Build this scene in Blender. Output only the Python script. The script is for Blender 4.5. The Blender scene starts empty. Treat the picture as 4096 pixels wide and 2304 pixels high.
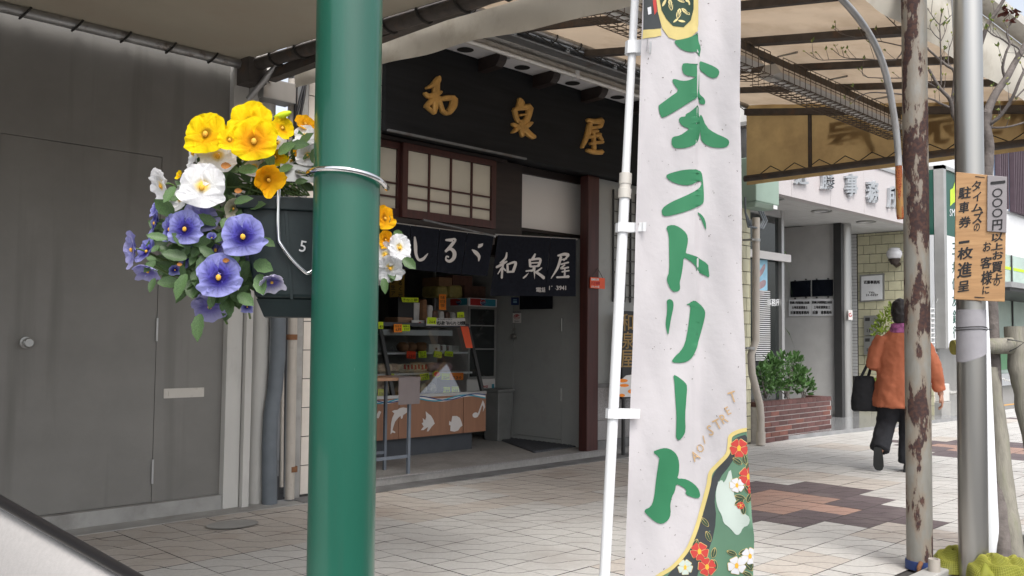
import bpy, bmesh, math, random
from mathutils import Vector, Matrix, Euler
from mathutils.geometry import tessellate_polygon
V = Vector
R = math.radians
random.seed(7)
sc = bpy.context.scene
col = sc.collection

# ------------------------------------------------------------------ camera, world, sun, exposure
EYE = V((0, 0, 1.225))
FPX = 3612.0                      # focal length in pixels of the 4096 wide photograph
YAW, PITCH, ROLL = R(44.94), R(3.04), R(0.628)
_f = V((math.cos(YAW)*math.cos(PITCH), math.sin(YAW)*math.cos(PITCH), math.sin(PITCH)))
_r = V((math.sin(YAW), -math.cos(YAW), 0)); _u = _r.cross(_f)
CR = _r*math.cos(ROLL)+_u*math.sin(ROLL)
CU = -_r*math.sin(ROLL)+_u*math.cos(ROLL)
CF = _f
cam = bpy.data.cameras.new('camera'); camo = bpy.data.objects.new('camera', cam); col.objects.link(camo)
cam.sensor_width = 36; cam.lens = 36*FPX/4096; cam.clip_start = .02; cam.clip_end = 500
camo.matrix_world = Matrix(((CR.x, CU.x, -CF.x, EYE.x), (CR.y, CU.y, -CF.y, EYE.y), (CR.z, CU.z, -CF.z, EYE.z), (0, 0, 0, 1)))
sc.camera = camo

world = bpy.data.worlds.new('World'); sc.world = world; world.use_nodes = True
wn = world.node_tree.nodes; wl = world.node_tree.links
SUN_EL, SUN_ROT = R(58), R(205)
sky = wn.new('ShaderNodeTexSky'); sky.sky_type = 'NISHITA'; sky.sun_disc = False
sky.sun_elevation = SUN_EL; sky.sun_rotation = SUN_ROT; sky.air_density = 1.0; sky.dust_density = 4.0; sky.ozone_density = 1.0
hsv = wn.new('ShaderNodeHueSaturation'); hsv.inputs['Saturation'].default_value = .35
wl.new(sky.outputs[0], hsv.inputs['Color']); wl.new(hsv.outputs[0], wn['Background'].inputs['Color'])
wn['Background'].inputs['Strength'].default_value = .15
sun = bpy.data.lights.new('sun', 'SUN'); suno = bpy.data.objects.new('sun', sun); col.objects.link(suno)
sun.energy = .8; sun.angle = R(20); sun.color = (1, .96, .9)
# sky sun_rotation is clockwise from +Y seen from above
sd = V((math.sin(SUN_ROT)*math.cos(SUN_EL), math.cos(SUN_ROT)*math.cos(SUN_EL), math.sin(SUN_EL)))
suno.rotation_euler = (-sd).to_track_quat('-Z', 'Y').to_euler(); suno.location = (0, -3, 8)
sc.view_settings.view_transform = 'Standard'; sc.view_settings.look = 'None'
sc.view_settings.gamma = 1; sc.view_settings.use_curve_mapping = False
sc.view_settings.exposure = 0.92
sc.render.engine = 'CYCLES'; sc.cycles.use_denoising = True; sc.cycles.max_bounces = 8
sc.cycles.sample_clamp_indirect = 6

# ------------------------------------------------------------------ sight lines: a pixel of the photograph to a point on a plane of the place
def ray(x, y): return CF+CR*((x-2048)/FPX)+CU*((1152-y)/FPX)
def onP(x, y, p0, n):
    d = ray(x, y); n = V(n); return EYE+d*((V(p0)-EYE).dot(n)/d.dot(n))
def onY(x, y, Y): return onP(x, y, (0, Y, 0), (0, 1, 0))
def onX(x, y, X): return onP(x, y, (X, 0, 0), (1, 0, 0))
def onZ(x, y, Z=0): return onP(x, y, (0, 0, Z), (0, 0, 1))
def onD(x, y, d): return EYE+ray(x, y)*d
B = 4096/2576.0                   # pixels of the overview
def bY(x, y, Y): return onY(x*B, y*B, Y)
def bX(x, y, X): return onX(x*B, y*B, X)
def bZ(x, y, Z=0): return onZ(x*B, y*B, Z)
def bD(x, y, d): return onD(x*B, y*B, d)
def mpY(Y, ox=0, oy=0, s=1.0): return lambda x, y, h=0: onY(ox+x/s, oy+y/s, Y)+V((0, -h, 0))
def mpX(X, ox=0, oy=0, s=1.0): return lambda x, y, h=0: onX(ox+x/s, oy+y/s, X)+V((-h, 0, 0))
def mpP(p0, n, ox=0, oy=0, s=1.0):
    n = V(n).normalized(); return lambda x, y, h=0: onP(ox+x/s, oy+y/s, p0, n)+n*h
BB = 1/B

# ------------------------------------------------------------------ materials
MC = {}
def srgb(r, g, b): return tuple(((c/255+.055)/1.055)**2.4 if c/255 > .04045 else c/255/12.92 for c in (r, g, b))
def M(name, c=(.5, .5, .5), rough=.6, metal=0., var=.12, scale=6., bump=0., bscale=60., spec=.5, trans=0., objvar=0., stretch=None, dirt=None, dscale=2., dthr=(.5, .7), attr=None, world=False, streak=None, emit=0., coat=0., transm=0., alpha=1.):
    m = bpy.data.materials.new(name); m.use_nodes = True; MC[name] = m
    nt = m.node_tree; N = nt.nodes; L = nt.links; b = N['Principled BSDF']
    b.inputs['Roughness'].default_value = rough; b.inputs['Metallic'].default_value = metal
    b.inputs['Specular IOR Level'].default_value = spec; b.inputs['Coat Weight'].default_value = coat
    b.inputs['Transmission Weight'].default_value = transm
    tc = N.new('ShaderNodeTexCoord'); vec = tc.outputs['Object']
    if world: vec = N.new('ShaderNodeNewGeometry').outputs['Position']
    if stretch:
        mp = N.new('ShaderNodeMapping'); mp.inputs['Scale'].default_value = stretch; L.new(vec, mp.inputs[0]); vec = mp.outputs[0]
    def noise(sca, det=5, r=.55):
        n = N.new('ShaderNodeTexNoise'); n.inputs['Scale'].default_value = sca; n.inputs['Detail'].default_value = det; n.inputs['Roughness'].default_value = r; L.new(vec, n.inputs['Vector']); return n
    def mix(f, a, bb, bt='MIX'):
        x = N.new('ShaderNodeMix'); x.data_type = 'RGBA'; x.blend_type = bt
        for i, v in ((0, f), (6, a), (7, bb)):
            if hasattr(v, 'is_linked'): L.new(v, x.inputs[i])
            elif i == 0: x.inputs[0].default_value = v
            else: x.inputs[i].default_value = (*v, 1)
        return x.outputs[2]
    if attr:
        a = N.new('ShaderNodeAttribute'); a.attribute_name = attr; out = a.outputs['Color']
    else: out = None
    n = noise(scale)
    lo = tuple(x*(1-var) for x in c); hi = tuple(min(1, x*(1+var)) for x in c)
    mr = N.new('ShaderNodeMapRange'); mr.inputs[1].default_value = .3; mr.inputs[2].default_value = .7; L.new(n.outputs[0], mr.inputs[0])
    if out is None: out = mix(mr.outputs[0], lo, hi)
    elif var > 0: out = mix(1., out, mix(mr.outputs[0], (1-var,)*3, (1.,)*3), 'MULTIPLY')
    if objvar:
        oi = N.new('ShaderNodeObjectInfo'); m2 = N.new('ShaderNodeMapRange'); m2.inputs[3].default_value = 1-objvar; m2.inputs[4].default_value = 1+objvar*.6
        L.new(oi.outputs['Random'], m2.inputs[0]); h = N.new('ShaderNodeHueSaturation'); L.new(m2.outputs[0], h.inputs['Value']); L.new(out, h.inputs['Color']); out = h.outputs[0]
    if dirt:
        d = noise(dscale, 8, .65); m3 = N.new('ShaderNodeMapRange'); m3.inputs[1].default_value = dthr[0]; m3.inputs[2].default_value = dthr[1]; L.new(d.outputs[0], m3.inputs[0])
        out = mix(m3.outputs[0], out, dirt)
    if streak:
        mp2 = N.new('ShaderNodeMapping'); mp2.inputs['Scale'].default_value = (1, 1, .06); L.new(tc.outputs['Object'], mp2.inputs[0])
        sn = N.new('ShaderNodeTexNoise'); sn.inputs['Scale'].default_value = streak[1]; sn.inputs['Detail'].default_value = 6; L.new(mp2.outputs[0], sn.inputs['Vector'])
        sr = N.new('ShaderNodeMapRange'); sr.inputs[1].default_value = streak[2]; sr.inputs[2].default_value = streak[3]; L.new(sn.outputs[0], sr.inputs[0]); out = mix(sr.outputs[0], out, streak[0])
    L.new(out, b.inputs['Base Color'])
    if bump:
        bn = noise(bscale, 6); bu = N.new('ShaderNodeBump'); bu.inputs['Strength'].default_value = bump; bu.inputs['Distance'].default_value = .01
        L.new(bn.outputs[0], bu.inputs['Height']); L.new(bu.outputs[0], b.inputs['Normal'])
    if trans:
        t = N.new('ShaderNodeBsdfTranslucent'); L.new(out, t.inputs['Color']); ms = N.new('ShaderNodeMixShader'); ms.inputs[0].default_value = trans
        L.new(b.outputs[0], ms.inputs[1]); L.new(t.outputs[0], ms.inputs[2]); L.new(ms.outputs[0], N['Material Output'].inputs['Surface'])
    if emit:
        L.new(out, b.inputs['Emission Color']); b.inputs['Emission Strength'].default_value = emit
    return m

def rusty(name, base, rust, rust2, thr, scale, zs=.35, metal=0.):
    m = M(name, base, rough=.5, metal=metal, var=.18, scale=9, stretch=(1, 1, zs), bump=.25, bscale=90)
    nt = m.node_tree; N = nt.nodes; L = nt.links; b = N['Principled BSDF']
    old = b.inputs['Base Color'].links[0].from_socket
    tc = N.new('ShaderNodeTexCoord'); mp = N.new('ShaderNodeMapping'); mp.inputs['Scale'].default_value = (1, 1, zs); L.new(tc.outputs['Object'], mp.inputs[0])
    n = N.new('ShaderNodeTexNoise'); n.inputs['Scale'].default_value = scale; n.inputs['Detail'].default_value = 9; n.inputs['Roughness'].default_value = .62; L.new(mp.outputs[0], n.inputs['Vector'])
    r = N.new('ShaderNodeMapRange'); r.inputs[1].default_value = thr; r.inputs[2].default_value = thr+.025; L.new(n.outputs[0], r.inputs[0])
    r0 = N.new('ShaderNodeMapRange'); r0.inputs[1].default_value = thr-.09; r0.inputs[2].default_value = thr+.02; L.new(n.outputs[0], r0.inputs[0]); r0.inputs[4].default_value = .55
    n2 = N.new('ShaderNodeTexNoise'); n2.inputs['Scale'].default_value = scale*7; n2.inputs['Detail'].default_value = 4; L.new(tc.outputs['Object'], n2.inputs['Vector'])
    q = N.new('ShaderNodeMapRange'); q.inputs[1].default_value = .42; q.inputs[2].default_value = .62; L.new(n2.outputs[0], q.inputs[0])
    def mix(f, a, c):
        x = N.new('ShaderNodeMix'); x.data_type = 'RGBA'
        for i, v in ((0, f), (6, a), (7, c)):
            if hasattr(v, 'is_linked'): L.new(v, x.inputs[i])
            else: x.inputs[i].default_value = (*v, 1)
        return x.outputs[2]
    halo = mix(r0.outputs[0], old, (.24, .165, .10))
    rc = mix(q.outputs[0], rust, rust2)
    L.new(mix(r.outputs[0], halo, rc), b.inputs['Base Color'])
    rr = N.new('ShaderNodeMapRange'); rr.inputs[3].default_value = .42; rr.inputs[4].default_value = .9; L.new(r.outputs[0], rr.inputs[0]); L.new(rr.outputs[0], b.inputs['Roughness'])
    return m

M('tile_light', srgb(190, 188, 184), .62, var=.10, scale=45, objvar=.08, bump=.15, bscale=160, dirt=srgb(166, 161, 156), dscale=1.9, dthr=(.5, .74), world=True)
M('tile_warm', srgb(185, 178, 170), .62, var=.10, scale=45, objvar=.09, bump=.15, bscale=160, dirt=srgb(162, 149, 138), dscale=1.9, dthr=(.5, .74), world=True)
M('tile_dark', srgb(98, 87, 89), .75, var=.35, scale=110, objvar=.16, bump=.25, bscale=200, dirt=srgb(122, 112, 110), dscale=2.2, dthr=(.5, .8), world=True)
M('tile_terra', srgb(160, 130, 117), .75, var=.2, scale=90, objvar=.14, bump=.2, bscale=180, dirt=srgb(140, 122, 114), dscale=2.2, dthr=(.5, .8), world=True)
M('joint', (.06, .055, .052), .95, var=.2, scale=20)
M('asphalt', (.07, .07, .072), .9, var=.2, scale=80, bump=.3, bscale=200)
M('concrete', (.34, .335, .32), .8, var=.14, scale=5, bump=.15, bscale=90, dirt=(.2, .19, .175), dscale=3, dthr=(.5, .8))
M('concrete_dark', (.16, .16, .16), .75, var=.2, scale=6, bump=.15, bscale=100, dirt=(.09, .088, .085), dscale=4, dthr=(.5, .75))
M('granite', (.27, .26, .255), .6, var=.5, scale=170, bump=.1, bscale=200)
M('soil', (.05, .036, .025), .95, var=.4, scale=40, bump=.8, bscale=60)
M('wall_grey', (.205, .198, .184), .5, var=.06, scale=3, bump=.06, bscale=180, dirt=(.16, .154, .142), dscale=1.2, dthr=(.45, .8), streak=((.145, .139, .127), 7, .55, .75))
M('wall_white', (.55, .54, .51), .7, var=.07, scale=4, bump=.1, bscale=90, dirt=(.36, .35, .33), dscale=3, dthr=(.5, .75), stretch=(1, 1, .3))
M('pipe_grey', (.13, .15, .17), .5, var=.12, scale=8)
M('pipe_beige', (.45, .41, .36), .55, var=.08, scale=8, dirt=(.3, .26, .22), dscale=8, dthr=(.58, .75))
M('pipe_rust', (.2, .09, .04), .8, var=.3, scale=30)
M('tile_cream', srgb(206, 202, 172), .32, var=.06, scale=12, objvar=.08, dirt=srgb(150, 146, 118), dscale=3, dthr=(.55, .75))
M('tile_white', srgb(214, 206, 196), .35, var=.05, scale=12, objvar=.07)
M('grout', (.08, .075, .07), .9, var=.15, scale=20)
M('black_wood', (.011, .012, .0135), .75, var=.3, scale=5, stretch=(.3, 4, 4), bump=.1, bscale=20, spec=.25)
M('red_wood', (.050, .0135, .011), .5, var=.3, scale=5, stretch=(6, 6, .5), bump=.08, bscale=40)
M('dark_wood', (.018, .011, .0095), .6, var=.3, scale=5, stretch=(.5, 5, 5))
M('gold', (.52, .30, .085), .45, var=.22, scale=14, metal=.25, bump=.2, bscale=40)
M('paper', (.60, .565, .47), .85, var=.05, scale=5, trans=.15)
M('white_panel', (.68, .66, .64), .6, var=.03, scale=3)
M('soffit_white', (.62, .62, .63), .6, var=.05, scale=5)
M('hole', (.006, .006, .006), .9)
M('cream_metal', (.58, .55, .50), .5, var=.08, scale=5, dirt=(.36, .31, .25), dscale=6, dthr=(.55, .75))
M('white_plastic', (.80, .81, .82), .35, var=.02)
M('tube_white', (.78, .79, .78), .25, var=.02)
M('canopy_tan', srgb(202, 182, 158), .8, var=.07, scale=3, trans=.30, dirt=srgb(172, 150, 124), dscale=2.2, dthr=(.45, .8), bump=.08, bscale=25)
M('canopy_dark', srgb(150, 142, 126), .8, var=.06, scale=3, trans=.06, dirt=srgb(140, 128, 112), dscale=1.5, dthr=(.45, .8))
M('canopy_amber', srgb(182, 152, 104), .8, var=.10, scale=4, trans=.55, dirt=srgb(142, 116, 80), dscale=2.2, dthr=(.45, .8), bump=.08, bscale=25)
M('canopy_white', srgb(226, 220, 206), .8, var=.05, scale=4, trans=.15, dirt=srgb(186, 174, 154), dscale=3, dthr=(.5, .8), bump=.12, bscale=14)
M('stain', (.05, .042, .03), .8)
M('beam_dark', (.075, .064, .057), .7, var=.25, scale=12, bump=.2, bscale=60, dirt=(.12, .075, .05), dscale=7, dthr=(.55, .7))
M('beam_grey', (.13, .135, .14), .6, var=.15, scale=9, dirt=(.09, .06, .045), dscale=6, dthr=(.55, .72))
M('galv', (.36, .36, .36), .4, metal=.7, var=.15, scale=12, dirt=(.14, .11, .09), dscale=8, dthr=(.56, .7))
M('rope', (.035, .033, .03), .9)
M('mesh_rust', (.095, .07, .05), .85, var=.3, scale=30)
M('reflector', (.55, .53, .5), .5, var=.1, scale=8)
M('navy', (.0105, .012, .0175), .95, var=.2, scale=30, bump=.15, bscale=300, spec=.1)
M('ink_white', (.56, .53, .51), .9, var=.05)
M('steel', (.42, .41, .39), .3, metal=.92, var=.08, scale=4, stretch=(1, 1, .15))
M('chrome', (.72, .72, .73), .1, metal=1., var=.03)
M('steel_dull', (.42, .42, .41), .38, metal=.75, var=.1, scale=5, stretch=(1, 1, .2))
M('green_paint', srgb(20, 90, 72), .34, var=.10, scale=5, coat=.4, bump=.05, bscale=120, spec=.5, stretch=(1, 1, .3), dirt=srgb(96, 132, 116), dscale=38, dthr=(.69, .73), streak=(srgb(34, 82, 68), 16, .55, .75))
M('green_box', (.0065, .0175, .0195), .5, var=.2, scale=10, dirt=(.03, .038, .038), dscale=7, dthr=(.55, .8), bump=.05, bscale=60)
M('white_ink', (.7, .7, .7), .8)
rusty('rust_pole', (.245, .238, .212), (.045, .026, .026), (.085, .042, .032), .512, 7.5, .34)
rusty('bent_pipe', (.42, .42, .42), (.06, .04, .03), (.1, .05, .03), .64, 9, .4, .6)
rusty('orange_rust', (.40, .20, .05), (.16, .032, .015), (.42, .13, .03), .47, 30, .25)
M('post_white', (.86, .88, .91), .5, var=.02)
M('patch_grey', (.33, .32, .34), .65, var=.05, scale=20, bump=.1, bscale=60)
M('ply', srgb(172, 132, 90), .55, var=.14, scale=3, stretch=(1.2, 1.2, 14), dirt=srgb(190, 150, 104), dscale=2, dthr=(.45, .65))
M('board_grey', srgb(146, 141, 143), .6, var=.04)
M('ink', (.012, .011, .012), .6)
M('log', (.25, .235, .195), .85, var=.25, scale=6, stretch=(5, 5, .6), bump=.5, bscale=24, dirt=(.16, .17, .10), dscale=3, dthr=(.5, .7))
M('log_end', (.30, .27, .06), .8, var=.2, scale=20)
M('bark', (.155, .135, .125), .9, var=.3, scale=18, bump=.6, bscale=60)
M('bud', (.34, .36, .12), .7, var=.25, scale=30, objvar=.2)
M('leaf_young', (.14, .20, .055), .6, var=.2, scale=20, trans=.3, objvar=.3)
M('leaf_brown', (.14, .04, .03), .8, var=.3, scale=30)
M('net', srgb(186, 184, 84), .55, var=.12, scale=10, trans=.3)
M('wire', (.06, .06, .06), .5, metal=.5)
M('wire_white', (.75, .75, .75), .5)
M('cloth', srgb(204, 200, 202), .75, var=.03, scale=3, trans=.18, bump=.16, bscale=40)
M('banner_green', srgb(50, 126, 86), .7, var=.04, scale=10, trans=.12)
M('b_gold', srgb(206, 188, 122), .7, var=.06, scale=20)
M('b_tan', srgb(196, 164, 124), .7)
M('b_cream', srgb(226, 210, 150), .7)
M('b_dkgreen', srgb(36, 62, 50), .7, var=.1)
M('b_sage', srgb(92, 128, 104), .7, var=.10, scale=6)
M('b_dark', srgb(56, 60, 62), .7, var=.15, scale=8)
M('b_mist', srgb(186, 198, 190), .7, var=.06, scale=8)
M('b_red', srgb(190, 62, 56), .7, var=.06)
M('b_white', srgb(216, 216, 220), .7)
M('gilt_dull', (.30, .19, .06), .5, var=.2)
M('b_line', srgb(206, 184, 120), .7)
M('b_yellow', srgb(232, 176, 60), .7)
M('b_leaf', srgb(52, 74, 56), .7, var=.1)
M('fleck', srgb(96, 88, 82), .8)
M('petal', (.8, .8, .8), .8, attr='col', var=.08, scale=60, trans=.32, spec=.2, bump=.25, bscale=120)
M('leaf', (.105, .19, .07), .5, var=.3, scale=25, trans=.25, objvar=.35)
M('stem', (.10, .17, .045), .6, var=.2, scale=20)
M('withered', (.38, .36, .27), .85, var=.2, scale=30, trans=.2)
M('dry_leaf', (.35, .14, .03), .8, var=.2, scale=20)
M('car_fabric', (.44, .42, .405), .9, var=.05, scale=300, bump=.12, bscale=900)
M('rubber', (.010, .009, .010), .4, var=.1)
M('glass', (.9, .95, .95), .02, transm=1., var=0, spec=.5)
def glassy(name, refl):
    m = bpy.data.materials.new(name); m.use_nodes = True; MC[name] = m; N = m.node_tree.nodes; L = m.node_tree.links
    t = N.new('ShaderNodeBsdfTransparent'); t.inputs[0].default_value = (.93, .96, .95, 1); g = N.new('ShaderNodeBsdfGlossy'); g.inputs['Roughness'].default_value = .015
    f = N.new('ShaderNodeFresnel'); f.inputs[0].default_value = refl; x = N.new('ShaderNodeMixShader')
    L.new(f.outputs[0], x.inputs[0]); L.new(t.outputs[0], x.inputs[1]); L.new(g.outputs[0], x.inputs[2]); L.new(x.outputs[0], N['Material Output'].inputs['Surface'])
glassy('glass_case', 2.5)
M('bin_grey', (.17, .175, .17), .6)
M('glass_dark', (.02, .024, .024), .06, var=.2, scale=2, spec=.6)
M('wood_print', srgb(138, 98, 74), .5, var=.10, scale=4, stretch=(8, 8, .6))
M('kick', (.05, .056, .066), .6)
M('shop_floor', (.27, .262, .25), .75, var=.12, scale=40, bump=.08, bscale=120, dirt=(.17, .165, .155), dscale=2, dthr=(.5, .75))
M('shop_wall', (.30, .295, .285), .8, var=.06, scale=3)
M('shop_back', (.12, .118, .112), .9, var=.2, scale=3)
M('door_grey', (.30, .31, .30), .5, var=.05, scale=3, dirt=(.24, .24, .235), dscale=3, dthr=(.5, .8))
M('tag_lime', srgb(206, 230, 40), .8, var=.04)
M('tag_orange', srgb(242, 140, 44), .8, var=.04)
M('tag_red', srgb(238, 82, 48), .8, var=.04)
M('cardboard', (.28, .16, .08), .8, var=.15, scale=10)
M('bread', (.26, .13, .06), .7, var=.3, scale=12, bump=.3, bscale=30)
M('pack_white', (.66, .65, .63), .45, var=.08, scale=20)
M('pack_cream', (.48, .44, .34), .4, var=.3, scale=30)
M('pack_pink', (.38, .26, .28), .4, var=.25, scale=14)
M('pack_yellow', (.42, .36, .12), .4, var=.25, scale=14)
M('pack_brown', (.14, .07, .05), .4, var=.3, scale=14)
M('black_plastic', (.012, .012, .013), .4)
M('red_print', (.45, .03, .03), .6)
M('cyan_print', (.03, .26, .36), .6)
M('blue_print', (.02, .045, .16), .6)
M('sky_print', (.30, .55, .70), .6)
M('orange_sign', srgb(226, 92, 56), .6)
M('yellow_banner', srgb(186, 150, 60), .7, var=.08)
M('mat_rubber', (.075, .08, .09), .95, var=.3, scale=90, bump=.6, bscale=90)
M('table_top', (.25, .14, .08), .5, var=.2, scale=5)
M('cloth_pink', (.17, .145, .145), .9, var=.06)
M('table_leg', (.13, .15, .18), .45, var=.1)
M('fascia', srgb(196, 190, 190), .45, var=.10, scale=60, dirt=srgb(188, 174, 174), dscale=3, dthr=(.55, .8))
M('letter_steel', (.40, .42, .44), .4, metal=.2, var=.1)
M('stucco', (.55, .545, .53), .9, var=.06, scale=5, bump=.25, bscale=120)
M('soffit_grey', (.58, .58, .57), .7, var=.06, scale=4)
M('alu', (.48, .48, .48), .4, metal=.6, var=.06)
M('shutter_blind', (.55, .55, .55), .5, var=.05)
M('boxgreen', srgb(150, 172, 158), .45, var=.05)
M('brick', srgb(92, 60, 57), .6, var=.16, scale=14, objvar=.3, bump=.15, bscale=80)
M('brick_light', srgb(114, 70, 60), .6, var=.16, scale=14, objvar=.2, bump=.15, bscale=80)
M('mortar', (.42, .40, .385), .9, var=.12, scale=20)
M('plaque_dark', (.008, .010, .016), .2, var=.3)
M('plaque_white', (.80, .81, .82), .4, var=.04)
M('opal', (.72, .72, .74), .2, var=.02)
M('brown_metal', (.04, .026, .02), .5)
M('floor_wet', (.26, .265, .27), .16, var=.15, scale=6)
M('shrub_leaf', (.075, .165, .045), .45, attr=None, var=.35, scale=9, trans=.2)
M('shrub_lime', (.22, .30, .04), .5, var=.3, scale=12, trans=.25)
M('palm', (.10, .17, .05), .5, var=.3, scale=10, trans=.2)
M('jacket', srgb(170, 100, 72), .8, var=.06, scale=9, bump=.25, bscale=16, spec=.3)
M('trousers', (.012, .013, .017), .9, var=.2, scale=20, bump=.2, bscale=20)
M('shoe', (.012, .013, .014), .5, var=.2)
M('shoe_sole', (.03, .033, .034), .8, var=.2)
M('scarf', (.30, .09, .22), .9, var=.45, scale=26)
M('hair', (.014, .011, .011), .55, var=.3, scale=60, stretch=(1, 1, .2), bump=.4, bscale=120)
M('skin', (.42, .22, .15), .55, var=.05)
M('bag', (.010, .011, .014), .85, var=.2, scale=20)
M('bank_green', (.012, .085, .06), .4, var=.04)
M('bank_white', (.76, .78, .80), .4, var=.02)
M('bank_lime', (.55, .78, .02), .4)
M('bank_frame', (.42, .42, .41), .4, metal=.4, var=.06)
M('bank_text', (.02, .10, .07), .5)
M('bank_wall', (.72, .73, .74), .5, var=.03)
M('louver', (.09, .06, .075), .6)
M('win_blue', (.16, .20, .28), .12, var=.25, scale=.6)
M('glass_green', (.16, .40, .20), .3, var=.15, scale=2)
M('glass_pale', (.46, .58, .52), .25, var=.15, scale=1.2)
M('road', (.22, .215, .205), .9, var=.1, scale=30)
M('line_orange', (.55, .30, .08), .8)
M('line_white', (.7, .7, .68), .8)
M('chain', (.5, .5, .48), .5)
M('dark_metal', (.04, .04, .04), .5)

# ------------------------------------------------------------------ builders
WL = {}
class MB:
    def __init__(s): s.v = []; s.f = []; s.m = []; s.c = None
    def face(s, idx, mi=0): s.f.append(tuple(idx)); s.m.append(mi)
    def pts(s, ps):
        n = len(s.v); s.v.extend(V(p) for p in ps); return list(range(n, n+len(ps)))
    def quad(s, a, b, c, d, mi=0): s.face(s.pts((a, b, c, d)), mi)
    def box(s, a, b, mi=0, mat=None):
        x0, x1 = sorted((a[0], b[0])); y0, y1 = sorted((a[1], b[1])); z0, z1 = sorted((a[2], b[2]))
        p = [V((x, y, z)) for z in (z0, z1) for y in (y0, y1) for x in (x0, x1)]
        if mat is not None: p = [mat @ q for q in p]
        i = s.pts(p)
        for q in ((0, 2, 3, 1), (4, 5, 7, 6), (0, 1, 5, 4), (2, 6, 7, 3), (0, 4, 6, 2), (1, 3, 7, 5)): s.face([i[k] for k in q], mi)
        return s
    def hexa(s, bot, top, mi=0):
        n = len(bot); a = s.pts(bot); b = s.pts(top)
        s.face(a[::-1], mi); s.face(b, mi)
        for k in range(n): s.face((a[k], a[(k+1) % n], b[(k+1) % n], b[k]), mi)
        return s
    def tube(s, ps, r, n=8, mi=0, caps=True, flat=None):
        ps = [V(p) for p in ps]; rs = r if isinstance(r, (list, tuple)) else [r]*len(ps)
        ref = V((0, 0, 1)); t0 = (ps[1]-ps[0]).normalized()
        if abs(t0.z) > .9: ref = V((1, 0, 0))
        a = t0.cross(ref).normalized(); rings = []
        for k, p in enumerate(ps):
            t = ((ps[min(k+1, len(ps)-1)]-p).normalized()+(p-ps[max(k-1, 0)]).normalized())
            t = t.normalized() if t.length > 1e-9 else t0
            a = (a-t*a.dot(t)).normalized(); b = t.cross(a)
            rings.append(s.pts([p+(a*math.cos(2*math.pi*j/n)+b*math.sin(2*math.pi*j/n))*rs[k] for j in range(n)]))
        for q in range(len(rings)-1):
            for j in range(n): s.face((rings[q][j], rings[q][(j+1) % n], rings[q+1][(j+1) % n], rings[q+1][j]), mi)
        if caps: s.face(rings[0][::-1], mi); s.face(rings[-1], mi)
        return s
    def loft(s, rings, mi=0, cap0=True, cap1=True):
        R_ = [s.pts(r) for r in rings]; n = len(R_[0])
        for q in range(len(R_)-1):
            for j in range(n): s.face((R_[q][j], R_[q][(j+1) % n], R_[q+1][(j+1) % n], R_[q+1][j]), mi)
        if cap0: s.face(R_[0][::-1], mi)
        if cap1: s.face(R_[-1], mi)
        return s
    def grid(s, fn, nu, nv, mi=0):
        i = [s.pts([fn(a/nu, b/nv) for a in range(nu+1)]) for b in range(nv+1)]
        for b in range(nv):
            for a in range(nu): s.face((i[b][a], i[b][a+1], i[b+1][a+1], i[b+1][a]), mi)
        return s
    def disc(s, c, x, y, n=16, mi=0):
        s.face(s.pts([V(c)+V(x)*math.cos(2*math.pi*k/n)+V(y)*math.sin(2*math.pi*k/n) for k in range(n)]), mi); return s
    def build(s, name, mats, parent=None, smooth=False, label=None, cat=None, group=None, kind=None, loc=None, mod=None):
        if parent is not None: o0 = WL[parent.name]
        elif loc is not None: o0 = V(loc)
        else:
            xs = [v.x for v in s.v]; ys = [v.y for v in s.v]; zs = [v.z for v in s.v]
            o0 = V(((min(xs)+max(xs))/2, (min(ys)+max(ys))/2, min(zs)))
        me = bpy.data.meshes.new(name); me.from_pydata([v-o0 for v in s.v], [], s.f); me.update()
        for m in (mats if isinstance(mats, (list, tuple)) else [mats]): me.materials.append(MC[m])
        me.polygons.foreach_set('material_index', s.m)
        if smooth:
            me.polygons.foreach_set('use_smooth', [True]*len(me.polygons))
            if smooth != True: me.set_sharp_from_angle(angle=R(smooth))
        if s.c is not None:
            at = me.color_attributes.new('col', 'FLOAT_COLOR', 'POINT')
            at.data.foreach_set('color', [x for c in s.c for x in (*c, 1)])
        me.update()
        o = bpy.data.objects.new(name, me); col.objects.link(o)
        if parent is not None: o.parent = parent
        else: o.location = o0
        WL[o.name] = o0
        tag(o, label, cat, group, kind)
        return o
def tag(o, label=None, cat=None, group=None, kind=None):
    for k, v in (('label', label), ('category', cat), ('group', group), ('kind', kind)):
        if v: o[k] = v
    return o
def thing(name, label, cat, loc, group=None, kind=None):
    o = bpy.data.objects.new(name, None); col.objects.link(o); o.location = loc; o.empty_display_size = .05
    WL[o.name] = V(loc); return tag(o, label, cat, group, kind)
def copy_part(o, parent, loc):
    c = o.copy(); col.objects.link(c); c.parent = parent; c.location = loc; WL[c.name] = WL[parent.name]+V(loc); return c
def dup(t, loc, rz=0, label=None):
    c = t.copy(); col.objects.link(c); c.location = loc; c.rotation_euler.z = rz; WL[c.name] = V(loc)
    if label: c['label'] = label
    for ch in t.children:
        d = ch.copy(); col.objects.link(d); d.parent = c; WL[d.name] = V(loc)
        for g in ch.children:
            e = g.copy(); col.objects.link(e); e.parent = d
    return c
def box(name, a, b, mat, parent=None, **k): return MB().box(a, b).build(name, mat, parent, **k)
def bevel(o, w=.004, seg=2):
    m = o.modifiers.new('bevel', 'BEVEL'); m.width = w; m.segments = seg; m.limit_method = 'ANGLE'; return o

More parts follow.
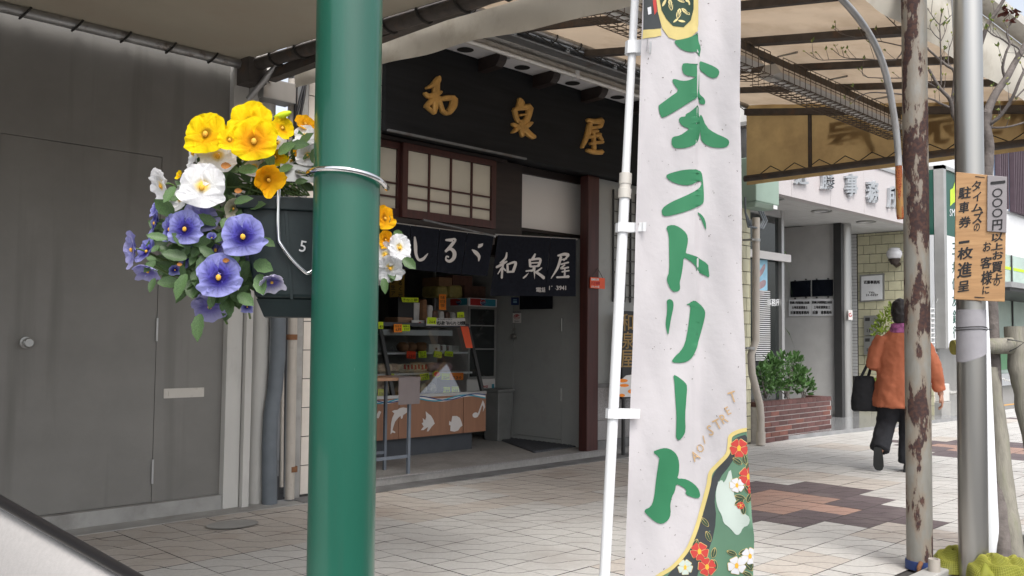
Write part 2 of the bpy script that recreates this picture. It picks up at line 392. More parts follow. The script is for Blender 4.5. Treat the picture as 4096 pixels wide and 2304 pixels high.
# writing: glyph meshes of Blender's own built-in font laid on a surface through a mapper
_fc = bpy.data.curves.new('writing', 'FONT'); _fo = bpy.data.objects.new('writing', _fc); col.objects.link(_fo)
_gl = {}
def glyph(ch, res=2, off=0., ext=0., bev=0.):
    k = (ch, res, off, ext, bev)
    if k not in _gl:
        _fc.body = ch; _fc.resolution_u = res; _fc.offset = off; _fc.extrude = ext; _fc.bevel_depth = bev; _fc.bevel_resolution = 1
        dg = bpy.context.evaluated_depsgraph_get(); dg.update()
        me = bpy.data.meshes.new_from_object(_fo.evaluated_get(dg))
        _gl[k] = ([v.co.copy() for v in me.vertices], [tuple(p.vertices) for p in me.polygons]); bpy.data.meshes.remove(me)
    return _gl[k]
def write(mb, items, mp, h=.002, res=2, off=0., ext=0., bev=0., mi=0, zs=1., skew=0.):
    """items: (string, x0, y0, x1, y1) fitted to a box, or (string, cx, cy, size[, angle]) in the mapper's own drawing units (y down)."""
    shifts = [(0, 0)] if ext or not off else [(-off, 0), (off, 0), (0, -off*.7), (0, off*.7)]
    for it, (sx_, sy_), hh in [(i, q, h+.0004*k) for i in items for k, q in enumerate(shifts)]:
        vs, fs = glyph(it[0], res, off if ext else 0., ext, bev)
        if not vs: continue
        n0 = len(mb.v)
        xs = [v.x for v in vs]; ys = [v.y for v in vs]; ax, bx, ay, by = min(xs), max(xs), min(ys), max(ys)
        fit = len(it) == 5 and it[3] > it[1] and it[4] > it[2] and abs(it[4]) > 7
        for v in vs:
            if fit:
                x = it[1]+(v.x-ax)/max(bx-ax, 1e-6)*(it[3]-it[1]); y = it[4]-(v.y-ay)/max(by-ay, 1e-6)*(it[4]-it[2])
            else:
                dx = (v.x-(ax+bx)/2 if len(it[0]) > 1 else v.x-.47)*it[3]; dy = -(v.y-.37)*it[3]
                a = it[4] if len(it) > 4 else 0
                x = it[1]+dx*math.cos(a)-dy*math.sin(a); y = it[2]+dx*math.sin(a)+dy*math.cos(a)
            em = (it[3]-it[1]) if fit else it[3]
            if skew and fit: y -= (x-(it[1]+it[3])/2)*skew; x += ((it[2]+it[4])/2-y)*skew*.6
            mb.v.append(mp(x+sx_*em, y+sy_*em, hh+(v.z+ext)*zs))
        for f in fs: mb.face([n0+i for i in f], mi)
    return mb
def brush(mb, strokes, mp, h=.0, t=0., mi=0):
    """strokes: lists of (x, y, width); flat ribbons with round ends, or raised and rounded over when t is given"""
    for k, st in enumerate(strokes):
        p = []
        for i in range(len(st)-1):
            a, b, c, d = st[max(i-1, 0)], st[i], st[i+1], st[min(i+2, len(st)-1)]
            for j in range(5):
                u = j/5; p.append(tuple(.5*(2*b[q]+(c[q]-a[q])*u+(2*a[q]-5*b[q]+4*c[q]-d[q])*u*u+(3*b[q]-a[q]-3*c[q]+d[q])*u**3) for q in range(3)))
        p.append(st[-1]); L_, R_ = [], []
        for i, (x, y, w) in enumerate(p):
            a = p[max(i-1, 0)]; b = p[min(i+1, len(p)-1)]; d = V((b[0]-a[0], b[1]-a[1])).normalized(); n = V((d.y, -d.x))*w/2
            L_.append((x+n.x, y+n.y)); R_.append((x-n.x, y-n.y))
        def cap(c, r, o): return (c[0]+o[0]*r, c[1]+o[1]*r)
        d0 = V((p[0][0]-p[1][0], p[0][1]-p[1][1])).normalized(); d1 = V((p[-1][0]-p[-2][0], p[-1][1]-p[-2][1])).normalized()
        out = [cap(p[0], p[0][2]*.35, d0)]+L_+[cap(p[-1], p[-1][2]*.35, d1)]+R_[::-1]
        hk = h+.0003*k
        if not t: flat(mb, [out], mp, hk, mi)
        else:
            cx = sum(q[0] for q in out)/len(out); n = len(out); mid = [(x, y) for x, y, w in p]
            def inner(i): 
                x, y = out[i]; m = min(mid, key=lambda q: (q[0]-x)**2+(q[1]-y)**2); return (x+(m[0]-x)*.45, y+(m[1]-y)*.45)
            inn = [inner(i) for i in range(n)]
            r0 = mb.pts([mp(x, y, h) for x, y in out]); r1 = mb.pts([mp(x, y, hk+t*.65) for x, y in out]); r2 = mb.pts([mp(x, y, hk+t) for x, y in inn])
            for i in range(n):
                j = (i+1) % n; mb.face((r0[i], r0[j], r1[j], r1[i]), mi); mb.face((r1[i], r1[j], r2[j], r2[i]), mi)
            for tr_ in tessellate_polygon([[V((x, y, 0)) for x, y in inn]]): mb.face([r2[q] for q in tr_], mi)
    return mb
def chaikin(p, n=1):
    for _ in range(n):
        q = []
        for i in range(len(p)):
            a, b = p[i], p[(i+1) % len(p)]
            q += [(a[0]*.75+b[0]*.25, a[1]*.75+b[1]*.25), (a[0]*.25+b[0]*.75, a[1]*.25+b[1]*.75)]
        p = q
    return p
def flat(mb, polys, mp, h=.002, mi=0, smooth=0):
    for p in polys:
        p = chaikin(p, smooth) if smooth else p
        i = mb.pts([mp(x, y, h) for x, y in p])
        for t in tessellate_polygon([[V((x, y, 0)) for x, y in p]]): mb.face([i[k] for k in t], mi)
    return mb
def ell(cx, cy, rx, ry=None, n=14, a=0):
    ry = rx if ry is None else ry
    return [(cx+rx*math.cos(2*math.pi*k/n)*math.cos(a)-ry*math.sin(2*math.pi*k/n)*math.sin(a), cy+rx*math.cos(2*math.pi*k/n)*math.sin(a)+ry*math.sin(2*math.pi*k/n)*math.cos(a)) for k in range(n)]
def wallbox(name, q, Y, d, mat, parent=None, back=0., **k):
    """box on the plane y = Y from two opposite corners in overview pixels, d proud of it towards the street"""
    a = bY(q[0], q[1], Y); b = bY(q[2], q[3], Y)
    return MB().box((a.x, Y+back, a.z), (b.x, Y-d, b.z)).build(name, mat, parent, **k)
def sidebox(name, q, X, d, mat, parent=None, **k):
    a = bX(q[0], q[1], X); b = bX(q[2], q[3], X)
    return MB().box((X, a.y, a.z), (X-d, b.y, b.z)).build(name, mat, parent, **k)
# ------------------------------------------------------------------ ground, pavement, kerb, road
MB().box((-40, -40, -.5), (140, 60, -.3)).build('ground', 'asphalt', kind='structure')
MB().box((-40, -9, -.29), (140, .62, -.12)).build('road', 'asphalt', kind='structure')
kerb = MB().box((-6, .60, -.28), (-5.42, .76, .002)).build('kerb', 'concrete', kind='structure', loc=(-6, .62, -.12))
me0 = None
for k in range(1, 70):
    o = kerb.copy(); col.objects.link(o); o.location.x = -6+.6*k; WL[o.name] = V(o.location)
    o.parent = kerb; o.location = (.6*k, 0, 0); o.name = 'kerb_stone'; del o['kind']
GX, GY, T = .165, .15, .3
pav = MB().box((-6, .77, -.28), (40, 7, -.008)).build('pavement', 'joint', kind='structure', loc=(0, 0, 0))
def tile_mesh(x, y, plain=False, mb=None, mi=0, js=None):
    mb = mb or MB(); g = .0026; s = T/2; z = 0.; zb = -.007
    if plain: rings = [[(-s+g, -s+g), (s-g, -s+g), (s-g, s-g), (-s+g, s-g)]]
    else:
        n = 5; w = .0028; ra, rb = s-w, s+w
        arc = lambda r, c, a0: [(c[0]+r*math.cos(a0+k/n*math.pi/2), c[1]+r*math.sin(a0+k/n*math.pi/2)) for k in range(n+1)]
        c1 = (-s, -s); c2 = (s, s)
        cl = lambda p: [(max(-s+g, min(s-g, a)), max(-s+g, min(s-g, b))) for a, b in p]
        rings = [cl([(-s, -s)]+arc(ra, c1, 0)), cl([(s, s)]+arc(ra, c2, math.pi)), cl(arc(rb, c1, 0)[::-1]+[(s, -s)]+arc(rb, c2, math.pi)[::-1]+[(-s, s)])]
    for r in rings:
        top = mb.pts([(x+a, y+b, z) for a, b in r]); bot = mb.pts([(x+a, y+b, zb) for a, b in r]); k = len(r)
        mb.face(top, mi)
        for i in range(k): mb.face((bot[i], bot[(i+1) % k], top[(i+1) % k], top[i]), js or mi)
    return mb
def tile_kind(i, j):
    x = GX+T*(i+.5); y = GY+T*(j+.5)
    for cx in (6.315, 11.115, 15.915, 20.7, 25.5, 1.515):
        ax = round(abs(x-cx)/T); ay = abs(y-3.45)/T-.5
        if ax <= 3-round(ay) and ay < 4: return 'tile_terra' if ax <= 1-round(ay) and ay < 2 else 'tile_dark'
    h = math.sin(i//2*12.9898+j//2*78.233+3.1)*43758.5453; h -= math.floor(h)
    if x < 7 and y > 4.6: return 'tile_warm' if h > .12 else 'tile_light'
    if x < 6.6 and 2.2 < y < 3.9: return 'tile_warm' if h > .62 else 'tile_light'
    return 'tile_warm' if h > .9 else 'tile_light'
def in_frame(p):
    d = V(p)-EYE; z = d.dot(CF)
    return z > .3 and abs(d.dot(CR)/z) < .60 and abs(d.dot(CU)/z) < .35
tiles = []
for i in range(-20, 132):
    for j in range(3, 19):
        x = GX+T*(i+.5); y = GY+T*(j+.5)
        if 4.62 < x < 6.4 and y < 1.86 and y > .95: continue          # tree pit
        tiles.append((0 if in_frame((x, y, 0)) else 1, math.hypot(x, y), x, y, tile_kind(i, j)))
tiles.sort()
KM = ['tile_light', 'tile_warm', 'tile_dark', 'tile_terra']
proto = {}
far = MB()
for n, (_, d, x, y, k) in enumerate(tiles):
    if n < 300:
        dz = random.uniform(-.0009, .0009)
        if k not in proto:
            o = tile_mesh(0, 0, js=1).build('paving_tile', [k, 'joint'], parent=pav); proto[k] = o.data
        else:
            o = bpy.data.objects.new('paving_tile', proto[k]); col.objects.link(o); o.parent = pav
        o.location = (x+random.uniform(-.0012, .0012), y+random.uniform(-.0012, .0012), dz); o.rotation_euler = (random.uniform(-.003, .003), random.uniform(-.003, .003), random.choice((0, math.pi))+random.uniform(-.0025, .0025))
    else: tile_mesh(x, y, d > 14, far, KM.index(k), 4)
far.build('distant_paving', KM+['joint'], parent=pav, kind='stuff')
gut = MB().box((-6, 5.70, -.2), (3.62, 5.93, .004)).build('gutter_strip', 'concrete', kind='structure')
gx = 3.63
while gx < 9.3:
    MB().box((gx, 5.72, -.2), (gx+.595, 5.93, .006)).build('gutter_stone', 'concrete_dark', parent=gut); gx += .6
pc = bZ(585, 1322)
MB().disc((pc.x, pc.y, .009), V((.16, -.04, 0)), V((.045, .12, 0)), 20).build('grey_patch', 'concrete', parent=pav)  # flat rounded grey patch lying on the tiles

# tree pit at the kerb
pit = thing('tree_pit', 'concrete edged earth pit at the kerb round the foot of the poles', 'tree pit', (5.3, 1.4, 0))
for a, b in (((4.64, 1.76, -.1), (6.38, 1.86, .03)), ((4.64, .97, -.1), (6.38, 1.07, .03)), ((4.64, 1.072, -.1), (4.74, 1.758, .03)), ((6.28, 1.072, -.1), (6.38, 1.758, .03))):
    bevel(box('edging', a, b, 'concrete', pit), .01)
MB().grid(lambda u, v: V((4.74+u*1.54, 1.07+v*.69, -.012+.012*math.sin(u*23)*math.cos(v*17))), 20, 10).build('earth', 'soil', pit, smooth=True)

# ------------------------------------------------------------------ grey shopfront on the left
W = 5.95
lw = thing('grey_shopfront', 'plain dark grey shopfront wall with a flush door, left of the sweet shop', 'building', (1.5, W, 0))
dtop = bY(200, 365, W).z; dx0 = 1.62; dx1 = bY(395, 800, W).x; c0 = bY(580, 175, W).x; c1 = bY(600, 700, W).x
MB().box((-4, W, .10), (dx0-.0025, W+.25, 4.6)).box((dx0-.0025, W, dtop+.003), (dx1+.0025, W+.25, 4.6)).box((dx1+.0025, W, .10), (c0, W+.25, 4.6)).box((dx0-.02, W+.06, 0), (dx1+.02, W+.25, dtop+.02)).build('wall', 'wall_grey', lw)
MB().box((-4, W-.05, 0), (c0-.002, W+.25, .098)).build('plinth', 'concrete', lw)
door = MB().box((dx0, W+.004, .102), (dx1, W+.05, dtop)).build('door', 'wall_grey', lw)
for y0, y1 in ((800, 858), (1155, 1215)):
    z0 = bY(397, y0, W).z; z1 = bY(397, y1, W).z
    MB().tube([(dx1, W-.006, z0), (dx1, W-.006, z1)], .008, 8).build('hinge', 'alu', door)
k = bY(65, 862, W)
MB().loft([[k+V((r*math.cos(a*math.pi/8), -d, r*math.sin(a*math.pi/8))) for a in range(16)] for r, d in ((.036, 0), (.036, .008), (.018, .012), (.018, .03), (.030, .036), (.032, .055), (.024, .066))]).build('door_knob', 'steel_dull', door, smooth=40)
a = bY(412, 978, W); b = bY(512, 998, W)
ms = MB().box((a.x, W-.006, b.z), (b.x, W, a.z)).build('mail_slot', 'cream_metal', lw)
MB().box((a.x+.03, W-.010, b.z+.015), (b.x-.03, W-.006, a.z-.015)).build('flap', 'cream_metal', ms)
MB().box((c0+.001, W-.06, 0), (c1+.01, W+.25, 4.6)).build('corner_trim', 'wall_white', lw)

pil = thing('white_pillar', 'off white plastered pillar between the two shopfronts', 'pillar', (3.3, W, 0))
x1, x2, x3, x4 = (bY(q, 1000, W).x for q in (598, 614, 628, 676))
MB().box((x1, W-.1, 0), (x2, W+.2, 4.4)).build('pilaster', 'wall_white', pil)
MB().tube([((x3+x4)/2, W+.02, 0), ((x3+x4)/2, W+.02, 4.2)], (x4-x3)/2*.98, 20).build('shaft', 'wall_white', pil, smooth=40)
MB().box((x2, W+.06, 0), (x3+.03, W+.2, 4.4)).build('recess', 'concrete_dark', pil)

def P(x, y, Y=5.86): return bY(x, y, Y)
dp = [P(700, 560), P(699, 760), P(697, 900), P(690, 980), P(680, 1040), P(676, 1120), P(676, 1268)]
MB().tube([V((p.x, 5.85, max(p.z, .005))) for p in dp], .055, 14).build('drain_pipe', 'pipe_grey', label='fat blue grey drain pipe bending in towards the white pillar', cat='drain pipe', smooth=50)
MB().tube([P(714, 300), P(712, 760), P(708, 1225)], .014, 8).build('conduit', 'pipe_beige', label='thin grey conduit running up beside the blue grey drain pipe', cat='conduit', smooth=50)
bp = thing('downpipe', 'beige downpipe with two rusty brackets beside the white tiles', 'drain pipe', P(732, 1215))
MB().tube([P(737, 200), P(736, 800), P(730, 1180), P(728, 1255)], .035, 14).build('pipe', 'pipe_beige', bp, smooth=50)
for y in (848, 1180):
    p = P(734, y); MB().tube([p-V((0, 0, .02)), p+V((0, 0, .02))], .041, 14).build('bracket', 'pipe_rust', bp, smooth=50)
MB().box((P(742, 800, W).x, W-.03, 0), (P(758, 800, W).x, W+.1, 4.4)).build('edge_board', 'concrete', label='grey cement strip between the beige downpipe and the white tiles', cat='trim strip')

tw = thing('tiled_wall', 'white stack bonded tile wall behind the green pole', 'wall', (4.0, W, 0))
tx0 = P(759, 1000, W).x; tx1 = 4.42
MB().box((tx0, W+.012, 0), (tx1, W+.3, 4.4)).build('backing', 'grout', tw)
tp = None; x = tx0+.004; hh = .217
while x < tx1-.08:
    for r_ in range(20):
        if tp is None: tp = MB().box((-.0, 0, 0), (.092, -.012, hh-.007)).build('tile', 'tile_white', loc=(0, 0, 0)); o = tp; o.parent = tw
        else: o = bpy.data.objects.new('tile', tp.data); col.objects.link(o); o.parent = tw
        o.location = V((x, W+.012, .02+r_*hh))-WL[tw.name]
    x += .099
ub = thing('junction_box', 'grey metal junction box with a round lock under the canopy corner', 'utility box', P(705, 262, 5.9))
a = bY(663, 192, 5.78); b = bY(745, 262, 5.78)
bevel(MB().box((a.x, 5.78, b.z), (b.x, 5.93, a.z)).build('case', 'steel_dull', ub), .008)
p = bY(677, 203, 5.78); MB().tube([p, p+V((0, -.02, 0))], .016, 12).build('lock', 'steel', ub, smooth=40)
for n, pts in enumerate((((772, 120), (768, 200), (752, 262), (742, 300), (735, 420)), ((782, 120), (772, 170), (765, 240), (748, 330), (742, 430)), ((752, 150), (746, 210), (741, 300), (744, 340), (738, 450)))):
    MB().tube([P(x, y, 5.8) for x, y in pts], .011, 6).build('cable', 'rubber', label=['black cable hanging furthest right beside the junction box', 'black cable curving down in the middle of three beside the junction box', 'black cable touching the right side of the junction box'][n], cat='cable', group='cables by the junction box', smooth=60)
p = P(783, 158, 5.85)
MB().loft([[p+V((r*math.cos(t*math.pi/8), r*.8*math.sin(t*math.pi/8)-.02, z)) for t in range(16)] for r, z in ((.075, -.03), (.08, -.01), (.06, .03), (.03, .05))]).build('wall_lamp', 'cream_metal', label='small cream dome lamp high on the white tiles', cat='lamp', smooth=60)

# ------------------------------------------------------------------ canopies
def tubes(name, segs, r, mat, parent, n=8):
    for s_ in segs: MB().tube(s_, r, n).build(name, mat, parent, smooth=60)
z1 = lambda Y: 2.935+.055*(Y-2.1)
cl = thing('left_canopy', 'cream fabric pavement canopy over the grey shopfront', 'canopy', (0, 5.9, 3.1))
def cfab(x0, x1, y0, y1, z, sag, step):
    return lambda u, v: (lambda x, y: V((x, y, z(y)+.03-sag*abs(math.sin((x-x0)/step*math.pi))*math.sin(v*math.pi))))(x0+(x1-x0)*u, y0+(y1-y0)*v)
MB().grid(cfab(-3.9, 3.14, 2.1, 5.86, z1, .03, 1.75), 40, 12).build('fabric', 'canopy_dark', cl, smooth=True)
MB().tube([(-3.9, 5.86, z1(5.86)-.005), (3.18, 5.86, z1(5.86)-.005)], .034, 12).build('wall_rail', 'galv', cl, smooth=60)
MB().tube([(3.18, 5.86, z1(5.86)-.005), (3.18, 2.1, z1(2.1)-.005)], .045, 12).build('side_rail', 'beam_dark', cl, smooth=60)
MB().box((3.225, 2.1, 0), (3.30, 5.7, .07), mat=Matrix.Translation((0, 0, z1(3.9)-.02))).build('side_beam', 'beam_dark', cl)
for x in (-2.1, -.35, 1.4): MB().tube([(x, 2.1, z1(2.1)), (x, 5.86, z1(5.86))], .03, 8).build('rafter', 'beam_dark', cl, smooth=60)
tubes('lashing', [[V((x+.03*math.sin(t), 5.86+.043*math.cos(t), z1(5.86)-.005+.043*math.sin(t))) for t in [k*.7 for k in range(9)]] for x in [-.1+.3*k for k in range(11)]], .007, 'rope', cl, 5)
tubes('lashing', [[V((3.18+.055*math.cos(t), y+.03*math.sin(t), z1(y)-.005+.055*math.sin(t))) for t in [k*.7 for k in range(9)]] for y in [2.3+.32*k for k in range(11)]], .008, 'rope', cl, 5)
MB().box((-3.9, 2.07, z1(2.1)-.25), (3.2, 2.078, z1(2.1)+.03)).build('front_valance', 'canopy_white', cl)
a = P(625, 250, 5.8); b = bX(740, 110, 3.3)
MB().tube([a, b], .022, 10).build('corner_brace', 'galv', cl, smooth=60)
MB().box((3.10, 5.72, z1(5.8)-.15), (3.24, 5.94, z1(5.8)+.03)).build('corner_plate', 'beam_dark', cl)

z2 = lambda Y: 3.32+.16*(Y-2.1)
X0, X1, Y0, Y1 = 3.72, 8.9, 2.06, 5.22
cr = thing('right_canopy', 'tan fabric pavement canopy on dark beams in front of the sweet shop', 'canopy', (6.3, 5.2, 3.7))
MB().grid(cfab(X0, X1+.06, Y0, Y1, z2, .035, .74), 56, 12).build('fabric', 'canopy_tan', cr, smooth=True)
nz = V((0, -.16, 1))
def hit2(x, y, ox, oy, s): return onP(ox+x/s, oy+y/s, (0, 2.1, 3.30), nz)
bx = [hit2(130, 300, 2920, 0, 1.9064).x, hit2(590, 495, 2920, 0, 1.9064).x, hit2(870, 650, 2920, 0, 1.9064).x, hit2(1500, 195, 1480, 0, 2.0704).x, hit2(2000, 420, 1480, 0, 2.0704).x]
XB = sorted(bx+[X0+.02])
for x in XB:
    if x < X1-.1:
        MB().hexa([V((x-.022, Y0, z2(Y0)-.066)), V((x+.022, Y0, z2(Y0)-.066)), V((x+.022, Y1, z2(Y1)-.066)), V((x-.022, Y1, z2(Y1)-.066))], [V((x-.022, Y0, z2(Y0)-.012)), V((x+.022, Y0, z2(Y0)-.012)), V((x+.022, Y1, z2(Y1)-.012)), V((x-.022, Y1, z2(Y1)-.012))]).build('rafter', 'beam_dark', cr)
hp = hit2(660, 540, 2920, 0, 1.9064)
YP = hp.y
MB().box((X0, YP-.022, z2(YP)-.125), (X1, YP+.022, z2(YP)-.072)).build('purlin', 'beam_dark', cr)
MB().tube([(X0, Y1, z2(Y1)+.01), (X1+.02, Y1, z2(Y1)+.01)], .03, 10).build('back_rail', 'galv', cr, smooth=60)
ib = MB()
zg = z2(Y1)-.005
ib.box((X0+.5, Y1+.08, zg-.065), (X1, Y1+.20, zg-.05)).box((X0+.5, Y1+.13, zg-.049), (X1, Y1+.145, zg)).box((X0+.5, Y1+.08, zg+.001), (X1, Y1+.2, zg+.015))
for k in range(8): ib.box((X0+.9+.68*k, Y1+.085, zg-.048), (X0+.94+.68*k, Y1+.128, zg-.001))
MB().box((X0, Y1+.05, zg+.06), (X1, 5.985, zg+.075)).build('skylight_blocker', 'beam_grey', cr)  # added board closing the gap behind the fabric, keeps skylight off the sign
ib.build('girder', 'beam_grey', cr)
zz = [V((X0+.3+.11*k, Y1+.035*math.cos(k*math.pi)+.02, z2(Y1)-.035+.04*math.cos(k*math.pi))) for k in range(46)]
MB().tube(zz, .005, 5).build('lacing', 'rope', cr, smooth=60)
tubes('lashing', [[V((x+.01*math.sin(t), Y1+.04*math.cos(t), z2(Y1)+.04*math.sin(t))) for t in [k*.8 for k in range(9)]] for x in [X0+.4+.32*k for k in range(15)]], .006, 'rope', cr, 5)
# side drop at the left end and the front drop
sag = lambda u: .03*math.sin(u*9)+.015*math.sin(u*23+1)
MB().grid(lambda u, v: V((3.335+.012*math.sin(u*30+v*3)*v, 2.06+3.45*u, z1(2.06+3.45*u)-.0-v*(.172+.3*sag(u)))), 60, 6).build('side_drop', 'canopy_white', cl, smooth=True)
MB().grid(lambda u, v: V((X0+(X1+.03-X0)*u, Y0-.02+.01*math.sin(u*60)*v-.05*math.sin(v*3.1), z2(Y0)+.16-v*.43)), 60, 6).build('front_drop', 'canopy_white', cr, smooth=True)
MB().tube([(X0, Y0+.03, z2(Y0)-.02), (X1, Y0+.03, z2(Y0)-.02)], .03, 10).build('front_rail', 'galv', cr, smooth=60)
MB().box((X0, Y0-.16, z2(Y0)+.165), (X1+.3, Y0-.02, z2(Y0)+.20)).build('gutter', 'cream_metal', cr)
MB().box((X0, Y0-.10, z2(Y0)+.23), (X1+.3, Y0+.02, z2(Y0)+.30)).build('gutter_lip', 'cream_metal', cr)
# end panel with the shop name seen through the cloth
ZB = 3.0
ep = thing('end_curtain', 'amber canvas end curtain of the tan canopy with mirrored lettering showing through', 'awning curtain', (X1, 4, ZB))
MB().grid(lambda u, v: V((X1+.05+.008*math.sin(u*40), Y0+.02+(Y1-Y0)*u, ZB-.06+(z2(Y0+(Y1-Y0)*u)+.03-ZB+.06)*v)), 40, 8).build('canvas', 'canopy_amber', ep, smooth=True)
MB().tube([(X1-.02, Y0, ZB), (X1-.02, Y1, ZB)], .035, 10).build('bottom_pipe', 'beam_dark', ep, smooth=60)
MB().hexa([V((X1-.03, Y0, z2(Y0)-.10)), V((X1+.03, Y0, z2(Y0)-.10)), V((X1+.03, Y1, z2(Y1)-.10)), V((X1-.03, Y1, z2(Y1)-.10))], [V((X1-.03, Y0, z2(Y0)-.03)), V((X1+.03, Y0, z2(Y0)-.03)), V((X1+.03, Y1, z2(Y1)-.03)), V((X1-.03, Y1, z2(Y1)-.03))]).build('top_beam', 'beam_dark', ep)
for q in (610, 1290):
    y = onX(2920+q/1.9064, 600, X1).y
    MB().tube([(X1, y, ZB), (X1, y, z2(y)-.1)], .022, 8).build('upright', 'beam_dark', ep, smooth=60)
MB().tube([(X1, 2.2, ZB), (X1, 2.2, z2(2.2)-.1)], .022, 8).build('upright', 'beam_dark', ep, smooth=60)
zz = [V((X1+.01, Y0+.2+.14*k, ZB+(.11 if k % 2 else .03))) for k in range(21)]
MB().tube(zz, .006, 5).build('lacing', 'rope', ep, smooth=60)
for ch, yc in (('屋', 4.03), ('泉', 3.17), ('和', 2.52)):
    vs, fs = glyph(ch, 2, .02); mb = MB(); n0 = 0
    for v in vs: mb.v.append(V((X1+.066, yc+(v.x-.47)*.55, 3.13+(v.y+.05)*.42)))
    for f in fs: mb.face([n0+i for i in f])
    mb.build('character', 'stain', ep)
# caged tube lights under the purlin
def cage(x0, x1, y, z, label):
    t = thing('caged_light', label, 'light fixture', (x0, y, z), 'caged lights under the tan canopy')
    MB().hexa([V((x0, y-.10, z-.03)), V((x1, y-.10, z-.03)), V((x1, y+.10, z-.03)), V((x0, y+.10, z-.03))], [V((x0, y-.045, z+.05)), V((x1, y-.045, z+.05)), V((x1, y+.045, z+.05)), V((x0, y+.045, z+.05))]).build('reflector', 'reflector', t)
    MB().tube([(x0+.05, y, z-.06), (x1-.05, y, z-.06)], .017, 10).build('tube', 'tube_white', t, smooth=60)
    mb = MB(); n = int((x1-x0)/.085)
    for k in range(n+1):
        x = x0-.03+(x1-x0+.06)*k/n
        mb.tube([(x, y-.13, z+.07), (x, y-.13, z-.10), (x+.04, y, z-.12), (x, y+.13, z-.10), (x, y+.13, z+.07)], .0032, 4)
        mb.tube([(x+.04, y-.13, z-.10), (x-.04, y+.13, z-.10)], .0032, 4)
    for yy, dz in ((-.13, .07), (-.13, -.10), (-.065, -.11), (0, -.12), (.065, -.11), (.13, -.10), (.13, .07), (-.13, -.02)):
        mb.tube([(x0-.03, y+yy, z+dz), (x1+.03, y+yy, z+dz)], .0036, 4)
    mb.build('cage', 'mesh_rust', t, smooth=60)
    for x in (x0+.35, (x0+x1)/2, x1-.35): MB().tube([(x, y+.1, z+.06), (x, y+.12, z+.22), (x, y-.05, z+.22)], .010, 6).build('hanger', 'galv', t, smooth=60)
fx = onP(2920+200/1.9064, 440/1.9064, (0, YP-.12, 0), (0, 1, 0)); zf = z2(YP)-.27
cage(6.25, 8.75, YP-.12, zf, 'rusty wire caged tube light at the far end of the canopy, right of the banner')
cage(3.95, 6.0, YP-.12, zf, 'rusty wire caged tube light left of the banner near the canopy top edge')
# ------------------------------------------------------------------ sweet shop: shell, sign, soffit
FZ = .06; XD = 7.3; XL = 4.42
shop = thing('sweet_shop', 'dark timber sweet shop with an open front, red posts and paper windows', 'building', (6, W, 0))
C5 = (1480, 1050, 1.7045)
MB().box((XL, 5.935, -.2), (9.30, 10.2, FZ)).build('floor', 'shop_floor', shop)
MB().box((XL, 5.925, FZ+.001), (9.30, 5.975, FZ+.008)).build('step_edge', 'granite', shop)
MB().box((XL-.01, 6.2, FZ), (XL+.04, 10.2, 3)).build('side_wall', 'shop_wall', shop)
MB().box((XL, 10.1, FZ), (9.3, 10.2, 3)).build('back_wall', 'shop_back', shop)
MB().box((XL, 6.35, 2.96), (9.3, 10.2, 3.02)).build('ceiling', 'shop_wall', shop)
MB().box((XL, 5.99, 2.92), (9.34, 6.3, 6)).build('upper_wall', 'black_wood', shop)
zt = 3.72; zb = bY(963, 330, 5.93).z
MB().box((XL-.03, 5.80, zb-.022), (5.99, 5.83, zb-.006)).build('curtain_rail', 'beam_grey', shop)
# side wall with the door
yn = 6.2
dl, dr_ = 7.255, 6.515
dtz = 2.12
MB().box((XD, yn, FZ), (XD+.15, dr_-.004, 2.95)).box((XD, dr_-.004, dtz+.004), (XD+.15, dl+.004, 2.95)).box((XD, dl+.004, FZ), (XD+.15, 10, 2.95)).box((XD+.06, dr_-.02, FZ), (XD+.15, dl+.02, dtz+.02)).build('door_wall', 'door_grey', shop)
sd_ = MB().box((XD+.004, dr_, FZ+.06), (XD+.05, dl, dtz)).build('door', 'door_grey', shop)
MB().box((XD-.002, dr_-.002, FZ), (XD+.05, dl+.002, FZ+.056)).build('kick_board', 'door_grey', sd_)
for y0, y1 in ((380, 470), (855, 945)):
    a = onX(1900+577/1.7045, 1050+y0/1.7045, XD); b = onX(1900+577/1.7045, 1050+y1/1.7045, XD)
    MB().tube([(XD-.008, dr_, a.z), (XD-.008, dr_, b.z)], .011, 8).build('hinge', 'steel_dull', sd_, smooth=60)
p = onX(1900+272/1.7045, 1050+503/1.7045, XD)
MB().tube([p, p+V((-.03, 0, 0)), p+V((-.035, 0, 0)), p+V((-.06, 0, 0))], [.014, .014, .028, .024], 12).box(p+V((0, -.03, -.03)), p+V((-.006, .03, .03))).build('door_knob', 'steel', sd_, smooth=40)
p = onX(1900+272/1.7045, 1050+452/1.7045, XD); MB().tube([p, p+V((-.01, 0, 0))], .02, 12).build('lock', 'steel', sd_, smooth=40)
mp = mpX(XD-.001, 1900, 1050, 1.7045)
st = flat(MB(), [[(258, 345), (316, 345), (316, 412), (258, 412)]], mp, .002).build('sticker', 'white_panel', shop, label='white door sticker with a red swirl')
mb = MB()
for r0 in (22, 13, 5): 
    o_ = ell(287, 370, r0, r0*.8, 12); i_ = ell(287, 372, r0-4, r0*.8-4, 12)
    for k in range(11): flat(mb, [[o_[k], o_[k+1], i_[k+1], i_[k]]], mp, .004)
mb.build('swirl', 'red_print', st)
for q in (('防犯', 262, 333, 314, 343), ('警戒中', 270, 396, 304, 407)): write(MB(), [q], mp, .004).build('lettering', 'ink', st)
st = flat(MB(), [[(247, 238), (300, 238), (300, 290), (247, 290)]], mp, .002).build('sticker', 'blue_print', shop, label='blue square notice by the door')
flat(MB(), [[(262, 250), (288, 250), (288, 258), (262, 258)], [(262, 262), (288, 262), (288, 276), (262, 276)]], mp, .004).build('print', 'sky_print', st)
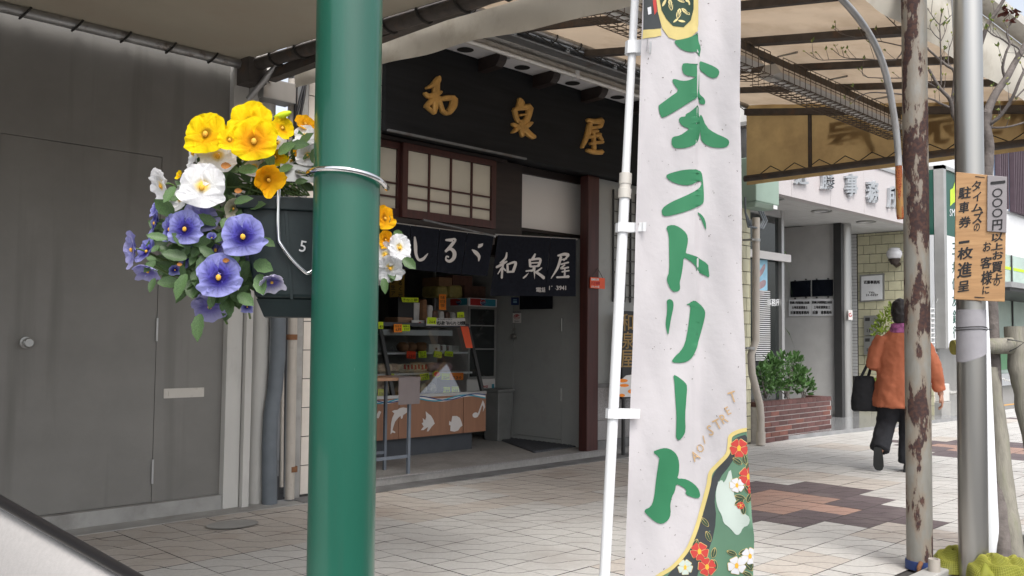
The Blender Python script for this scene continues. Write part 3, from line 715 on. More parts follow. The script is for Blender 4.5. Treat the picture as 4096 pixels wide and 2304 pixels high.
# red posts, panels right of the door
c0_, c1_ = bY(1477, 900, 5.96).x, bY(1505, 900, 5.96).x
bevel(MB().box((c0_, 5.955, FZ), (c1_, 6.07, zb)).build('red_post', 'red_wood', shop), .01)
xe = 9.32
MB().box((c1_+.003, 6.02, .70), (xe, 6.2, zb)).build('side_panel', 'door_grey', shop)
MB().box((c1_+.003, 5.98, .70), (xe, 6.019, .74)).build('ledge', 'concrete_dark', shop)
gp = None
for k in range(4):
    x0 = c1_+.004+.51*k; MB().box((x0, 5.985, FZ+.1), (x0+.506, 6.2, .36)).build('granite_slab', 'granite', shop); MB().box((x0, 5.988, .364), (x0+.506, 6.2, .698)).build('granite_slab', 'granite', shop)
MB().box((c1_+.003, 5.96, FZ), (xe, 6.2, FZ+.098)).build('plinth', 'concrete_dark', shop)
xg = bY(1540, 600, 6.0).x
mb = MB()
for k in range(5): mb.box((xg+.02+.1*k, 5.995, 1.6), (xg+.03+.1*k, 6.015, 2.8))
for k in range(9): mb.box((xg, 5.985, 1.65+.13*k), (xg+.5, 5.994, 1.66+.13*k))
mb.build('lattice', 'dark_metal', shop)
# paper windows
YS = 6.04
C4 = (1500, 500, 1.9319)
def c4(x, y, Y=YS): return onY(C4[0]+x/C4[2], C4[1]+y/C4[2], Y)
zT, zM1, zM2, zB_ = c4(245, 192).z, c4(245, 457).z, c4(245, 563).z, c4(240, 652).z
def shoji(xs, label, dy):
    f = .055; x0, x1 = xs[0], xs[-1]; Y = YS+dy
    fr = MB().box((x0-f, Y-.02, zB_-f*1.3), (x0, Y+.02, zT+f)).box((x1, Y-.02, zB_-f*1.3), (x1+f, Y+.02, zT+f)).box((x0, Y-.02, zT), (x1, Y+.02, zT+f)).box((x0, Y-.02, zB_-f*1.3), (x1, Y+.02, zB_))
    w = fr.build('shoji_window', 'red_wood', shop, label=label)
    for a, b in zip(xs[:-1], xs[1:]):
        for za, zc in ((zT, zM1), (zM1, zM2), (zM2, zB_)):
            MB().box((a+.003, Y+.004, zc+.003), (b-.003, Y+.009, za-.003)).build('pane', 'paper', w)
    for a in xs[1:-1]: MB().box((a-.008, Y-.014, zB_), (a+.008, Y+.003, zT)).build('muntin', 'red_wood', w)
    for z in (zM1, zM2): MB().box((x0, Y-.012, z-.007), (x1, Y+.002, z+.007)).build('muntin', 'red_wood', w)
xs = [c4(q, 400).x for q in (245, 415, 583, 744, 893)]
shoji(xs, 'paper window nearest the white panel', 0)
d = xs[1]-xs[0]; xr = c4(190, 400).x
shoji([xr-4*d, xr-3*d, xr-2*d, xr-d, xr], 'paper window half hidden by the green pole', .045)
xw0, xw1 = bY(1292, 500, 6.24).x, bY(1454, 500, 6.24).x
zw0, zw1 = bY(1292, 402, 6.24).z, bY(1292, 570, 6.24).z
MB().box((xw0, 6.24, zw1), (XD-.004, 6.27, zw0)).build('white_panel', 'white_panel', shop)
MB().box((xw0-.02, 6.225, zw0), (XD+.03, 6.28, zw0+.05)).box((xw0-.02, 6.225, zw1-.03), (XD, 6.28, zw1)).box((xw0-.02, 6.225, zw1), (xw0-.002, 6.28, zw0)).build('panel_frame', 'dark_wood', shop)
MB().box((xs[-1]+.06, 6.10, 1.98), (xw0-.024, 6.26, zb)).build('post', 'dark_wood', shop)
MB().box((XL, 6.03, zB_-.22), (xs[-1]+.055, 6.10, zB_-.078)).build('lintel', 'dark_wood', shop)
MB().box((XL, 6.02, zT+.06), (xs[-1]+.2, 6.09, zb)).build('head_beam', 'dark_wood', shop)
MB().box((xw0-.02, 6.20, zb-.05), (c1_, 6.30, zb+.02)).build('head_beam', 'dark_wood', shop)
# sign board with carved gilt characters
sg = thing('shop_sign', 'long black wooden shop sign with three carved gilt characters', 'sign', (6.2, 5.9, zb))
bevel(MB().box((XL+.0, 5.90, zb), (9.34, 5.985, zt)).build('board', 'black_wood', sg), .008)
GOLD = {'和': [[(545, 622, 26), (532, 655, 44), (490, 692, 30), (446, 712, 16)], [(432, 752, 20), (470, 778, 34), (520, 762, 44), (562, 742, 22)], [(528, 660, 40), (522, 760, 46), (516, 860, 36), (508, 916, 22)], [(505, 795, 38), (462, 840, 32), (436, 862, 20)], [(446, 858, 24), (480, 890, 22), (505, 914, 18)], [(540, 782, 26), (560, 850, 28), (578, 896, 24)], [(552, 800, 30), (610, 792, 36), (668, 792, 36)], [(668, 796, 44), (662, 850, 48), (632, 900, 40)], [(566, 890, 22), (604, 914, 28), (640, 908, 24)]],
 '泉': [[(1192, 796, 18), (1206, 836, 50), (1176, 872, 24)], [(1152, 884, 24), (1216, 868, 38), (1278, 862, 40)], [(1156, 886, 28), (1170, 945, 26), (1188, 985, 24)], [(1280, 868, 42), (1266, 930, 40), (1246, 985, 38)], [(1192, 930, 16), (1238, 924, 16)], [(1190, 982, 26), (1246, 984, 30)], [(1216, 980, 40), (1214, 1050, 36), (1218, 1100, 18)], [(1138, 1000, 18), (1166, 1016, 28), (1184, 1024, 22)], [(1186, 1026, 28), (1160, 1052, 26), (1136, 1070, 14)], [(1236, 1022, 38), (1270, 1002, 34), (1292, 990, 18)], [(1234, 1036, 34), (1270, 1078, 36), (1312, 1108, 30)]],
 '屋': [[(1742, 968, 24), (1800, 980, 34), (1858, 974, 42)], [(1856, 978, 34), (1848, 1022, 22)], [(1752, 1034, 22), (1800, 1030, 26), (1850, 1020, 22)], [(1762, 1000, 30), (1742, 1090, 32), (1698, 1190, 18)], [(1772, 1062, 22), (1822, 1058, 24)], [(1752, 1106, 20), (1800, 1098, 24), (1842, 1082, 24)], [(1790, 1066, 20), (1796, 1204, 22)], [(1764, 1158, 20), (1810, 1150, 22), (1862, 1146, 22)], [(1836, 1094, 22), (1856, 1130, 20)], [(1738, 1210, 22), (1800, 1226, 30), (1858, 1226, 34)]]}
for ch in '和泉屋': brush(MB(), [[(x, y, w*1.22) for x, y, w in q] for q in GOLD[ch]], mpY(5.90, 1480, 0, 2.0125), .0, .032).build('character', 'gold', sg)
# soffit over the sign
so = thing('eaves', 'white eaves boards with round vent holes between dark rafter ends above the sign', 'eaves', (6.5, 5.75, zt))
for k in range(7):
    x0 = 4.22+.712*k
    b = MB().box((x0, 5.63, zt+.002), (x0+.69, 5.985, zt+.02)).build('soffit_board', 'soffit_white', so)
    MB().disc((x0+.27, 5.80, zt-.001), V((.075, 0, 0)), V((0, .075, 0)), 20).build('vent_hole', 'hole', b)
    MB().loft([[V((x0+.52+dx, y, z)) for y, z in ((5.90, zt), (5.64, zt), (5.62, zt-.03), (5.64, zt-.075), (5.68, zt-.11), (5.90, zt-.12))] for dx in (0, .09)]).build('rafter_end', 'dark_wood', so)
bevel(MB().box((4.2, 5.57, zt-.02), (9.2, 5.628, zt+.13)).build('fascia', 'cream_metal', so), .005)
tl = thing('strip_light', 'white strip light tubes end to end along the eaves above the sign', 'light fixture', (6, 5.55, zt))
xj = onY(1480+1720/2.0704, 630/2.0704, 5.52).x
for a, b in ((xj-1.5, xj-.03), (xj+.03, xj+1.5), (xj-3, xj-1.53)):
    if b > 4.2: MB().tube([(max(a, 4.25), 5.53, zt-.035), (b, 5.53, zt-.035)], .019, 12).build('tube', 'tube_white', tl, smooth=60)
for x in (xj-1.5, xj, xj+1.5): MB().box((x-.022, 5.515, zt-.06), (x+.022, 5.57, zt+.02)).build('lamp_holder', 'white_plastic', tl)
MB().box((4.25, 5.535, zt-.012), (9.1, 5.569, zt+.03)).build('housing', 'cream_metal', tl)

# ------------------------------------------------------------------ curtains over the entrance
INKS = {'し': [[(350, 862, 14), (352, 930, 28), (352, 1000, 24), (372, 1046, 22), (412, 1040, 24), (440, 1015, 16), (458, 995, 5)]],
 'る': [[(606, 886, 14), (650, 886, 26), (686, 884, 24), (655, 930, 28), (606, 978, 22)], [(606, 976, 18), (650, 956, 24), (686, 985, 32), (684, 1030, 32), (648, 1056, 24), (612, 1044, 18), (614, 1018, 12), (636, 1022, 14)]],
 'こ': [[(822, 884, 10), (852, 896, 24), (888, 918, 40), (868, 946, 14)], [(818, 964, 8), (846, 986, 30), (872, 1018, 26), (870, 1056, 8)]],
 '和': [[(1102, 986, 10), (1092, 1035, 20), (1040, 1072, 10)], [(1004, 1106, 18), (1060, 1082, 22), (1106, 1058, 14)], [(1076, 1050, 20), (1066, 1120, 22), (1062, 1190, 24)], [(1058, 1112, 18), (1016, 1160, 8)], [(1076, 1112, 14), (1098, 1132, 14)], [(1110, 1080, 16), (1116, 1145, 20)], [(1112, 1082, 14), (1172, 1066, 20), (1154, 1142, 22)], [(1116, 1142, 16), (1152, 1140, 16)]],
 '泉': [[(1324, 998, 12), (1304, 1045, 24)], [(1284, 1042, 16), (1290, 1100, 18)], [(1288, 1046, 14), (1362, 1040, 20), (1346, 1096, 20)], [(1294, 1071, 12), (1346, 1068, 12)], [(1290, 1100, 14), (1346, 1096, 14)], [(1316, 1096, 20), (1312, 1150, 20), (1306, 1200, 24)], [(1306, 1130, 14), (1258, 1136, 12)], [(1300, 1140, 16), (1238, 1192, 12)], [(1372, 1110, 10), (1326, 1146, 16)], [(1326, 1144, 18), (1392, 1192, 28)]],
 '屋': [[(1508, 1012, 14), (1560, 1000, 24), (1594, 1006, 24)], [(1592, 1010, 18), (1554, 1052, 10)], [(1522, 1048, 12), (1578, 1036, 12)], [(1532, 1020, 20), (1506, 1110, 18), (1460, 1194, 6)], [(1530, 1082, 12), (1592, 1066, 14)], [(1562, 1086, 12), (1530, 1116, 12), (1592, 1106, 14)], [(1538, 1142, 12), (1596, 1132, 12)], [(1562, 1112, 12), (1560, 1180, 16)], [(1500, 1186, 16), (1550, 1184, 16), (1592, 1180, 24)]]}
def curtain(label, px, Y, items, small, slits, seed):
    (tl_, tr_, br_, bl_) = [onY(C4[0]+x/C4[2], C4[1]+y/C4[2], Y) for x, y in px]
    t = thing('shop_curtain', label, 'curtain', (tl_+tr_)/2, 'navy curtains over the shop entrance')
    rnd = random.Random(seed); ph = [rnd.uniform(0, 6) for _ in range(6)]
    w = lambda u, v: v*(.018*math.sin(u*11+ph[0])+.012*math.sin(u*23+ph[1])+.02*math.sin(u*4+ph[2]))
    edges = [0]+slits+[1]
    for a, b in zip(edges[:-1], edges[1:]):
        a2, b2 = a+(.002 if a else 0), b-(.002 if b < 1 else 0)
        def fn(u, v):
            uu = a2+(b2-a2)*u; P_ = (tl_*(1-uu)+tr_*uu)*(1-v)+(bl_*(1-uu)+br_*uu)*v; P_.y += w(uu, v)-.004*v; return P_
        MB().grid(fn, 14, 10).build('curtain_panel', 'navy', t, smooth=True)
    x0, x1 = tl_.x, tr_.x
    def mp(x, y, h=0):
        p = onY(C4[0]+x/C4[2], C4[1]+y/C4[2], Y); u = (p.x-x0)/(x1-x0); v = (tl_.z-p.z)/(tl_.z-bl_.z)
        return p+V((0, w(u, v)-.004*v-h-.004, 0))
    for ch in items: brush(MB(), INKS[ch], lambda x, y, h=0: mp((1480+x/2.0125-C4[0])*C4[2], (520+y/2.0125-C4[1])*C4[2], h), .003).build('character', 'ink_white', t)
    for q in small or (): write(MB(), [q], mp, .003, 2, .006).build('lettering', 'ink_white', t)
    MB().tube([tl_+V((-.03, .012, .0)), tr_+V((.03, .012, .0))], .011, 8).build('rod', 'bent_pipe', t, smooth=60)
curtain('navy curtain with three white hiragana under the paper windows', [(30, 745), (918, 858), (868, 1168), (30, 1098)], 5.99, 'しるこ', None, [.25, .5, .75], 1)
curtain('navy curtain with three white kanji and a telephone line in front of the grey door', [(950, 850), (1553, 882), (1527, 1325), (880, 1318)], 6.03, '和泉屋', [('電話', 1235, 1255, 1312, 1292), ('13-3941', 1350, 1243, 1470, 1275)], [.66], 2)
a = onY(C4[0]+372/C4[2], C4[1]+732/C4[2], 5.9); b = onY(C4[0]+918/C4[2], C4[1]+857/C4[2], 5.9)
MB().tube([a, b], .009, 8).build('curtain_pole', 'beam_grey', label='thin grey pole hanging slanted over the hiragana curtain', cat='pole', smooth=60)
p0 = onX(1900+305/1.7045, 1050+220/1.7045, XD-.03); p1 = onX(1900+527/1.7045, 1050+316/1.7045, XD-.03)
MB().grid(lambda u, v: V((XD-.03+.006*math.sin(u*14), p0.y+(p1.y-p0.y)*u, 1.95+(p1.z-1.95)*v)), 10, 6).build('door_cloth', 'navy', label='short plain navy cloth hung on the grey door behind the kanji curtain', cat='cloth', smooth=True)

# ------------------------------------------------------------------ display case and goods
YF = 6.8
scs = thing('display_case', 'refrigerated display case with sloping glass and a wood print front with sea animals', 'display case', (5.5, 7.1, FZ))
xr = bY(1222, 1050, YF).x; xl = 4.46
zp = bY(1222, 991, YF).z; zk = bY(1222, 1084, YF).z
MB().box((xl, YF+.10, FZ+.001), (xr-.10, 7.6, zk-.002)).build('kick_plate', 'kick', scs)
MB().box((xl, YF+.02, zk), (xr-.002, 7.62, zp)).build('body', 'kick', scs)
xa, xb = onY(1480+193/C5[2], 1800, YF).x, onY(1480+633/C5[2], 1800, YF).x
for a, b in ((xl, xa-.002), (xa+.002, xb-.004), (xb+.004, xr)): MB().box((a, YF, zk), (b, YF+.018, zp)).build('front_panel', 'wood_print', scs)
mp = mpY(YF, *C5)
an = [[(147, 1015), (165, 1006), (185, 1005), (200, 993), (225, 988), (250, 992), (256, 1003), (254, 1020), (240, 1030), (225, 1040), (220, 1062), (210, 1066), (207, 1045), (190, 1060), (170, 1085), (158, 1120), (152, 1143), (172, 1155), (168, 1163), (150, 1158), (138, 1172), (140, 1150), (142, 1100), (150, 1060), (165, 1028)],
      [(378, 1014), (395, 1030), (415, 1045), (432, 1075), (440, 1098), (420, 1118), (398, 1150), (385, 1152), (395, 1122), (380, 1130), (365, 1142), (345, 1143), (365, 1118), (350, 1095), (362, 1090), (358, 1060), (375, 1075), (382, 1055)],
      [(560, 1047), (590, 1046), (612, 1060), (622, 1085), (630, 1112), (615, 1122), (600, 1145), (575, 1153), (545, 1148), (548, 1110), (537, 1108), (540, 1078), (552, 1090)],
      [(60, 1010), (75, 1018), (66, 1040), (58, 1062), (40, 1060), (48, 1030)]]
for nm, pl in zip(('dolphin_print', 'fish_print', 'fish_print', 'fish_print'), an): flat(MB(), [pl], mp, .003).build(nm, 'ink_white', scs)
flat(flat(MB(), [ell(718, 1040, 21, 18, 14, -.3)], mp, .003), [[(732, 1034), (768, 938), (778, 960), (783, 985), (768, 1020), (772, 985), (764, 972), (742, 1040)]], mp, .003).build('music_note_print', 'ink_white', scs)
for kk, (m_, am, of, wd, ph) in enumerate((('white_panel', 14, 0, 20, 0), ('cyan_print', 16, 2, 9, .6), ('blue_print', 17, -2, 7, -.5))):
    up, dn = [], []
    for k in range(41):
        x = -190+k*24.4; yb = 942-.0*(x-60)-(x-60)*.042; s_ = am*math.sin(x/62+ph)
        up.append((x, yb+s_+of-wd/2)); dn.append((x, yb+s_+of+wd/2))
    mb = MB()
    for k in range(40): flat(mb, [[up[k], up[k+1], dn[k+1], dn[k]]], mp, .003+.0015*kk)
    mb.build('wave_print', m_, scs)
ZG0, ZG1, YG1 = zp+.03, 1.31, 7.05
YG = lambda z: YF+.02+(YG1-YF-.02)*(z-ZG0)/(ZG1-ZG0)
gn = V((0, -(ZG1-ZG0), (YG1-YF-.02))).normalized()
MB().box((xl, YF-.004, zp+.001), (xr+.004, YF+.05, ZG0)).build('sill', 'steel_dull', scs)
for x in (xr-.02, onP(1480+185/C5[2], 1050+780/C5[2], (0, YF, 0), (0, 1, 0)).x-.02):
    MB().hexa([V((x-.018, YF+.02, ZG0)), V((x+.018, YF+.02, ZG0)), V((x+.018, YF+.055, ZG0)), V((x-.018, YF+.055, ZG0))], [V((x-.018, YG1, ZG1)), V((x+.018, YG1, ZG1)), V((x+.018, YG1+.035, ZG1)), V((x-.018, YG1+.035, ZG1))]).build('corner_post', 'dark_metal', scs)
MB().grid(lambda u, v: V((xl+(xr-.04-xl)*u, YF+.03+(YG1-.02-YF)*v, ZG0+(ZG1-ZG0)*v)), 6, 2).build('front_glass', 'glass_case', scs)
MB().box((xl, YG1, ZG1), (xr-.02, 7.62, ZG1+.035)).build('top_board', 'kick', scs)
MB().box((xl, 7.57, zp+.001), (xr-.01, 7.62, ZG1-.001)).build('back_panel', 'shop_wall', scs)
gp = lambda x, y, off=.05: onP(1480+x/C5[2], 1050+y/C5[2], V((0, YF+.02, ZG0))-gn*off, gn)
zs1, zs2 = gp(400, 612).z, gp(400, 752).z
for z, y in ((zs1, YG(zs1)+.06), (zs2, YG(zs2)+.06)):
    MB().box((xl+.01, y, z-.018), (xr-.06, 7.56, z)).build('shelf', 'white_plastic', scs)
MB().box((xl+.01, YG1+.05, ZG1-.09), (onY(1480+577/C5[2], 1600, YG1).x, YG1+.12, ZG1-.035)).build('inner_light', 'white_plastic', scs)

def mpG(off): return lambda x, y, h=0: gp(x, y, off)+gn*h
def price(q, m, txt, label, off=.03, ang=0, txt2=None):
    x0, y0, x1, y1 = q; mp = mpG(off)
    cx, cy = (x0+x1)/2, (y0+y1)/2
    rot = lambda x, y: (cx+(x-cx)*math.cos(ang)-(y-cy)*math.sin(ang), cy+(x-cx)*math.sin(ang)+(y-cy)*math.cos(ang))
    c = [rot(*k) for k in ((x0, y0), (x1, y0), (x1, y1), (x0, y1))]
    mb = MB().hexa([mp(*k, 0) for k in c], [mp(*k, .0015) for k in c]); o = mb.build('price_tag', m, label=label, cat='price tag', group='paper price tags in the display case')
    its = [(txt, x0+(x1-x0)*.2, y0+(y1-y0)*.5, x0+(x1-x0)*.85, y1-(y1-y0)*.12)]
    if txt2: its.append((txt2, x0+(x1-x0)*.12, y0+(y1-y0)*.12, x1-(x1-x0)*.12, y0+(y1-y0)*.4))
    write(MB(), its, lambda x, y, h=0: mp(*rot(x, y), h), .003, 1, .01).build('lettering', 'ink', o)
price((250, 605, 312, 655), 'tag_red', '250', 'red price tag on the middle shelf, left of the lime ones', ang=.05)
price((330, 605, 385, 650), 'tag_lime', '220', 'lime price tag just right of the red one on the middle shelf', ang=-.03, txt2='抹しゅ')
price((435, 605, 490, 648), 'tag_lime', '220', 'tilted lime price tag under the white boxes on the middle shelf', ang=.16)
price((508, 605, 566, 640), 'tag_lime', '250', 'rightmost lime price tag of the middle shelf', ang=.08)
price((342, 757, 403, 802), 'tag_lime', '297', 'lime price tag left of the starburst label', ang=-.14, txt2='もも大福')
price((487, 755, 545, 800), 'tag_lime', '220', 'lime price tag right of the starburst label', ang=.03)
price((545, 752, 636, 800), 'tag_orange', '230', 'orange price tag on the lower shelf near the right post')
price((500, 848, 546, 890), 'tag_lime', '180', 'lime price tag on the case floor, left one of the right pair')
price((556, 845, 606, 890), 'tag_lime', '200', 'lime price tag on the case floor, right one of the right pair')
price((54, 862, 96, 912), 'tag_lime', '324', 'lime price tag on the case floor beside the green pole', ang=.05)
price((126, 757, 164, 780), 'tag_lime', '22', 'small lime price tag just above the folding table top')
price((56, 405, 90, 452), 'tag_lime', '43', 'lime price tag high up beside the green pole', off=-.02)
price((218, 424, 271, 468), 'tag_lime', '220', 'lime price tag right of the orange tag under the top board', off=-.02, txt2='抹茶大')
price((162, 420, 218, 476), 'tag_orange', '6月', 'orange price tag under the top board near the left post', off=-.02, txt2='ハット')
price((390, 374, 452, 420), 'tag_lime', '264', 'lime price tag stuck over the left end of the white slogan strip', off=-.035, ang=.05)
price((594, 338, 641, 376), 'tag_lime', '540', 'lime price tag standing on the right end of the top board', off=-.02, ang=-.05)
mp = mpG(.03)
star = [(454+(34 if k % 2 else 24)*math.cos(k*math.pi/12), 762+(28 if k % 2 else 20)*math.sin(k*math.pi/12)) for k in range(24)]
o = flat(MB(), [star], mp, .002).build('starburst_label', 'tag_lime', label='starburst label with a red middle on the lower shelf', cat='label')
flat(MB(), [ell(454, 762, 22, 19, 8)], mp, .004).build('red_middle', 'tag_red', o)
mp = mpG(-.03)
o = MB().hexa([mp(*k, -.003) for k in ((384, 380), (650, 380), (650, 430), (384, 430))], [mp(*k, 0) for k in ((384, 380), (650, 380), (650, 430), (384, 430))]).build('slogan_strip', 'white_panel', label='white slogan strip along the edge of the top board', cat='sign')
write(MB(), [('5位入賞!!「おいしい!」と大絶賛', 455, 400, 648, 426), ('ナンバーワン', 460, 384, 560, 394)], mp, .002, 2, .01).build('lettering', 'ink', o)
# goods
def on(x, y, Yp): return onY(1480+x/C5[2], 1050+y/C5[2], Yp)
def pack(name, q, Yp, dep, m, label, cat, group=None, bev=.012, tap=0, z0=None):
    a = on(q[0], q[3], Yp); b = on(q[2], q[1], Yp); zz = a.z if z0 is None else z0
    w = (b.x-a.x)*tap/2
    mb = MB().hexa([V((a.x, Yp, zz)), V((b.x, Yp, zz)), V((b.x, Yp+dep, zz)), V((a.x, Yp+dep, zz))], [V((a.x+w, Yp+w*.5, b.z)), V((b.x-w, Yp+w*.5, b.z)), V((b.x-w, Yp+dep-w*.5, b.z)), V((a.x+w, Yp+dep-w*.5, b.z))])
    o = bevel(mb.build(name, m, label=label, cat=cat, group=group), bev, 2); return o
zt_ = ZG1+.035
o = pack('gift_box', (192, 240, 300, 350), 7.22, .16, 'black_plastic', 'black gift box with a lime label on the top board', 'box', z0=zt_, bev=.003)
flat(MB(), [[(212, 238), (330, 240), (330, 272), (220, 270)]], mpY(7.20, *C5), .002).build('label', 'tag_lime', o)
write(MB(), [('きなこ餅', 222, 246, 322, 266)], mpY(7.20, *C5), .004, 1).build('lettering', 'ink', o)
pack('gift_box', (300, 275, 350, 350), 7.24, .14, 'pack_white', 'white gift box beside the black one on the top board', 'box', z0=zt_, bev=.003)
pack('wooden_tray', (190, 375, 292, 415), 7.14, .22, 'table_top', 'brown woven tray on the top board near the left post', 'tray', z0=zt_, bev=.006)
o = pack('name_card', (285, 395, 372, 440), 7.10, .006, 'white_panel', 'white card with a red disc leaning on the top board', 'card', bev=.001)
flat(MB(), [ell(340, 418, 11, 13)], mpY(7.098, *C5), .001).build('red_disc', 'red_print', o)
for k, (q, m) in enumerate((((360, 250, 398, 350), 'bread'), ((398, 290, 440, 355), 'pack_white'), ((430, 325, 475, 375), 'pack_brown'), ((474, 330, 516, 378), 'pack_white'), ((516, 335, 556, 380), 'pack_brown'), ((556, 340, 594, 380), 'pack_white'))):
    pack('cake_packet', q, 7.18+.02*(k % 2), .16, m, ['tall brown wrapped cake standing on the top board', 'white wrapped cake right of the tall brown one', 'brown wrapped cake at the left of the lying row', 'white wrapped cake second in the lying row', 'brown wrapped cake third in the lying row', 'white wrapped cake at the right end of the lying row'][k], 'packet', 'wrapped cakes on the top board', .02, .25, z0=zt_)
for k, (x0, x1) in enumerate(((205, 255), (262, 312), (318, 396))):
    a = on(x0, 590, 7.2); b = on(x1, 540, 7.2); m = MB()
    m.loft([[V((a.x+(b.x-a.x)*t, 7.22+.07*math.cos(j*math.pi/5)*q, zs1+.05+.05*math.sin(j*math.pi/5)*q)) for j in range(10)] for t, q in ((0, .3), (.08, .75), (.3, 1), (.7, 1), (.92, .75), (1, .3))])
    m.build('bread_roll', 'bread', label=['brown bun at the left end of the middle shelf', 'brown bun in the middle of the bun row', 'long brown bun next to the white boxes'][k], cat='bun', group='brown buns on the middle shelf', smooth=True)
for k, (x0, x1) in enumerate(((400, 478), (482, 520), (524, 560), (564, 610))):
    o = pack('sweet_box', (x0, 558+k*3, x1, 608), 7.12, .16, 'pack_white', ['wide white sweet box left in the row on the middle shelf', 'narrow white sweet box second in the row', 'narrow white sweet box third in the row', 'white sweet box at the right end of the row'][k], 'box', 'white sweet boxes on the middle shelf', .004, z0=zs1)
    if k < 3: flat(MB(), [[(x0+2, 565+k*3), (x0+12, 565+k*3), (x0+12, 600), (x0+2, 600)]] if k else [ell(452, 588, 8, 9)], mpY(7.117, *C5), .001).build('print', 'pack_brown', o)
def roll(q, m, label, Yp, zz):
    a = on(q[0], q[3], Yp); b = on(q[2], q[1], Yp); r = (b.z-zz)/2*1.0; mb = MB()
    mb.loft([[V((a.x+(b.x-a.x)*t, Yp+r+r*math.cos(j*math.pi/6)*s_, zz+r+r*math.sin(j*math.pi/6)*s_)) for j in range(12)] for t, s_ in ((0, .4), (.06, .85), (.2, 1), (.8, 1), (.94, .85), (1, .4))])
    return mb.build('roll_cake', m, label=label, cat='cake', smooth=True)
o = roll((205, 688, 405, 742), 'pack_cream', 'cream roll with red berries on the lower shelf', 6.98, zs2)
mb = MB()
for k in range(7):
    p = on(240+k*24, 712+4*(k % 2), 6.975); mb.hexa([p+V((-.012, 0, -.02)), p+V((.012, 0, -.02)), p+V((.012, .012, -.02)), p+V((-.012, .012, -.02))], [p+V((-.006, 0, .025)), p+V((.006, 0, .025)), p+V((.006, .012, .025)), p+V((-.006, .012, .025))])
mb.build('berry', 'red_print', o)
roll((410, 680, 575, 740), 'pack_pink', 'long pink roll cake on the lower shelf', 6.98, zs2)
roll((80, 685, 160, 740), 'pack_cream', 'cream roll at the left of the lower shelf by the green pole', 6.98, zs2)
for k, (x0, x1) in enumerate(((345, 405), (412, 468), (110, 165))):
    pack('sweet_bag', (x0, 820, x1, 890), 6.96, .12, 'pack_cream', ['clear bag of green and cream sweets on the case floor, left of the pair', 'clear bag of sweets on the case floor beside the bright reflection', 'clear bag of sweets on the case floor behind the folding table'][k], 'bag', 'bags of sweets on the case floor', .03, .4, z0=ZG0)
a = on(470, 322, 7.16); b = on(520, 218, 7.16)
o = MB().box((a.x, 7.16, a.z), (b.x, 7.164, b.z)).build('hanging_slip', 'tag_orange', label='tall orange paper slip standing behind the wrapped cakes', cat='paper slip')
write(MB(), [('味', 480, 228, 510, 250), ('自', 480, 254, 510, 276), ('慢', 480, 280, 510, 304)], mpY(7.16, *C5), .002, 1).build('lettering', 'ink', o)
t0 = gp(645, 436, -.02); t1 = gp(675, 582, -.02)
MB().hexa([t1+V((-.045, 0, 0)), t1+V((.05, 0, 0)), t1+V((.05, -.004, 0)), t1+V((-.045, -.004, 0))], [t0+V((-.06, 0, 0)), t0+V((.05, 0, 0)), t0+V((.05, -.004, 0)), t0+V((-.06, -.004, 0))]).build('orange_notice', 'orange_sign', label='orange notice strip taped to the sloping right post of the display case', cat='notice')

# ------------------------------------------------------------------ drinks fridge
YR = 7.5; fx0 = onY(1480+668/C5[2], 1400, YR).x; fx1 = XD-.03
fr = thing('drinks_fridge', 'glass door drinks fridge with a red and blue cola header', 'fridge', ((fx0+fx1)/2, YR+.3, FZ))
zf1 = on(670, 240, YR).z; zf0 = on(670, 296, YR).z; zl = on(760, 795, YR).z; z00 = on(790, 1105, YR).z
MB().box((fx0, YR+.012, z00), (fx1, YR+.6, zl)).box((fx0, YR+.012, zl), (fx0+.03, YR+.6, zf0)).box((fx1-.03, YR+.012, zl), (fx1, YR+.6, zf0)).box((fx0+.03, YR+.55, zl), (fx1-.03, YR+.6, zf0)).build('cabinet', 'white_panel', fr)
hd = MB().box((fx0, YR, zf0), (fx1, YR+.6, zf1)).build('header', 'white_plastic', fr)
def headr(mp, x0, x1, y0, y1, sl, parent):
    f = lambda x, y: (x, y+(x-x0)*sl)
    xm = x0+(x1-x0)*.42
    flat(MB(), [[f(x0, y0), f(xm, y0), f(xm+8, y1), f(x0, y1)]], mp, .003).build('red_band', 'red_print', parent)
    flat(MB(), [[f(xm, y0), f(x1, y0), f(x1, y1), f(xm+8, y1)]], mp, .003).build('blue_band', 'cyan_print', parent)
    cx, cy = f(x0+(x1-x0)*.5, (y0+y1)/2); r = (y1-y0)*.42
    flat(MB(), [ell(cx, cy, r, r, 20)], mp, .005).build('disc', 'white_plastic', parent)
    flat(MB(), [[(cx+r*.92*math.cos(t), cy+r*.92*math.sin(t)-1) for t in [math.pi+k*math.pi/8 for k in range(9)]][:9]+[(cx+r*.5, cy-r*.35), (cx-r*.5, cy-r*.28)]], mp, .007).build('red_arc', 'red_print', parent)
    flat(MB(), [[(cx+r*.92*math.cos(t), cy+r*.92*math.sin(t)+1) for t in [k*math.pi/8 for k in range(9)]]+[(cx-r*.5, cy+r*.35), (cx+r*.5, cy+r*.28)]], mp, .007).build('blue_arc', 'blue_print', parent)
    write(MB(), [('PEPSI', cx-r*.8, cy-r*.24, cx+r*.8, cy+r*.26)], mp, .009, 1, .03).build('lettering', 'blue_print', parent)
headr(mpY(YR, *C5), 682, 856, 244, 290, .06, hd)
headr(mpX(fx0, *C5), 548, 664, 250, 294, -.05, hd)
MB().box((fx0+.002, YR, zl+.002), (fx0+.03, YR+.011, zf0-.002)).box((fx1-.03, YR, zl+.002), (fx1-.002, YR+.011, zf0-.002)).box((fx0+.03, YR, zl+.002), (fx1-.03, YR+.011, zl+.03)).box((fx0+.03, YR, zf0-.03), (fx1-.03, YR+.011, zf0-.002)).build('door_frame', 'steel_dull', fr)
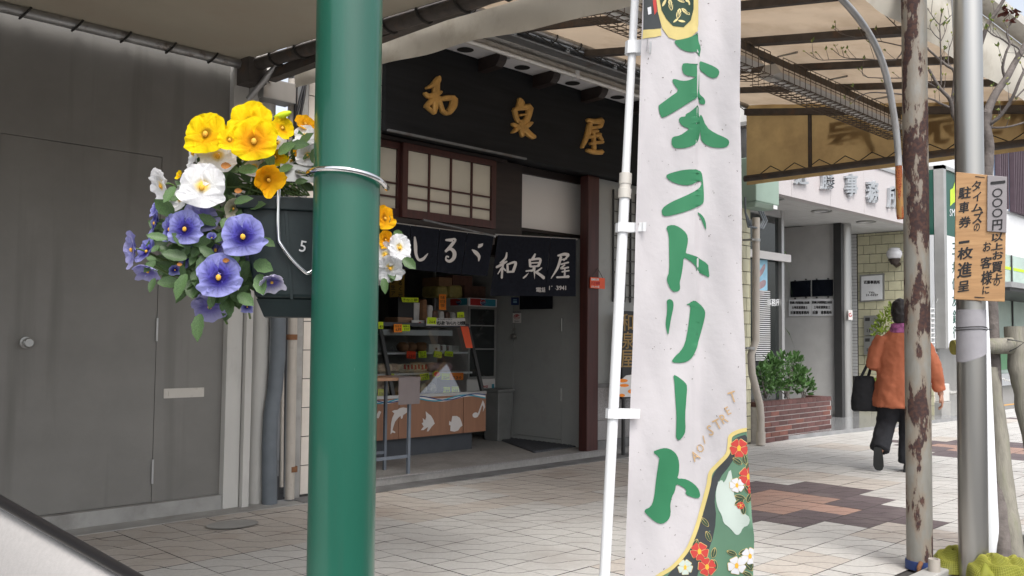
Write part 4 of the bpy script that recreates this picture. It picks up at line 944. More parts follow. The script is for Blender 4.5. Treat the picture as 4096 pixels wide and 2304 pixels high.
MB().box((fx0+.031, YR+.004, zl+.031), (fx1-.031, YR+.009, zf0-.031)).build('door_glass', 'glass_dark', fr)
for y in (430, 590): z = on(760, y, YR).z; MB().box((fx0+.03, YR-.004, z-.006), (fx1-.03, YR+.003, z+.006)).build('shelf_edge', 'alu', fr)
mp = mpY(YR+.012, *C5)
flat(MB(), [[(800, 905), (825, 862), (825, 930), (800, 930)]], mp, .003).build('red_print', 'red_print', fr)
flat(MB(), [[(829, 828), (846, 828), (846, 926), (829, 926)]], mp, .003).build('cyan_print', 'cyan_print', fr)
write(MB(), [('CHANGE', 742, 838, 802, 854), ('WITH', 755, 860, 792, 876)], mp, .003, 1, .01).build('lettering', 'red_print', fr)
for k in range(9):
    z = on(820, 955, YR).z-k*.016; MB().box((on(780, 955, YR).x, YR+.002, z-.005), (fx1-.02, YR+.0115, z+.005)).build('vent_slat', 'steel_dull', fr)
for k, (q, m, l) in enumerate((((460, 160, 540, 235), 'pack_yellow', 'yellow plastic sack on the fridge, left'), ((545, 155, 640, 238), 'pack_yellow', 'yellow plastic sack on the fridge, right'), ((470, 105, 560, 158), 'cardboard', 'cardboard box on top of the left yellow sack'), ((565, 95, 700, 152), 'pack_brown', 'brown box on top of the right yellow sack'), ((645, 165, 790, 240), 'pack_brown', 'brown carton on the right end of the fridge'))):
    z0_ = zf1 if k in (0, 1, 4) else None
    pack('carton' if k > 1 else 'sack', q, 7.7, .3, m, l, 'box' if k > 1 else 'sack', bev=.03 if k < 2 else .004, tap=.12 if k < 2 else 0, z0=z0_)
o = MB().box((on(132, 340, 8.0).x, 8.0, on(132, 345, 8.0).z), (on(236, 80, 8.0).x, 8.006, 2.05)).build('help_wanted_banner', 'yellow_banner', label='yellow paper banner with two columns of brush writing behind the display case', cat='banner')
mp = mpY(8.0, *C5)
for w_, x_, y_ in (('明るく元気な', 205, 100), ('学生アルバイト', 155, 130)): write(MB(), [(c, x_, y_+k*40, 35) for k, c in enumerate(w_)], mp, .003, 2, .015).build('lettering', 'ink', o)
MB().box((on(435, 80, 7.9).x, 7.88, FZ), (on(443, 80, 7.9).x, 7.92, 2.9)).build('steel_post', 'alu', label='thin bright steel post behind the display case', cat='post')
bk = thing('back_shelf', 'dark shelves with boxes along the back of the shop', 'shelf', (5.3, 9.6, FZ))
for z in (.7, 1.2, 1.7, 2.2): MB().box((4.5, 9.5, z), (6.6, 9.95, z+.03)).build('shelf_board', 'dark_wood', bk)
for x in (4.5, 5.5, 6.57): MB().box((x, 9.55, FZ), (x+.03, 9.96, 2.23)).build('shelf_side', 'dark_wood', bk)
# ------------------------------------------------------------------ things on the shop floor
a = bZ(1285, 1085, FZ)
bn = thing('waste_bin', 'tall grey waste bin between the fridge and the grey door', 'bin', (7.12, 7.3, FZ))
bevel(MB().hexa([V((7.02, 7.20, FZ)), V((7.22, 7.20, FZ)), V((7.22, 7.42, FZ)), V((7.02, 7.42, FZ))], [V((7.0, 7.18, .60)), V((7.24, 7.18, .60)), V((7.24, 7.44, .60)), V((7.0, 7.44, .60))]).build('body', 'bin_grey', bn), .01)
MB().box((6.99, 7.17, .602), (7.25, 7.45, .63)).build('rim', 'bin_grey', bn)
cm = [bZ(x, y, FZ) for x, y in ((1245, 1103), (1345, 1140), (1525, 1113), (1420, 1088))]
dm = thing('door_mat', 'dark ribbed rubber door mat on the shop floor', 'door mat', sum(cm, V())/4)
MB().hexa([c+V((0, 0, .001)) for c in cm], [c+V((0, 0, .012)) for c in cm]).build('base', 'mat_rubber', dm)
for k in range(34):
    t = (k+.5)/34; p = cm[0].lerp(cm[3], t); q = cm[1].lerp(cm[2], t); w = (cm[3]-cm[0])/34*.3
    p2 = p.lerp(q, .02); q2 = p.lerp(q, .98)
    MB().hexa([p2-w+V((0, 0, .012)), q2-w+V((0, 0, .012)), q2+w+V((0, 0, .012)), p2+w+V((0, 0, .012))], [p2-w*.6+V((0, 0, .019)), q2-w*.6+V((0, 0, .019)), q2+w*.6+V((0, 0, .019)), p2+w*.6+V((0, 0, .019))]).build('rib', 'mat_rubber', dm)
tx1_ = bY(1027, 1100, 5.99).x; zt2 = bY(1040, 952, 5.99).z; tb = thing('folding_table', 'narrow folding table with a wood top and thin blue grey legs on the shop step', 'table', (tx1_-.3, 6.15, FZ))
xt0 = tx1_-.62; xt1 = bY(1057, 950, 5.97).x
MB().box((xt0, 5.96, zt2-.012), (xt1, 6.34, zt2+.012)).build('table_top', 'table_top', tb)
for x, y in ((tx1_, 5.985), (tx1_, 6.31), (xt0+.08, 5.985), (xt0+.08, 6.31)):
    MB().box((x-.012, y-.012, FZ), (x+.012, y+.012, zt2-.013)).build('leg', 'table_leg', tb)
for y in (5.985, 6.31): MB().box((xt0+.093, y-.008, .2), (tx1_-.013, y+.008, .225)).build('stretcher', 'table_leg', tb)
xc0 = bY(1002, 960, 5.955).x; xc1 = bY(1056, 960, 5.955).x; zc = bY(1030, 1017, 5.955).z
MB().grid(lambda u, v: V((xc0+(xc1-xc0)*u, 5.95+.004*math.sin(u*9), zt2+.014-(zt2+.014-zc)*v)), 8, 4).grid(lambda u, v: V((xc0+(xc1-xc0)*u, 5.95+.2*v, zt2+.0145)), 4, 2).build('table_cloth', 'cloth_pink', label='small pinkish grey cloth hanging over the front of the folding table', cat='cloth', smooth=30)
# standing board and hanging plaque by the red post
YB = 5.82
sb = thing('standing_board', 'black standing board with gilt shop name beside the red post, half behind the banner', 'sign board', (7.7, YB, 0))
x0 = bY(1566, 900, YB).x; x1 = x0+.36; zA = bY(1570, 782, YB).z; zBt = bY(1570, 1003, YB).z
MB().box((x0, YB, zBt), (x1, YB+.04, zA)).build('board', 'black_plastic', sb)
for x in (x0+.03, x1-.06): MB().box((x, YB+.005, 0), (x+.03, YB+.035, zBt-.001)).build('leg', 'dark_metal', sb)
mp = mpY(YB, 2400, 1152, 1.2577)
write(MB(), [('和', 105, 130, 165, 215), ('泉', 110, 220, 170, 305), ('屋', 105, 312, 168, 400)], mp, .004, 3, .014).build('lettering', 'gilt_dull', sb)
fd = flat(MB(), [[(96, 470), (130, 440), (200, 430), (200, 548), (96, 548)]], mp, .003).build('picture', 'white_panel', sb)
flat(MB(), [ell(112, 466, 26, 9), ell(120, 490, 24, 8), ell(108, 540, 16, 8), ell(160, 520, 22, 12)], mp, .005).build('sweets_print', 'tag_orange', fd)
YQ = 5.94
a = bY(1484, 697, YQ); b = bY(1520, 727, YQ)
pq = thing('hanging_plaque', 'small orange plaque hanging on the red post', 'sign', V(((a.x+b.x)/2, YQ, b.z)))
MB().box((a.x, YQ-.008, b.z), (b.x, YQ, a.z)).build('board', 'orange_sign', pq)
m_ = (a+b)/2; MB().tube([V((a.x+.03, YQ-.004, a.z)), V((m_.x, YQ-.004, a.z+.1)), V((b.x-.03, YQ-.004, a.z))], .003, 5).build('string', 'rope', pq)
C6 = (1900, 1050, 1.7045); mp = mpY(YQ-.008, *C6)
for q in (('岡崎名物', 792, 108, 844, 124), ('グルメの店', 792, 158, 846, 172)): write(MB(), [q], mp, .002, 1, .008).build('lettering', 'white_plastic', pq)
write(MB(), [('八丁味噌', 792, 130, 850, 152)], mp, .002, 1, .02).build('lettering', 'red_print', pq)
# ------------------------------------------------------------------ office building right of the sweet shop
YO = 5.45; ZS = 3.0
of = thing('office_building', 'pale office front with cream tiles, a pinkish stone fascia and steel kanji', 'building', (12, YO, 0))
O2 = (2940, 600, 1.9066)
fz = onY(2940+1130/O2[2], 600+158/O2[2], YO).z
xj = [9.33]+[onY(2940+q/O2[2], 600+y/O2[2], YO).x for q, y in ((432, 350), (727, 420), (985, 480))]+[15.05]
for k in range(4): MB().box((xj[k]+.003, YO, ZS), (xj[k+1]-.003, YO+.12, fz)).build('fascia_slab', 'fascia', of)
MB().box((9.33, YO+.01, ZS+.02), (15.04, YO+.5, fz-.01)).build('fascia_back', 'concrete_dark', of)
MB().box((9.30, YO-.02, fz+.002), (15.1, YO+.6, fz+.05)).build('coping', 'alu', of)
MB().box((9.33, YO+.6, fz), (15.1, YO+4, 7)).build('upper_wall', 'wall_white', of)
for q in (('近', 320, 120, 410, 930-692), ('藤', 640, 165, 738, 305), ('事', 825, 185, 915, 355), ('務', 990, 235, 1078, 405), ('所', 1150, 275, 1240, 448)):
    y1 = 268 if q[0] == '近' else q[4]
    write(MB(), [(q[0], q[1], q[2], q[3], y1) if q[0] != '近' else ('近', 440, 118, 540, 268)], mpY(YO, *O2), .006, 3, .02, .035, zs=.55).build('character', 'letter_steel', of)
k = 0; y = YO+.121
while y < 6.75:
    MB().box((9.57, y, ZS+.004), (15.0, y+.096, ZS+.018)).build('soffit_board', 'soffit_grey', of); y += .1
for q in ((290, 372), (660, 465), (1000, 547)):
    p = onZ(2940+q[0]/O2[2], 600+q[1]/O2[2], ZS)
    m = MB(); m.loft([[p+V((r*math.cos(t*math.pi/10), r*math.sin(t*math.pi/10), z)) for t in range(20)] for r, z in ((.14, .003), (.14, -.012), (.11, -.012), (.10, .002))], cap0=False, cap1=True)
    d_ = m.build('downlight', 'steel_dull', of, smooth=40); MB().disc(p+V((0, 0, -.004)), V((.10, 0, 0)), V((0, .1, 0)), 18).build('lens', 'opal', d_)
# tiled end column
def tiles_on(parent, origin, ax, nrm, W_, H_, tw_, th_, off, mat='tile_cream', skip=None, name='tile', t=.012, g=.006):
    ax = V(ax); nrm = V(nrm); cache = {}; r_ = 0; z = 0
    while z < H_-.03:
        h = min(th_, H_-z); x = -off*(r_ % 2)
        while x < W_-.005:
            a = max(0, x); b = min(W_, x+tw_)
            if b-a > .02 and not (skip and skip((a+b)/2, z+h/2)):
                key = (round(b-a, 3), round(h, 3))
                if key not in cache:
                    m = MB(); w = key[0]-g; hh_ = key[1]-g
                    m.hexa([V((0, 0, 0)), ax*w, ax*w+V((0, 0, hh_)), V((0, 0, hh_))], [nrm*t+ax*.002+V((0, 0, .002)), nrm*t+ax*(w-.002)+V((0, 0, .002)), nrm*t+ax*(w-.002)+V((0, 0, hh_-.002)), nrm*t+ax*.002+V((0, 0, hh_-.002))])
                    o = m.build(name, mat, loc=(0, 0, 0)); cache[key] = o.data
                else: o = bpy.data.objects.new(name, cache[key]); col.objects.link(o)
                o.parent = parent; o.location = V(origin)+ax*a+V((0, 0, z))-WL[parent.name]
            x += tw_
        z += th_; r_ += 1
tc0, tc1 = bY(1860, 800, 5.5).x, bY(1889, 800, 5.5).x
MB().box((tc0, 5.512, 0), (tc1, 6.2, ZS+.02)).build('end_column', 'grout', of)
tiles_on(of, (tc0, 5.512, .02), (1, 0, 0), (0, -1, 0), tc1-tc0, ZS-.03, .155, .153, .08)
# raised floor, planter
fl0 = bZ(1920, 1110); 
MB().hexa([V((9.57, 5.48, -.1)), V((15.0, 4.98, -.1)), V((15.0, 9, -.1)), V((9.57, 9, -.1))], [V((9.57, 5.48, .05)), V((15.0, 4.98, .05)), V((15.0, 9, .05)), V((9.57, 9, .05))]).build('entrance_floor', 'floor_wet', of)
px1 = bY(2091, 1000, 5.42).x; pz = bY(2091, 997, 5.42).z
pl = thing('brick_planter', 'dark red brick planter box in front of the office window', 'planter', (10.6, 5.6, 0))
px0 = tc1+.01; py0, py1 = 5.42, 5.80
MB().box((px0, py0+.0032, 0), (px1-.008, py0+.10, pz-.055)).box((px1-.10, py0+.10, 0), (px1-.008, py1, pz-.055)).box((px0, py1-.1, 0), (px1-.10, py1-.008, pz-.055)).build('core', 'mortar', pl)
bh = (pz-.055)/7; bl = .205; bc = {}
def brick(x0, x1, y0, y1, z0, z1, m):
    key = (round(x1-x0, 3), round(y1-y0, 3), round(z1-z0, 3), m)
    if key not in bc: o = MB().box((0, 0, 0), (x1-x0, y1-y0, z1-z0)).build('brick', m, loc=(0, 0, 0)); bc[key] = o.data
    else: o = bpy.data.objects.new('brick', bc[key]); col.objects.link(o)
    o.parent = pl; o.location = V((x0, y0, z0))-WL[pl.name]
rnd = random.Random(5)
for r_ in range(7):
    x = px0-(bl/2 if r_ % 2 else 0)
    while x < px1-.02:
        a = max(px0, x); b = min(px1, x+bl-.01)
        if b-a > .03: brick(a, b, py0-rnd.uniform(0, .003), py0+.0031, r_*bh+.004, (r_+1)*bh-.006, 'brick_light' if rnd.random() < .18 else 'brick')
        x += bl
x = px0
while x < px1-.02: brick(x, min(px1, x+.098), py0-.004, py0+.10, pz-.052, pz, 'brick'); x += .104
for y in (py0+.105, py0+.21): brick(px1-.1, px1, y, y+.1, pz-.052, pz, 'brick')
for r_ in range(7):
    for k in range(2): brick(px1-.0079, px1+.002, py0+.012+k*.18, py0+.185+k*.18, r_*bh+.004, (r_+1)*bh-.006, 'brick')
MB().box((px0, py0+.101, .1), (px1-.101, py1-.101, pz-.04)).build('earth', 'soil', pl)
def leafball(name, label, cat, spots, base, mat, n, ls, group=None, stems=True, seed=1, wd=.42):
    t = thing(name, label, cat, base, group); rnd = random.Random(seed)
    m = MB(); st = MB()
    for (c, r) in spots:
        c = V(c); r *= rnd.uniform(.72, .95)
        for _ in range(n):
            d = V((rnd.gauss(0, 1), rnd.gauss(0, 1), rnd.gauss(0, 1))).normalized(); p = c+d*r*(rnd.random()**.45)
            a = (d+V((0, 0, .7))+V((rnd.uniform(-.6, .6), rnd.uniform(-.6, .6), rnd.uniform(-.4, .6)))).normalized(); b = a.cross(V((rnd.gauss(0, 1), rnd.gauss(0, 1), rnd.gauss(0, 1)))).normalized(); nn = a.cross(b)
            L_ = ls*rnd.uniform(.45, 1.35); w = L_*wd
            i = m.pts([p, p+a*L_*.35+b*w*.5+nn*.1*w, p+a*L_*.75+b*w*.4, p+a*L_-nn*.15*L_, p+a*L_*.75-b*w*.4, p+a*L_*.35-b*w*.5+nn*.1*w])
            m.face(i)
        if stems: st.tube([V(base)+V((rnd.uniform(-.04, .04), rnd.uniform(-.03, .03), 0)), V(base).lerp(c, .6)+V((rnd.uniform(-.03, .03), 0, 0)), c], [.008, .006, .003], 5)
    m.build('foliage', mat, t, kind='stuff')
    if stems: st.build('stem', 'bark', t)
    return t
C3 = (2940, 1260, 2.07)
def s3(x, y, Y=5.62): return onY(2940+x/C3[2], 1260+y/C3[2], Y)
leafball('shrub', 'bushy green shrub growing on the left side of the brick planter', 'shrub', [(s3(220, 520), .16), (s3(235, 590), .13), (s3(300, 470), .15), (s3(290, 600), .13), (s3(210, 470), .1)], s3(260, 690), 'shrub_leaf', 52, .082, seed=2)
leafball('shrub', 'taller green shrub in the middle of the brick planter', 'shrub', [(s3(385, 380), .14), (s3(370, 480), .16), (s3(470, 400), .12), (s3(490, 375), .08), (s3(360, 590), .14), (s3(430, 540), .13), (s3(310, 400), .09)], s3(430, 690), 'shrub_leaf', 52, .082, seed=3)
leafball('shrub', 'green shrub at the right end of the brick planter', 'shrub', [(s3(540, 510), .14), (s3(580, 570), .13), (s3(510, 590), .13), (s3(600, 610), .08), (s3(520, 480), .08)], s3(560, 690), 'shrub_leaf', 52, .082, seed=4)
# window
YW = 6.2
wx1 = bY(1958, 600, YW).x
zbar0, zbar1 = onY(2940+250/O2[2], 600+842/O2[2], YW).z, onY(2940+250/O2[2], 600+785/O2[2], YW).z
wd = MB().box((tc1, YW, pz-.1), (wx1, YW+.02, ZS)).build('office_window', 'glass_dark', of)
MB().box((wx1, YW-.05, pz-.1), (wx1+.07, YW+.05, ZS+.004)).build('mullion', 'alu', wd)
MB().box((tc1, YW-.04, ZS-.10), (wx1, YW-.001, ZS+.003)).build('frame', 'alu', wd)
MB().box((tc1, YW-.10, zbar0), (wx1+.17, YW-.051, zbar1)).build('transom', 'white_panel', wd)
mp = mpY(YW-.004, *O2)
ps = flat(MB(), [[(148, 838), (246, 838), (246, 1072), (148, 1072)]], mp, .002).build('poster', 'sky_print', wd)
flat(MB(), [chaikin([(165, 960), (200, 900), (225, 860), (232, 900), (200, 960), (170, 980)], 2), chaikin([(160, 1060), (190, 1000), (236, 985), (232, 1040), (180, 1066)], 2), ell(205, 1092, 18, 20)], mp, .004).build('print', 'pack_pink', ps)
for k in range(34):
    z = onY(2940+200/O2[2], 600+1075/O2[2], YW).z-k*.028
    if z > pz: MB().box((onY(2940+148/O2[2], 1150, YW).x, YW-.02, z-.009), (onY(2940+258/O2[2], 1150, YW).x, YW-.003, z+.006)).build('blind_slat', 'shutter_blind', wd)
write(MB(), [('事務所', 240, 1135, 342, 1190)], mp, .006, 2, .01).build('lettering', 'white_plastic', wd)
MB().box((wx1+.07, 7.4, .05), (13.3, 7.44, ZS)).build('entrance_glass', 'glass_dark', of)
MB().box((tc1-.1, 9, 0), (15, 9.1, ZS+.1)).box((tc1-.1, 6.8, ZS+.02), (15, 9, ZS+.1)).build('inner_wall', 'soffit_grey', of)
pw = thing('palm_plant', 'spiky palm leaves hanging by the office window', 'plant', s3(330, 400, 6.6))
m = MB(); rnd = random.Random(8)
for k in range(16):
    p = onY(2940+rnd.uniform(345, 380)/O2[2], 600+rnd.choice((730, 760, 1400))/O2[2]-rnd.uniform(0, 30), 6.5); a = rnd.uniform(-2.6, .6); L_ = rnd.uniform(.3, .6); d = V((math.cos(a)*.8, rnd.uniform(-.3, .3), math.sin(a)-.2))
    i = m.pts([p, p+d*L_*.4+V((0, 0, .03)), p+d*L_+V((0, 0, -.1)), p+d*L_*.4+V((.02, 0, -.01))]); m.face(i)
m.build('foliage', 'palm', pw, kind='stuff')
# plaque wall in the recess, column and shutter guide
XP = 13.3
cy = onX(2110*B, 560*B, XP).y
MB().box((XP, cy, .05), (XP+.4, 7.4, ZS+.004)).build('recess_wall', 'stucco', of)
cx_ = bY(2127, 900, 6.16).x
MB().box((bY(2106, 800, 6.2).x, 6.13, .05), (bY(2114, 800, 6.2).x, 6.25, ZS)).build('shutter_guide', 'dark_metal', of)
MB().tube([(cx_, 6.16, .05), (cx_, 6.16, ZS+.003)], .10, 24).build('steel_column', 'steel_dull', of, smooth=60)
a = bY(2138, 780, 6.05); 
stc = MB().box((a.x-.07, 6.04, bY(2138, 805, 6.05).z), (a.x+.07, 6.05, a.z)).build('sticker', 'white_panel', of, label='white sticker with a red swirl on the steel column')
mb = MB(); o_ = ell(2139, 792, 4.5, 5, 12); i_ = ell(2139, 792, 2.5, 3, 12)
for k in range(10): flat(mb, [[o_[k], o_[k+1], i_[k+1], i_[k]]], mpY(6.039, 0, 0, BB), .002)
mb.build('swirl', 'red_print', stc)
mp = mpX(XP, *O2)
pq_ = [[(412, 985), (756, 975), (756, 1135), (412, 1140)]]
flat(MB(), pq_, mp, .004).build('plaque_back', 'soffit_grey', of)
for k, q in enumerate(([(428, 1003), (580, 993), (580, 1118), (428, 1124)], [(592, 992), (750, 988), (750, 1113), (592, 1117)])):
    o = MB().hexa([mp(*c, .005) for c in q], [mp(*c, .02) for c in q]).build('name_plate', 'plaque_dark', of, label='blank dark name plate, %s of the pair' % ('left', 'right')[k])
    for bxy in ((q[0][0]+35, q[0][1]-6), (q[1][0]-35, q[1][1]-6), (q[0][0]+35, q[3][1]+8), (q[1][0]-35, q[2][1]+8)): MB().tube([mp(*bxy, .004), mp(*bxy, .03)], .012, 8).build('stud', 'dark_metal', o)
for k, (q, t) in enumerate((([(414, 1142), (582, 1138), (582, 1264), (414, 1268)], [('愛知県土地家屋調査士会会員', 424, 1154, 572, 1174), ('土地家屋調査士', 438, 1190, 558, 1212), ('近藤憲隆事務所', 428, 1228, 570, 1252)]), ([(586, 1137), (756, 1134), (756, 1264), (586, 1265)], [('愛知県土地家屋調査士会会員', 592, 1152, 744, 1172), ('土地家屋調査士', 606, 1188, 730, 1210), ('近藤　進事務所', 596, 1226, 742, 1252)]))):
    o = MB().hexa([mp(*c, .005) for c in q], [mp(*c, .018) for c in q]).build('name_plate', 'plaque_white', of, label='white name plate with three lines of kanji, %s of the pair' % ('left', 'right')[k])
    for q_ in t: write(MB(), [q_], mp, .02, 2, .008).build('lettering', 'ink', o)
# tiled wing wall
XT = 14.8
ty0 = 5.36; ty1 = onX(2158*B, 700*B, XT).y
MB().box((XT+.012, ty0+.012, .05), (XT+.5, ty1+.5, ZS+.03)).build('wing_wall', 'grout', of)
tiles_on(of, (XT+.012, ty1, .05), (0, -1, 0), (-1, 0, 0), ty1-ty0-.0, ZS-.05, .205, .153, .1)
tiles_on(of, (XT+.012, ty0+.012, .05), (1, 0, 0), (0, -1, 0), .48, ZS+.9, .205, .153, .1, 'tile_white')
MB().box((XT+.016, ty0+.016, ZS+.03), (XT+.5, ty0+.4, ZS+1.0)).build('wing_top', 'grout', of)
ys0, ys1 = onX(2156*B, 700*B, XT-.02).y, onX(2143*B, 700*B, XT-.02).y
for k in range(44): MB().box((XT-.03, ys0+.006, .62+k*.054), (XT-.012, ys1, .668+k*.054)).build('shutter_slat', 'shutter_blind', of)
def sx(name, q, m, parent, d0=0, d1=.02, **k):
    mp = mpX(XT, *O2); c = [(q[0], q[1]), (q[2], q[1]+q[4]), (q[2], q[3]+q[4]), (q[0], q[3])]
    return MB().hexa([mp(*i, d0) for i in c], [mp(*i, d1) for i in c]).build(name, m, parent, **k)
p = onX(2940+1050/O2[2], 600+1055/O2[2], XT)
nb = thing('name_board', 'framed white name board on the cream tiles under the wall lamp', 'sign', p)
sx('frame', (957, 955, 1142, 1162, -14), 'steel_dull', nb, .001, .03); sx('board', (970, 966, 1130, 1150, -12), 'plaque_white', nb, .031, .036)
for q in (('近藤事務所', 990, 996, 1112, 1022), ('TEL', 1026, 1082, 1078, 1094), ('21-0327', 1006, 1100, 1098, 1114)): write(MB(), [q], mpX(XT, *O2), .038, 2, .010).build('lettering', 'ink', nb)
p = onX(2940+1215/O2[2], 600+850/O2[2], XT)
lm = thing('wall_lamp', 'white glass wall lamp on a brown bracket on the cream tiles', 'lamp', p)
c = onX(2940+1215/O2[2], 600+788/O2[2], XT-.2)
MB().loft([[c+V((r*math.cos(t*math.pi/10), r*math.sin(t*math.pi/10), z)) for t in range(20)] for r, z in ((.06, .09), (.09, .075), (.085, .055), (.115, .03), (.12, -.02), (.10, -.07), (.085, -.085))]).build('shade', 'opal', lm, smooth=50)
MB().loft([[c+V((r*math.cos(t*math.pi/10), r*math.sin(t*math.pi/10), z)) for t in range(20)] for r, z in ((.09, -.087), (.095, -.11), (.06, -.16), (.05, -.18))]).tube([c+V((0, 0, -.17)), c+V((.08, 0, -.2)), c+V((.2, 0, -.16))], .028, 8).build('bracket', 'brown_metal', lm, smooth=50)
mbx = thing('letter_boxes', 'two grey metal letter boxes one above the other beside the lime leaves', 'mailbox', onX(2940+1050/O2[2], 600+1500/O2[2], XT))
for k, (a, b) in enumerate(((1265, 1415), (1422, 1560))):
    o = sx('letter_box', (995, a, 1112, b, -4), 'steel_dull', mbx, .002, .06, label=('upper letter box', 'lower letter box')[k])
    sx('flap', (1005, a+15, 1040, a+40, -1), 'dark_metal', o, .061, .064); 
    for x in (1018, 1036): sx('slot', (x, b-50, x+5, b-25, 0), 'dark_metal', o, .061, .064)
lp = [onX(2940+x/O2[2], 600+y/O2[2], XT-.5) for x, y in ((1110, 1320), (1130, 1370), (1085, 1380), (1150, 1290), (1200, 1240), (1210, 1210), (1100, 1760), (1120, 1800))]
leafball('potted_plant', 'lime green leafy plant in front of the letter boxes', 'plant', [(p, .11) for p in lp], V((XT-.5, lp[0].y, .1)), 'shrub_lime', 45, .07, seed=9)
# electricity box and downpipe on the tiled column
eb = thing('electric_box', 'pale green electrical box high on the tiled column, half under the canvas curtain', 'utility box', (bY(1912, 540, 5.4).x, 5.3, bY(1912, 540, 5.4).z))
E_ = lambda x, y, d: onY(2940+x/O2[2], 600+y/O2[2], 5.40)+V((0, -d, 0))
a, b = E_(85, 240, 0), E_(262, 470, 0); zt3 = a.z+.28; zm = E_(100, 400, 0).z
bevel(MB().hexa([V((a.x+.05, 5.5, b.z)), V((b.x-.06, 5.5, b.z)), V((b.x-.06, 5.32, b.z)), V((a.x+.05, 5.32, b.z))][::-1], [V((a.x, 5.5, zm)), V((b.x, 5.5, zm)), V((b.x, 5.27, zm)), V((a.x, 5.27, zm))][::-1]).hexa([V((a.x, 5.5, zm+.001)), V((b.x, 5.5, zm+.001)), V((b.x, 5.27, zm+.001)), V((a.x, 5.27, zm+.001))][::-1], [V((a.x, 5.5, zt3)), V((b.x, 5.5, zt3)), V((b.x, 5.27, zt3)), V((a.x, 5.27, zt3))][::-1]).build('case', 'boxgreen', eb), .012)
MB().box((b.x-.15, 5.262, zm-.05), (b.x-.06, 5.269, zm-.005)).build('label_plate', 'white_plastic', eb)
mb = MB()
for k, (x, y) in enumerate(((135, 470), (150, 470), (165, 475))): mb.tube([E_(x, y, .08), E_(x+20, y+70, .1), E_(x-5, y+130, .09), E_(x-70, y+120, .06), E_(62, 480, .03), E_(60, 360, .03)], .011, 6)
mb.build('cable', 'pipe_grey', eb, smooth=60)
dpp = thing('downpipe', 'pale beige pipe running down the tiled column and bending over the brick planter', 'drain pipe', bZ(1913, 1113))
pts = [E_(125, 520, .06), E_(125, 900, .06), E_(124, 1450, .06), s3(132, 330, 5.34), s3(140, 480, 5.34), s3(170, 600, 5.33), s3(205, 740, 5.33), s3(214, 850, 5.33), s3(214, 1065, 5.33)]
pts[-1].z = .01
MB().tube(pts, .042, 14).build('pipe', 'pipe_beige', dpp, smooth=60)
for p in (E_(124, 690, .06), s3(130, 275, 5.34)): MB().tube([p+V((0, 0, -.015)), p+V((0, 0, .015))], .05, 14).box(p+V((-.10, -.01, -.01)), p+V((-.045, .12, .01))).build('clamp', 'steel_dull', dpp, smooth=40)
MB().tube([V((pts[-1].x, pts[-1].y, .01)), V((pts[-1].x, pts[-1].y, .16))], .052, 14).build('shoe', 'pipe_beige', dpp, smooth=50)

# ------------------------------------------------------------------ bank beyond
YT = 5.2
D5 = (3600, 600, 2.0704)
q5 = lambda x, y, Y=YT: onY(3600+x/D5[2], 600+y/D5[2], Y)
bt = thing('bank_sign_tower', 'tall green and white bank sign tower with a lime leaf logo behind the plywood board', 'sign', (15.6, YT, 0))
bx0 = q5(345, 400).x; bx1 = bx0+1.35; bty = YT+.55; btop = q5(360, 130).z; bg = q5(420, 712).z; bw = onY(3600+440/D5[2], 1200+390/D5[2], YT).z
MB().box((bx0+.12, YT, bg), (bx1, bty, btop-.06)).build('green_panel', 'bank_green', bt)
MB().box((bx0+.12, YT, bw), (bx1, bty, bg-.004)).build('white_panel', 'bank_white', bt)
MB().box((bx0, YT-.03, bw-.02), (bx0+.118, YT+.12, btop)).box((bx0, YT-.03, btop-.058), (bx1+.05, bty, btop)).build('frame', 'bank_frame', bt)
MB().box((bx0-.004, YT+.13, bg), (bx0+.118, bty, btop-.06)).build('green_side', 'bank_green', bt)
MB().box((bx0-.004, YT+.13, bw), (bx0+.118, bty, bg-.004)).build('white_side', 'bank_white', bt)
MB().box((bx0+.1, YT+.1, 0), (bx1, bty, bw-.02)).build('base', 'steel_dull', bt)
mp = mpY(YT, *D5)
flat(MB(), [[(414, 330), (436, 315), (438, 440), (414, 465)], [(438, 312), (456, 245), (500, 190), (500, 400), (438, 440)]], mp, .004).build('logo', 'bank_lime', bt)
write(MB(), [('SMBC', 410, 488, 500, 548)], mp, .004, 2, .004).build('lettering', 'bank_white', bt)
for q in [(c, 430, y0, 482, y0+95) for c, y0 in (('三', 770), ('井', 925), ('住', 1060), ('友', 1200))]+[('銀', 436, 1323, 488, 1440), ('行', 436, 1456, 488, 1560)]: write(MB(), [q], mp, .004, 2, .01).build('character', 'bank_text', bt)
YK = 8.0
bk_ = thing('bank_building', 'white bank building with dark louvred upper windows and green glass below', 'building', (26, YK, 0))
K = lambda x, y, Y=YK: bY(x, y, Y)
def kb(name, q, d, m, parent=bk_): 
    a = K(q[0], q[1]); b = K(q[2], q[3]); return MB().box((a.x, YK-d[0], b.z), (b.x, YK-d[1], a.z)).build(name, m, parent)
kz = [K(2530, y).z for y in (330, 390, 530, 545, 640, 730, 965)]
kx = [K(x, 500).x for x in (2330, 2482, 2500, 2530, 2536, 2700)]
MB().box((kx[0]-3, YK, -.1), (45, YK+8, 9)).build('wall', 'bank_wall', bk_)
for k in range(5):
    x0 = kx[2]+k*(kx[4]-kx[2]) if k < 2 else kx[4]+(k-1)*(kx[4]-kx[2]); 
for k, (a, b) in enumerate(((kx[1]+.6, kx[3]), (kx[4], kx[4]+2.4), (kx[4]+2.6, kx[4]+5))):
    w = MB().box((a, YK-.02, kz[2]), (b, YK-.001, kz[0]+1)).build('upper_window', 'win_blue', bk_)
    n = 12 if k else 5
    for j in range(n): 
        x = a+.05+j*.16; MB().box((x, YK-.16, kz[2]), (x+.07, YK-.03, kz[0]+1)).build('louvre', 'louver', w)
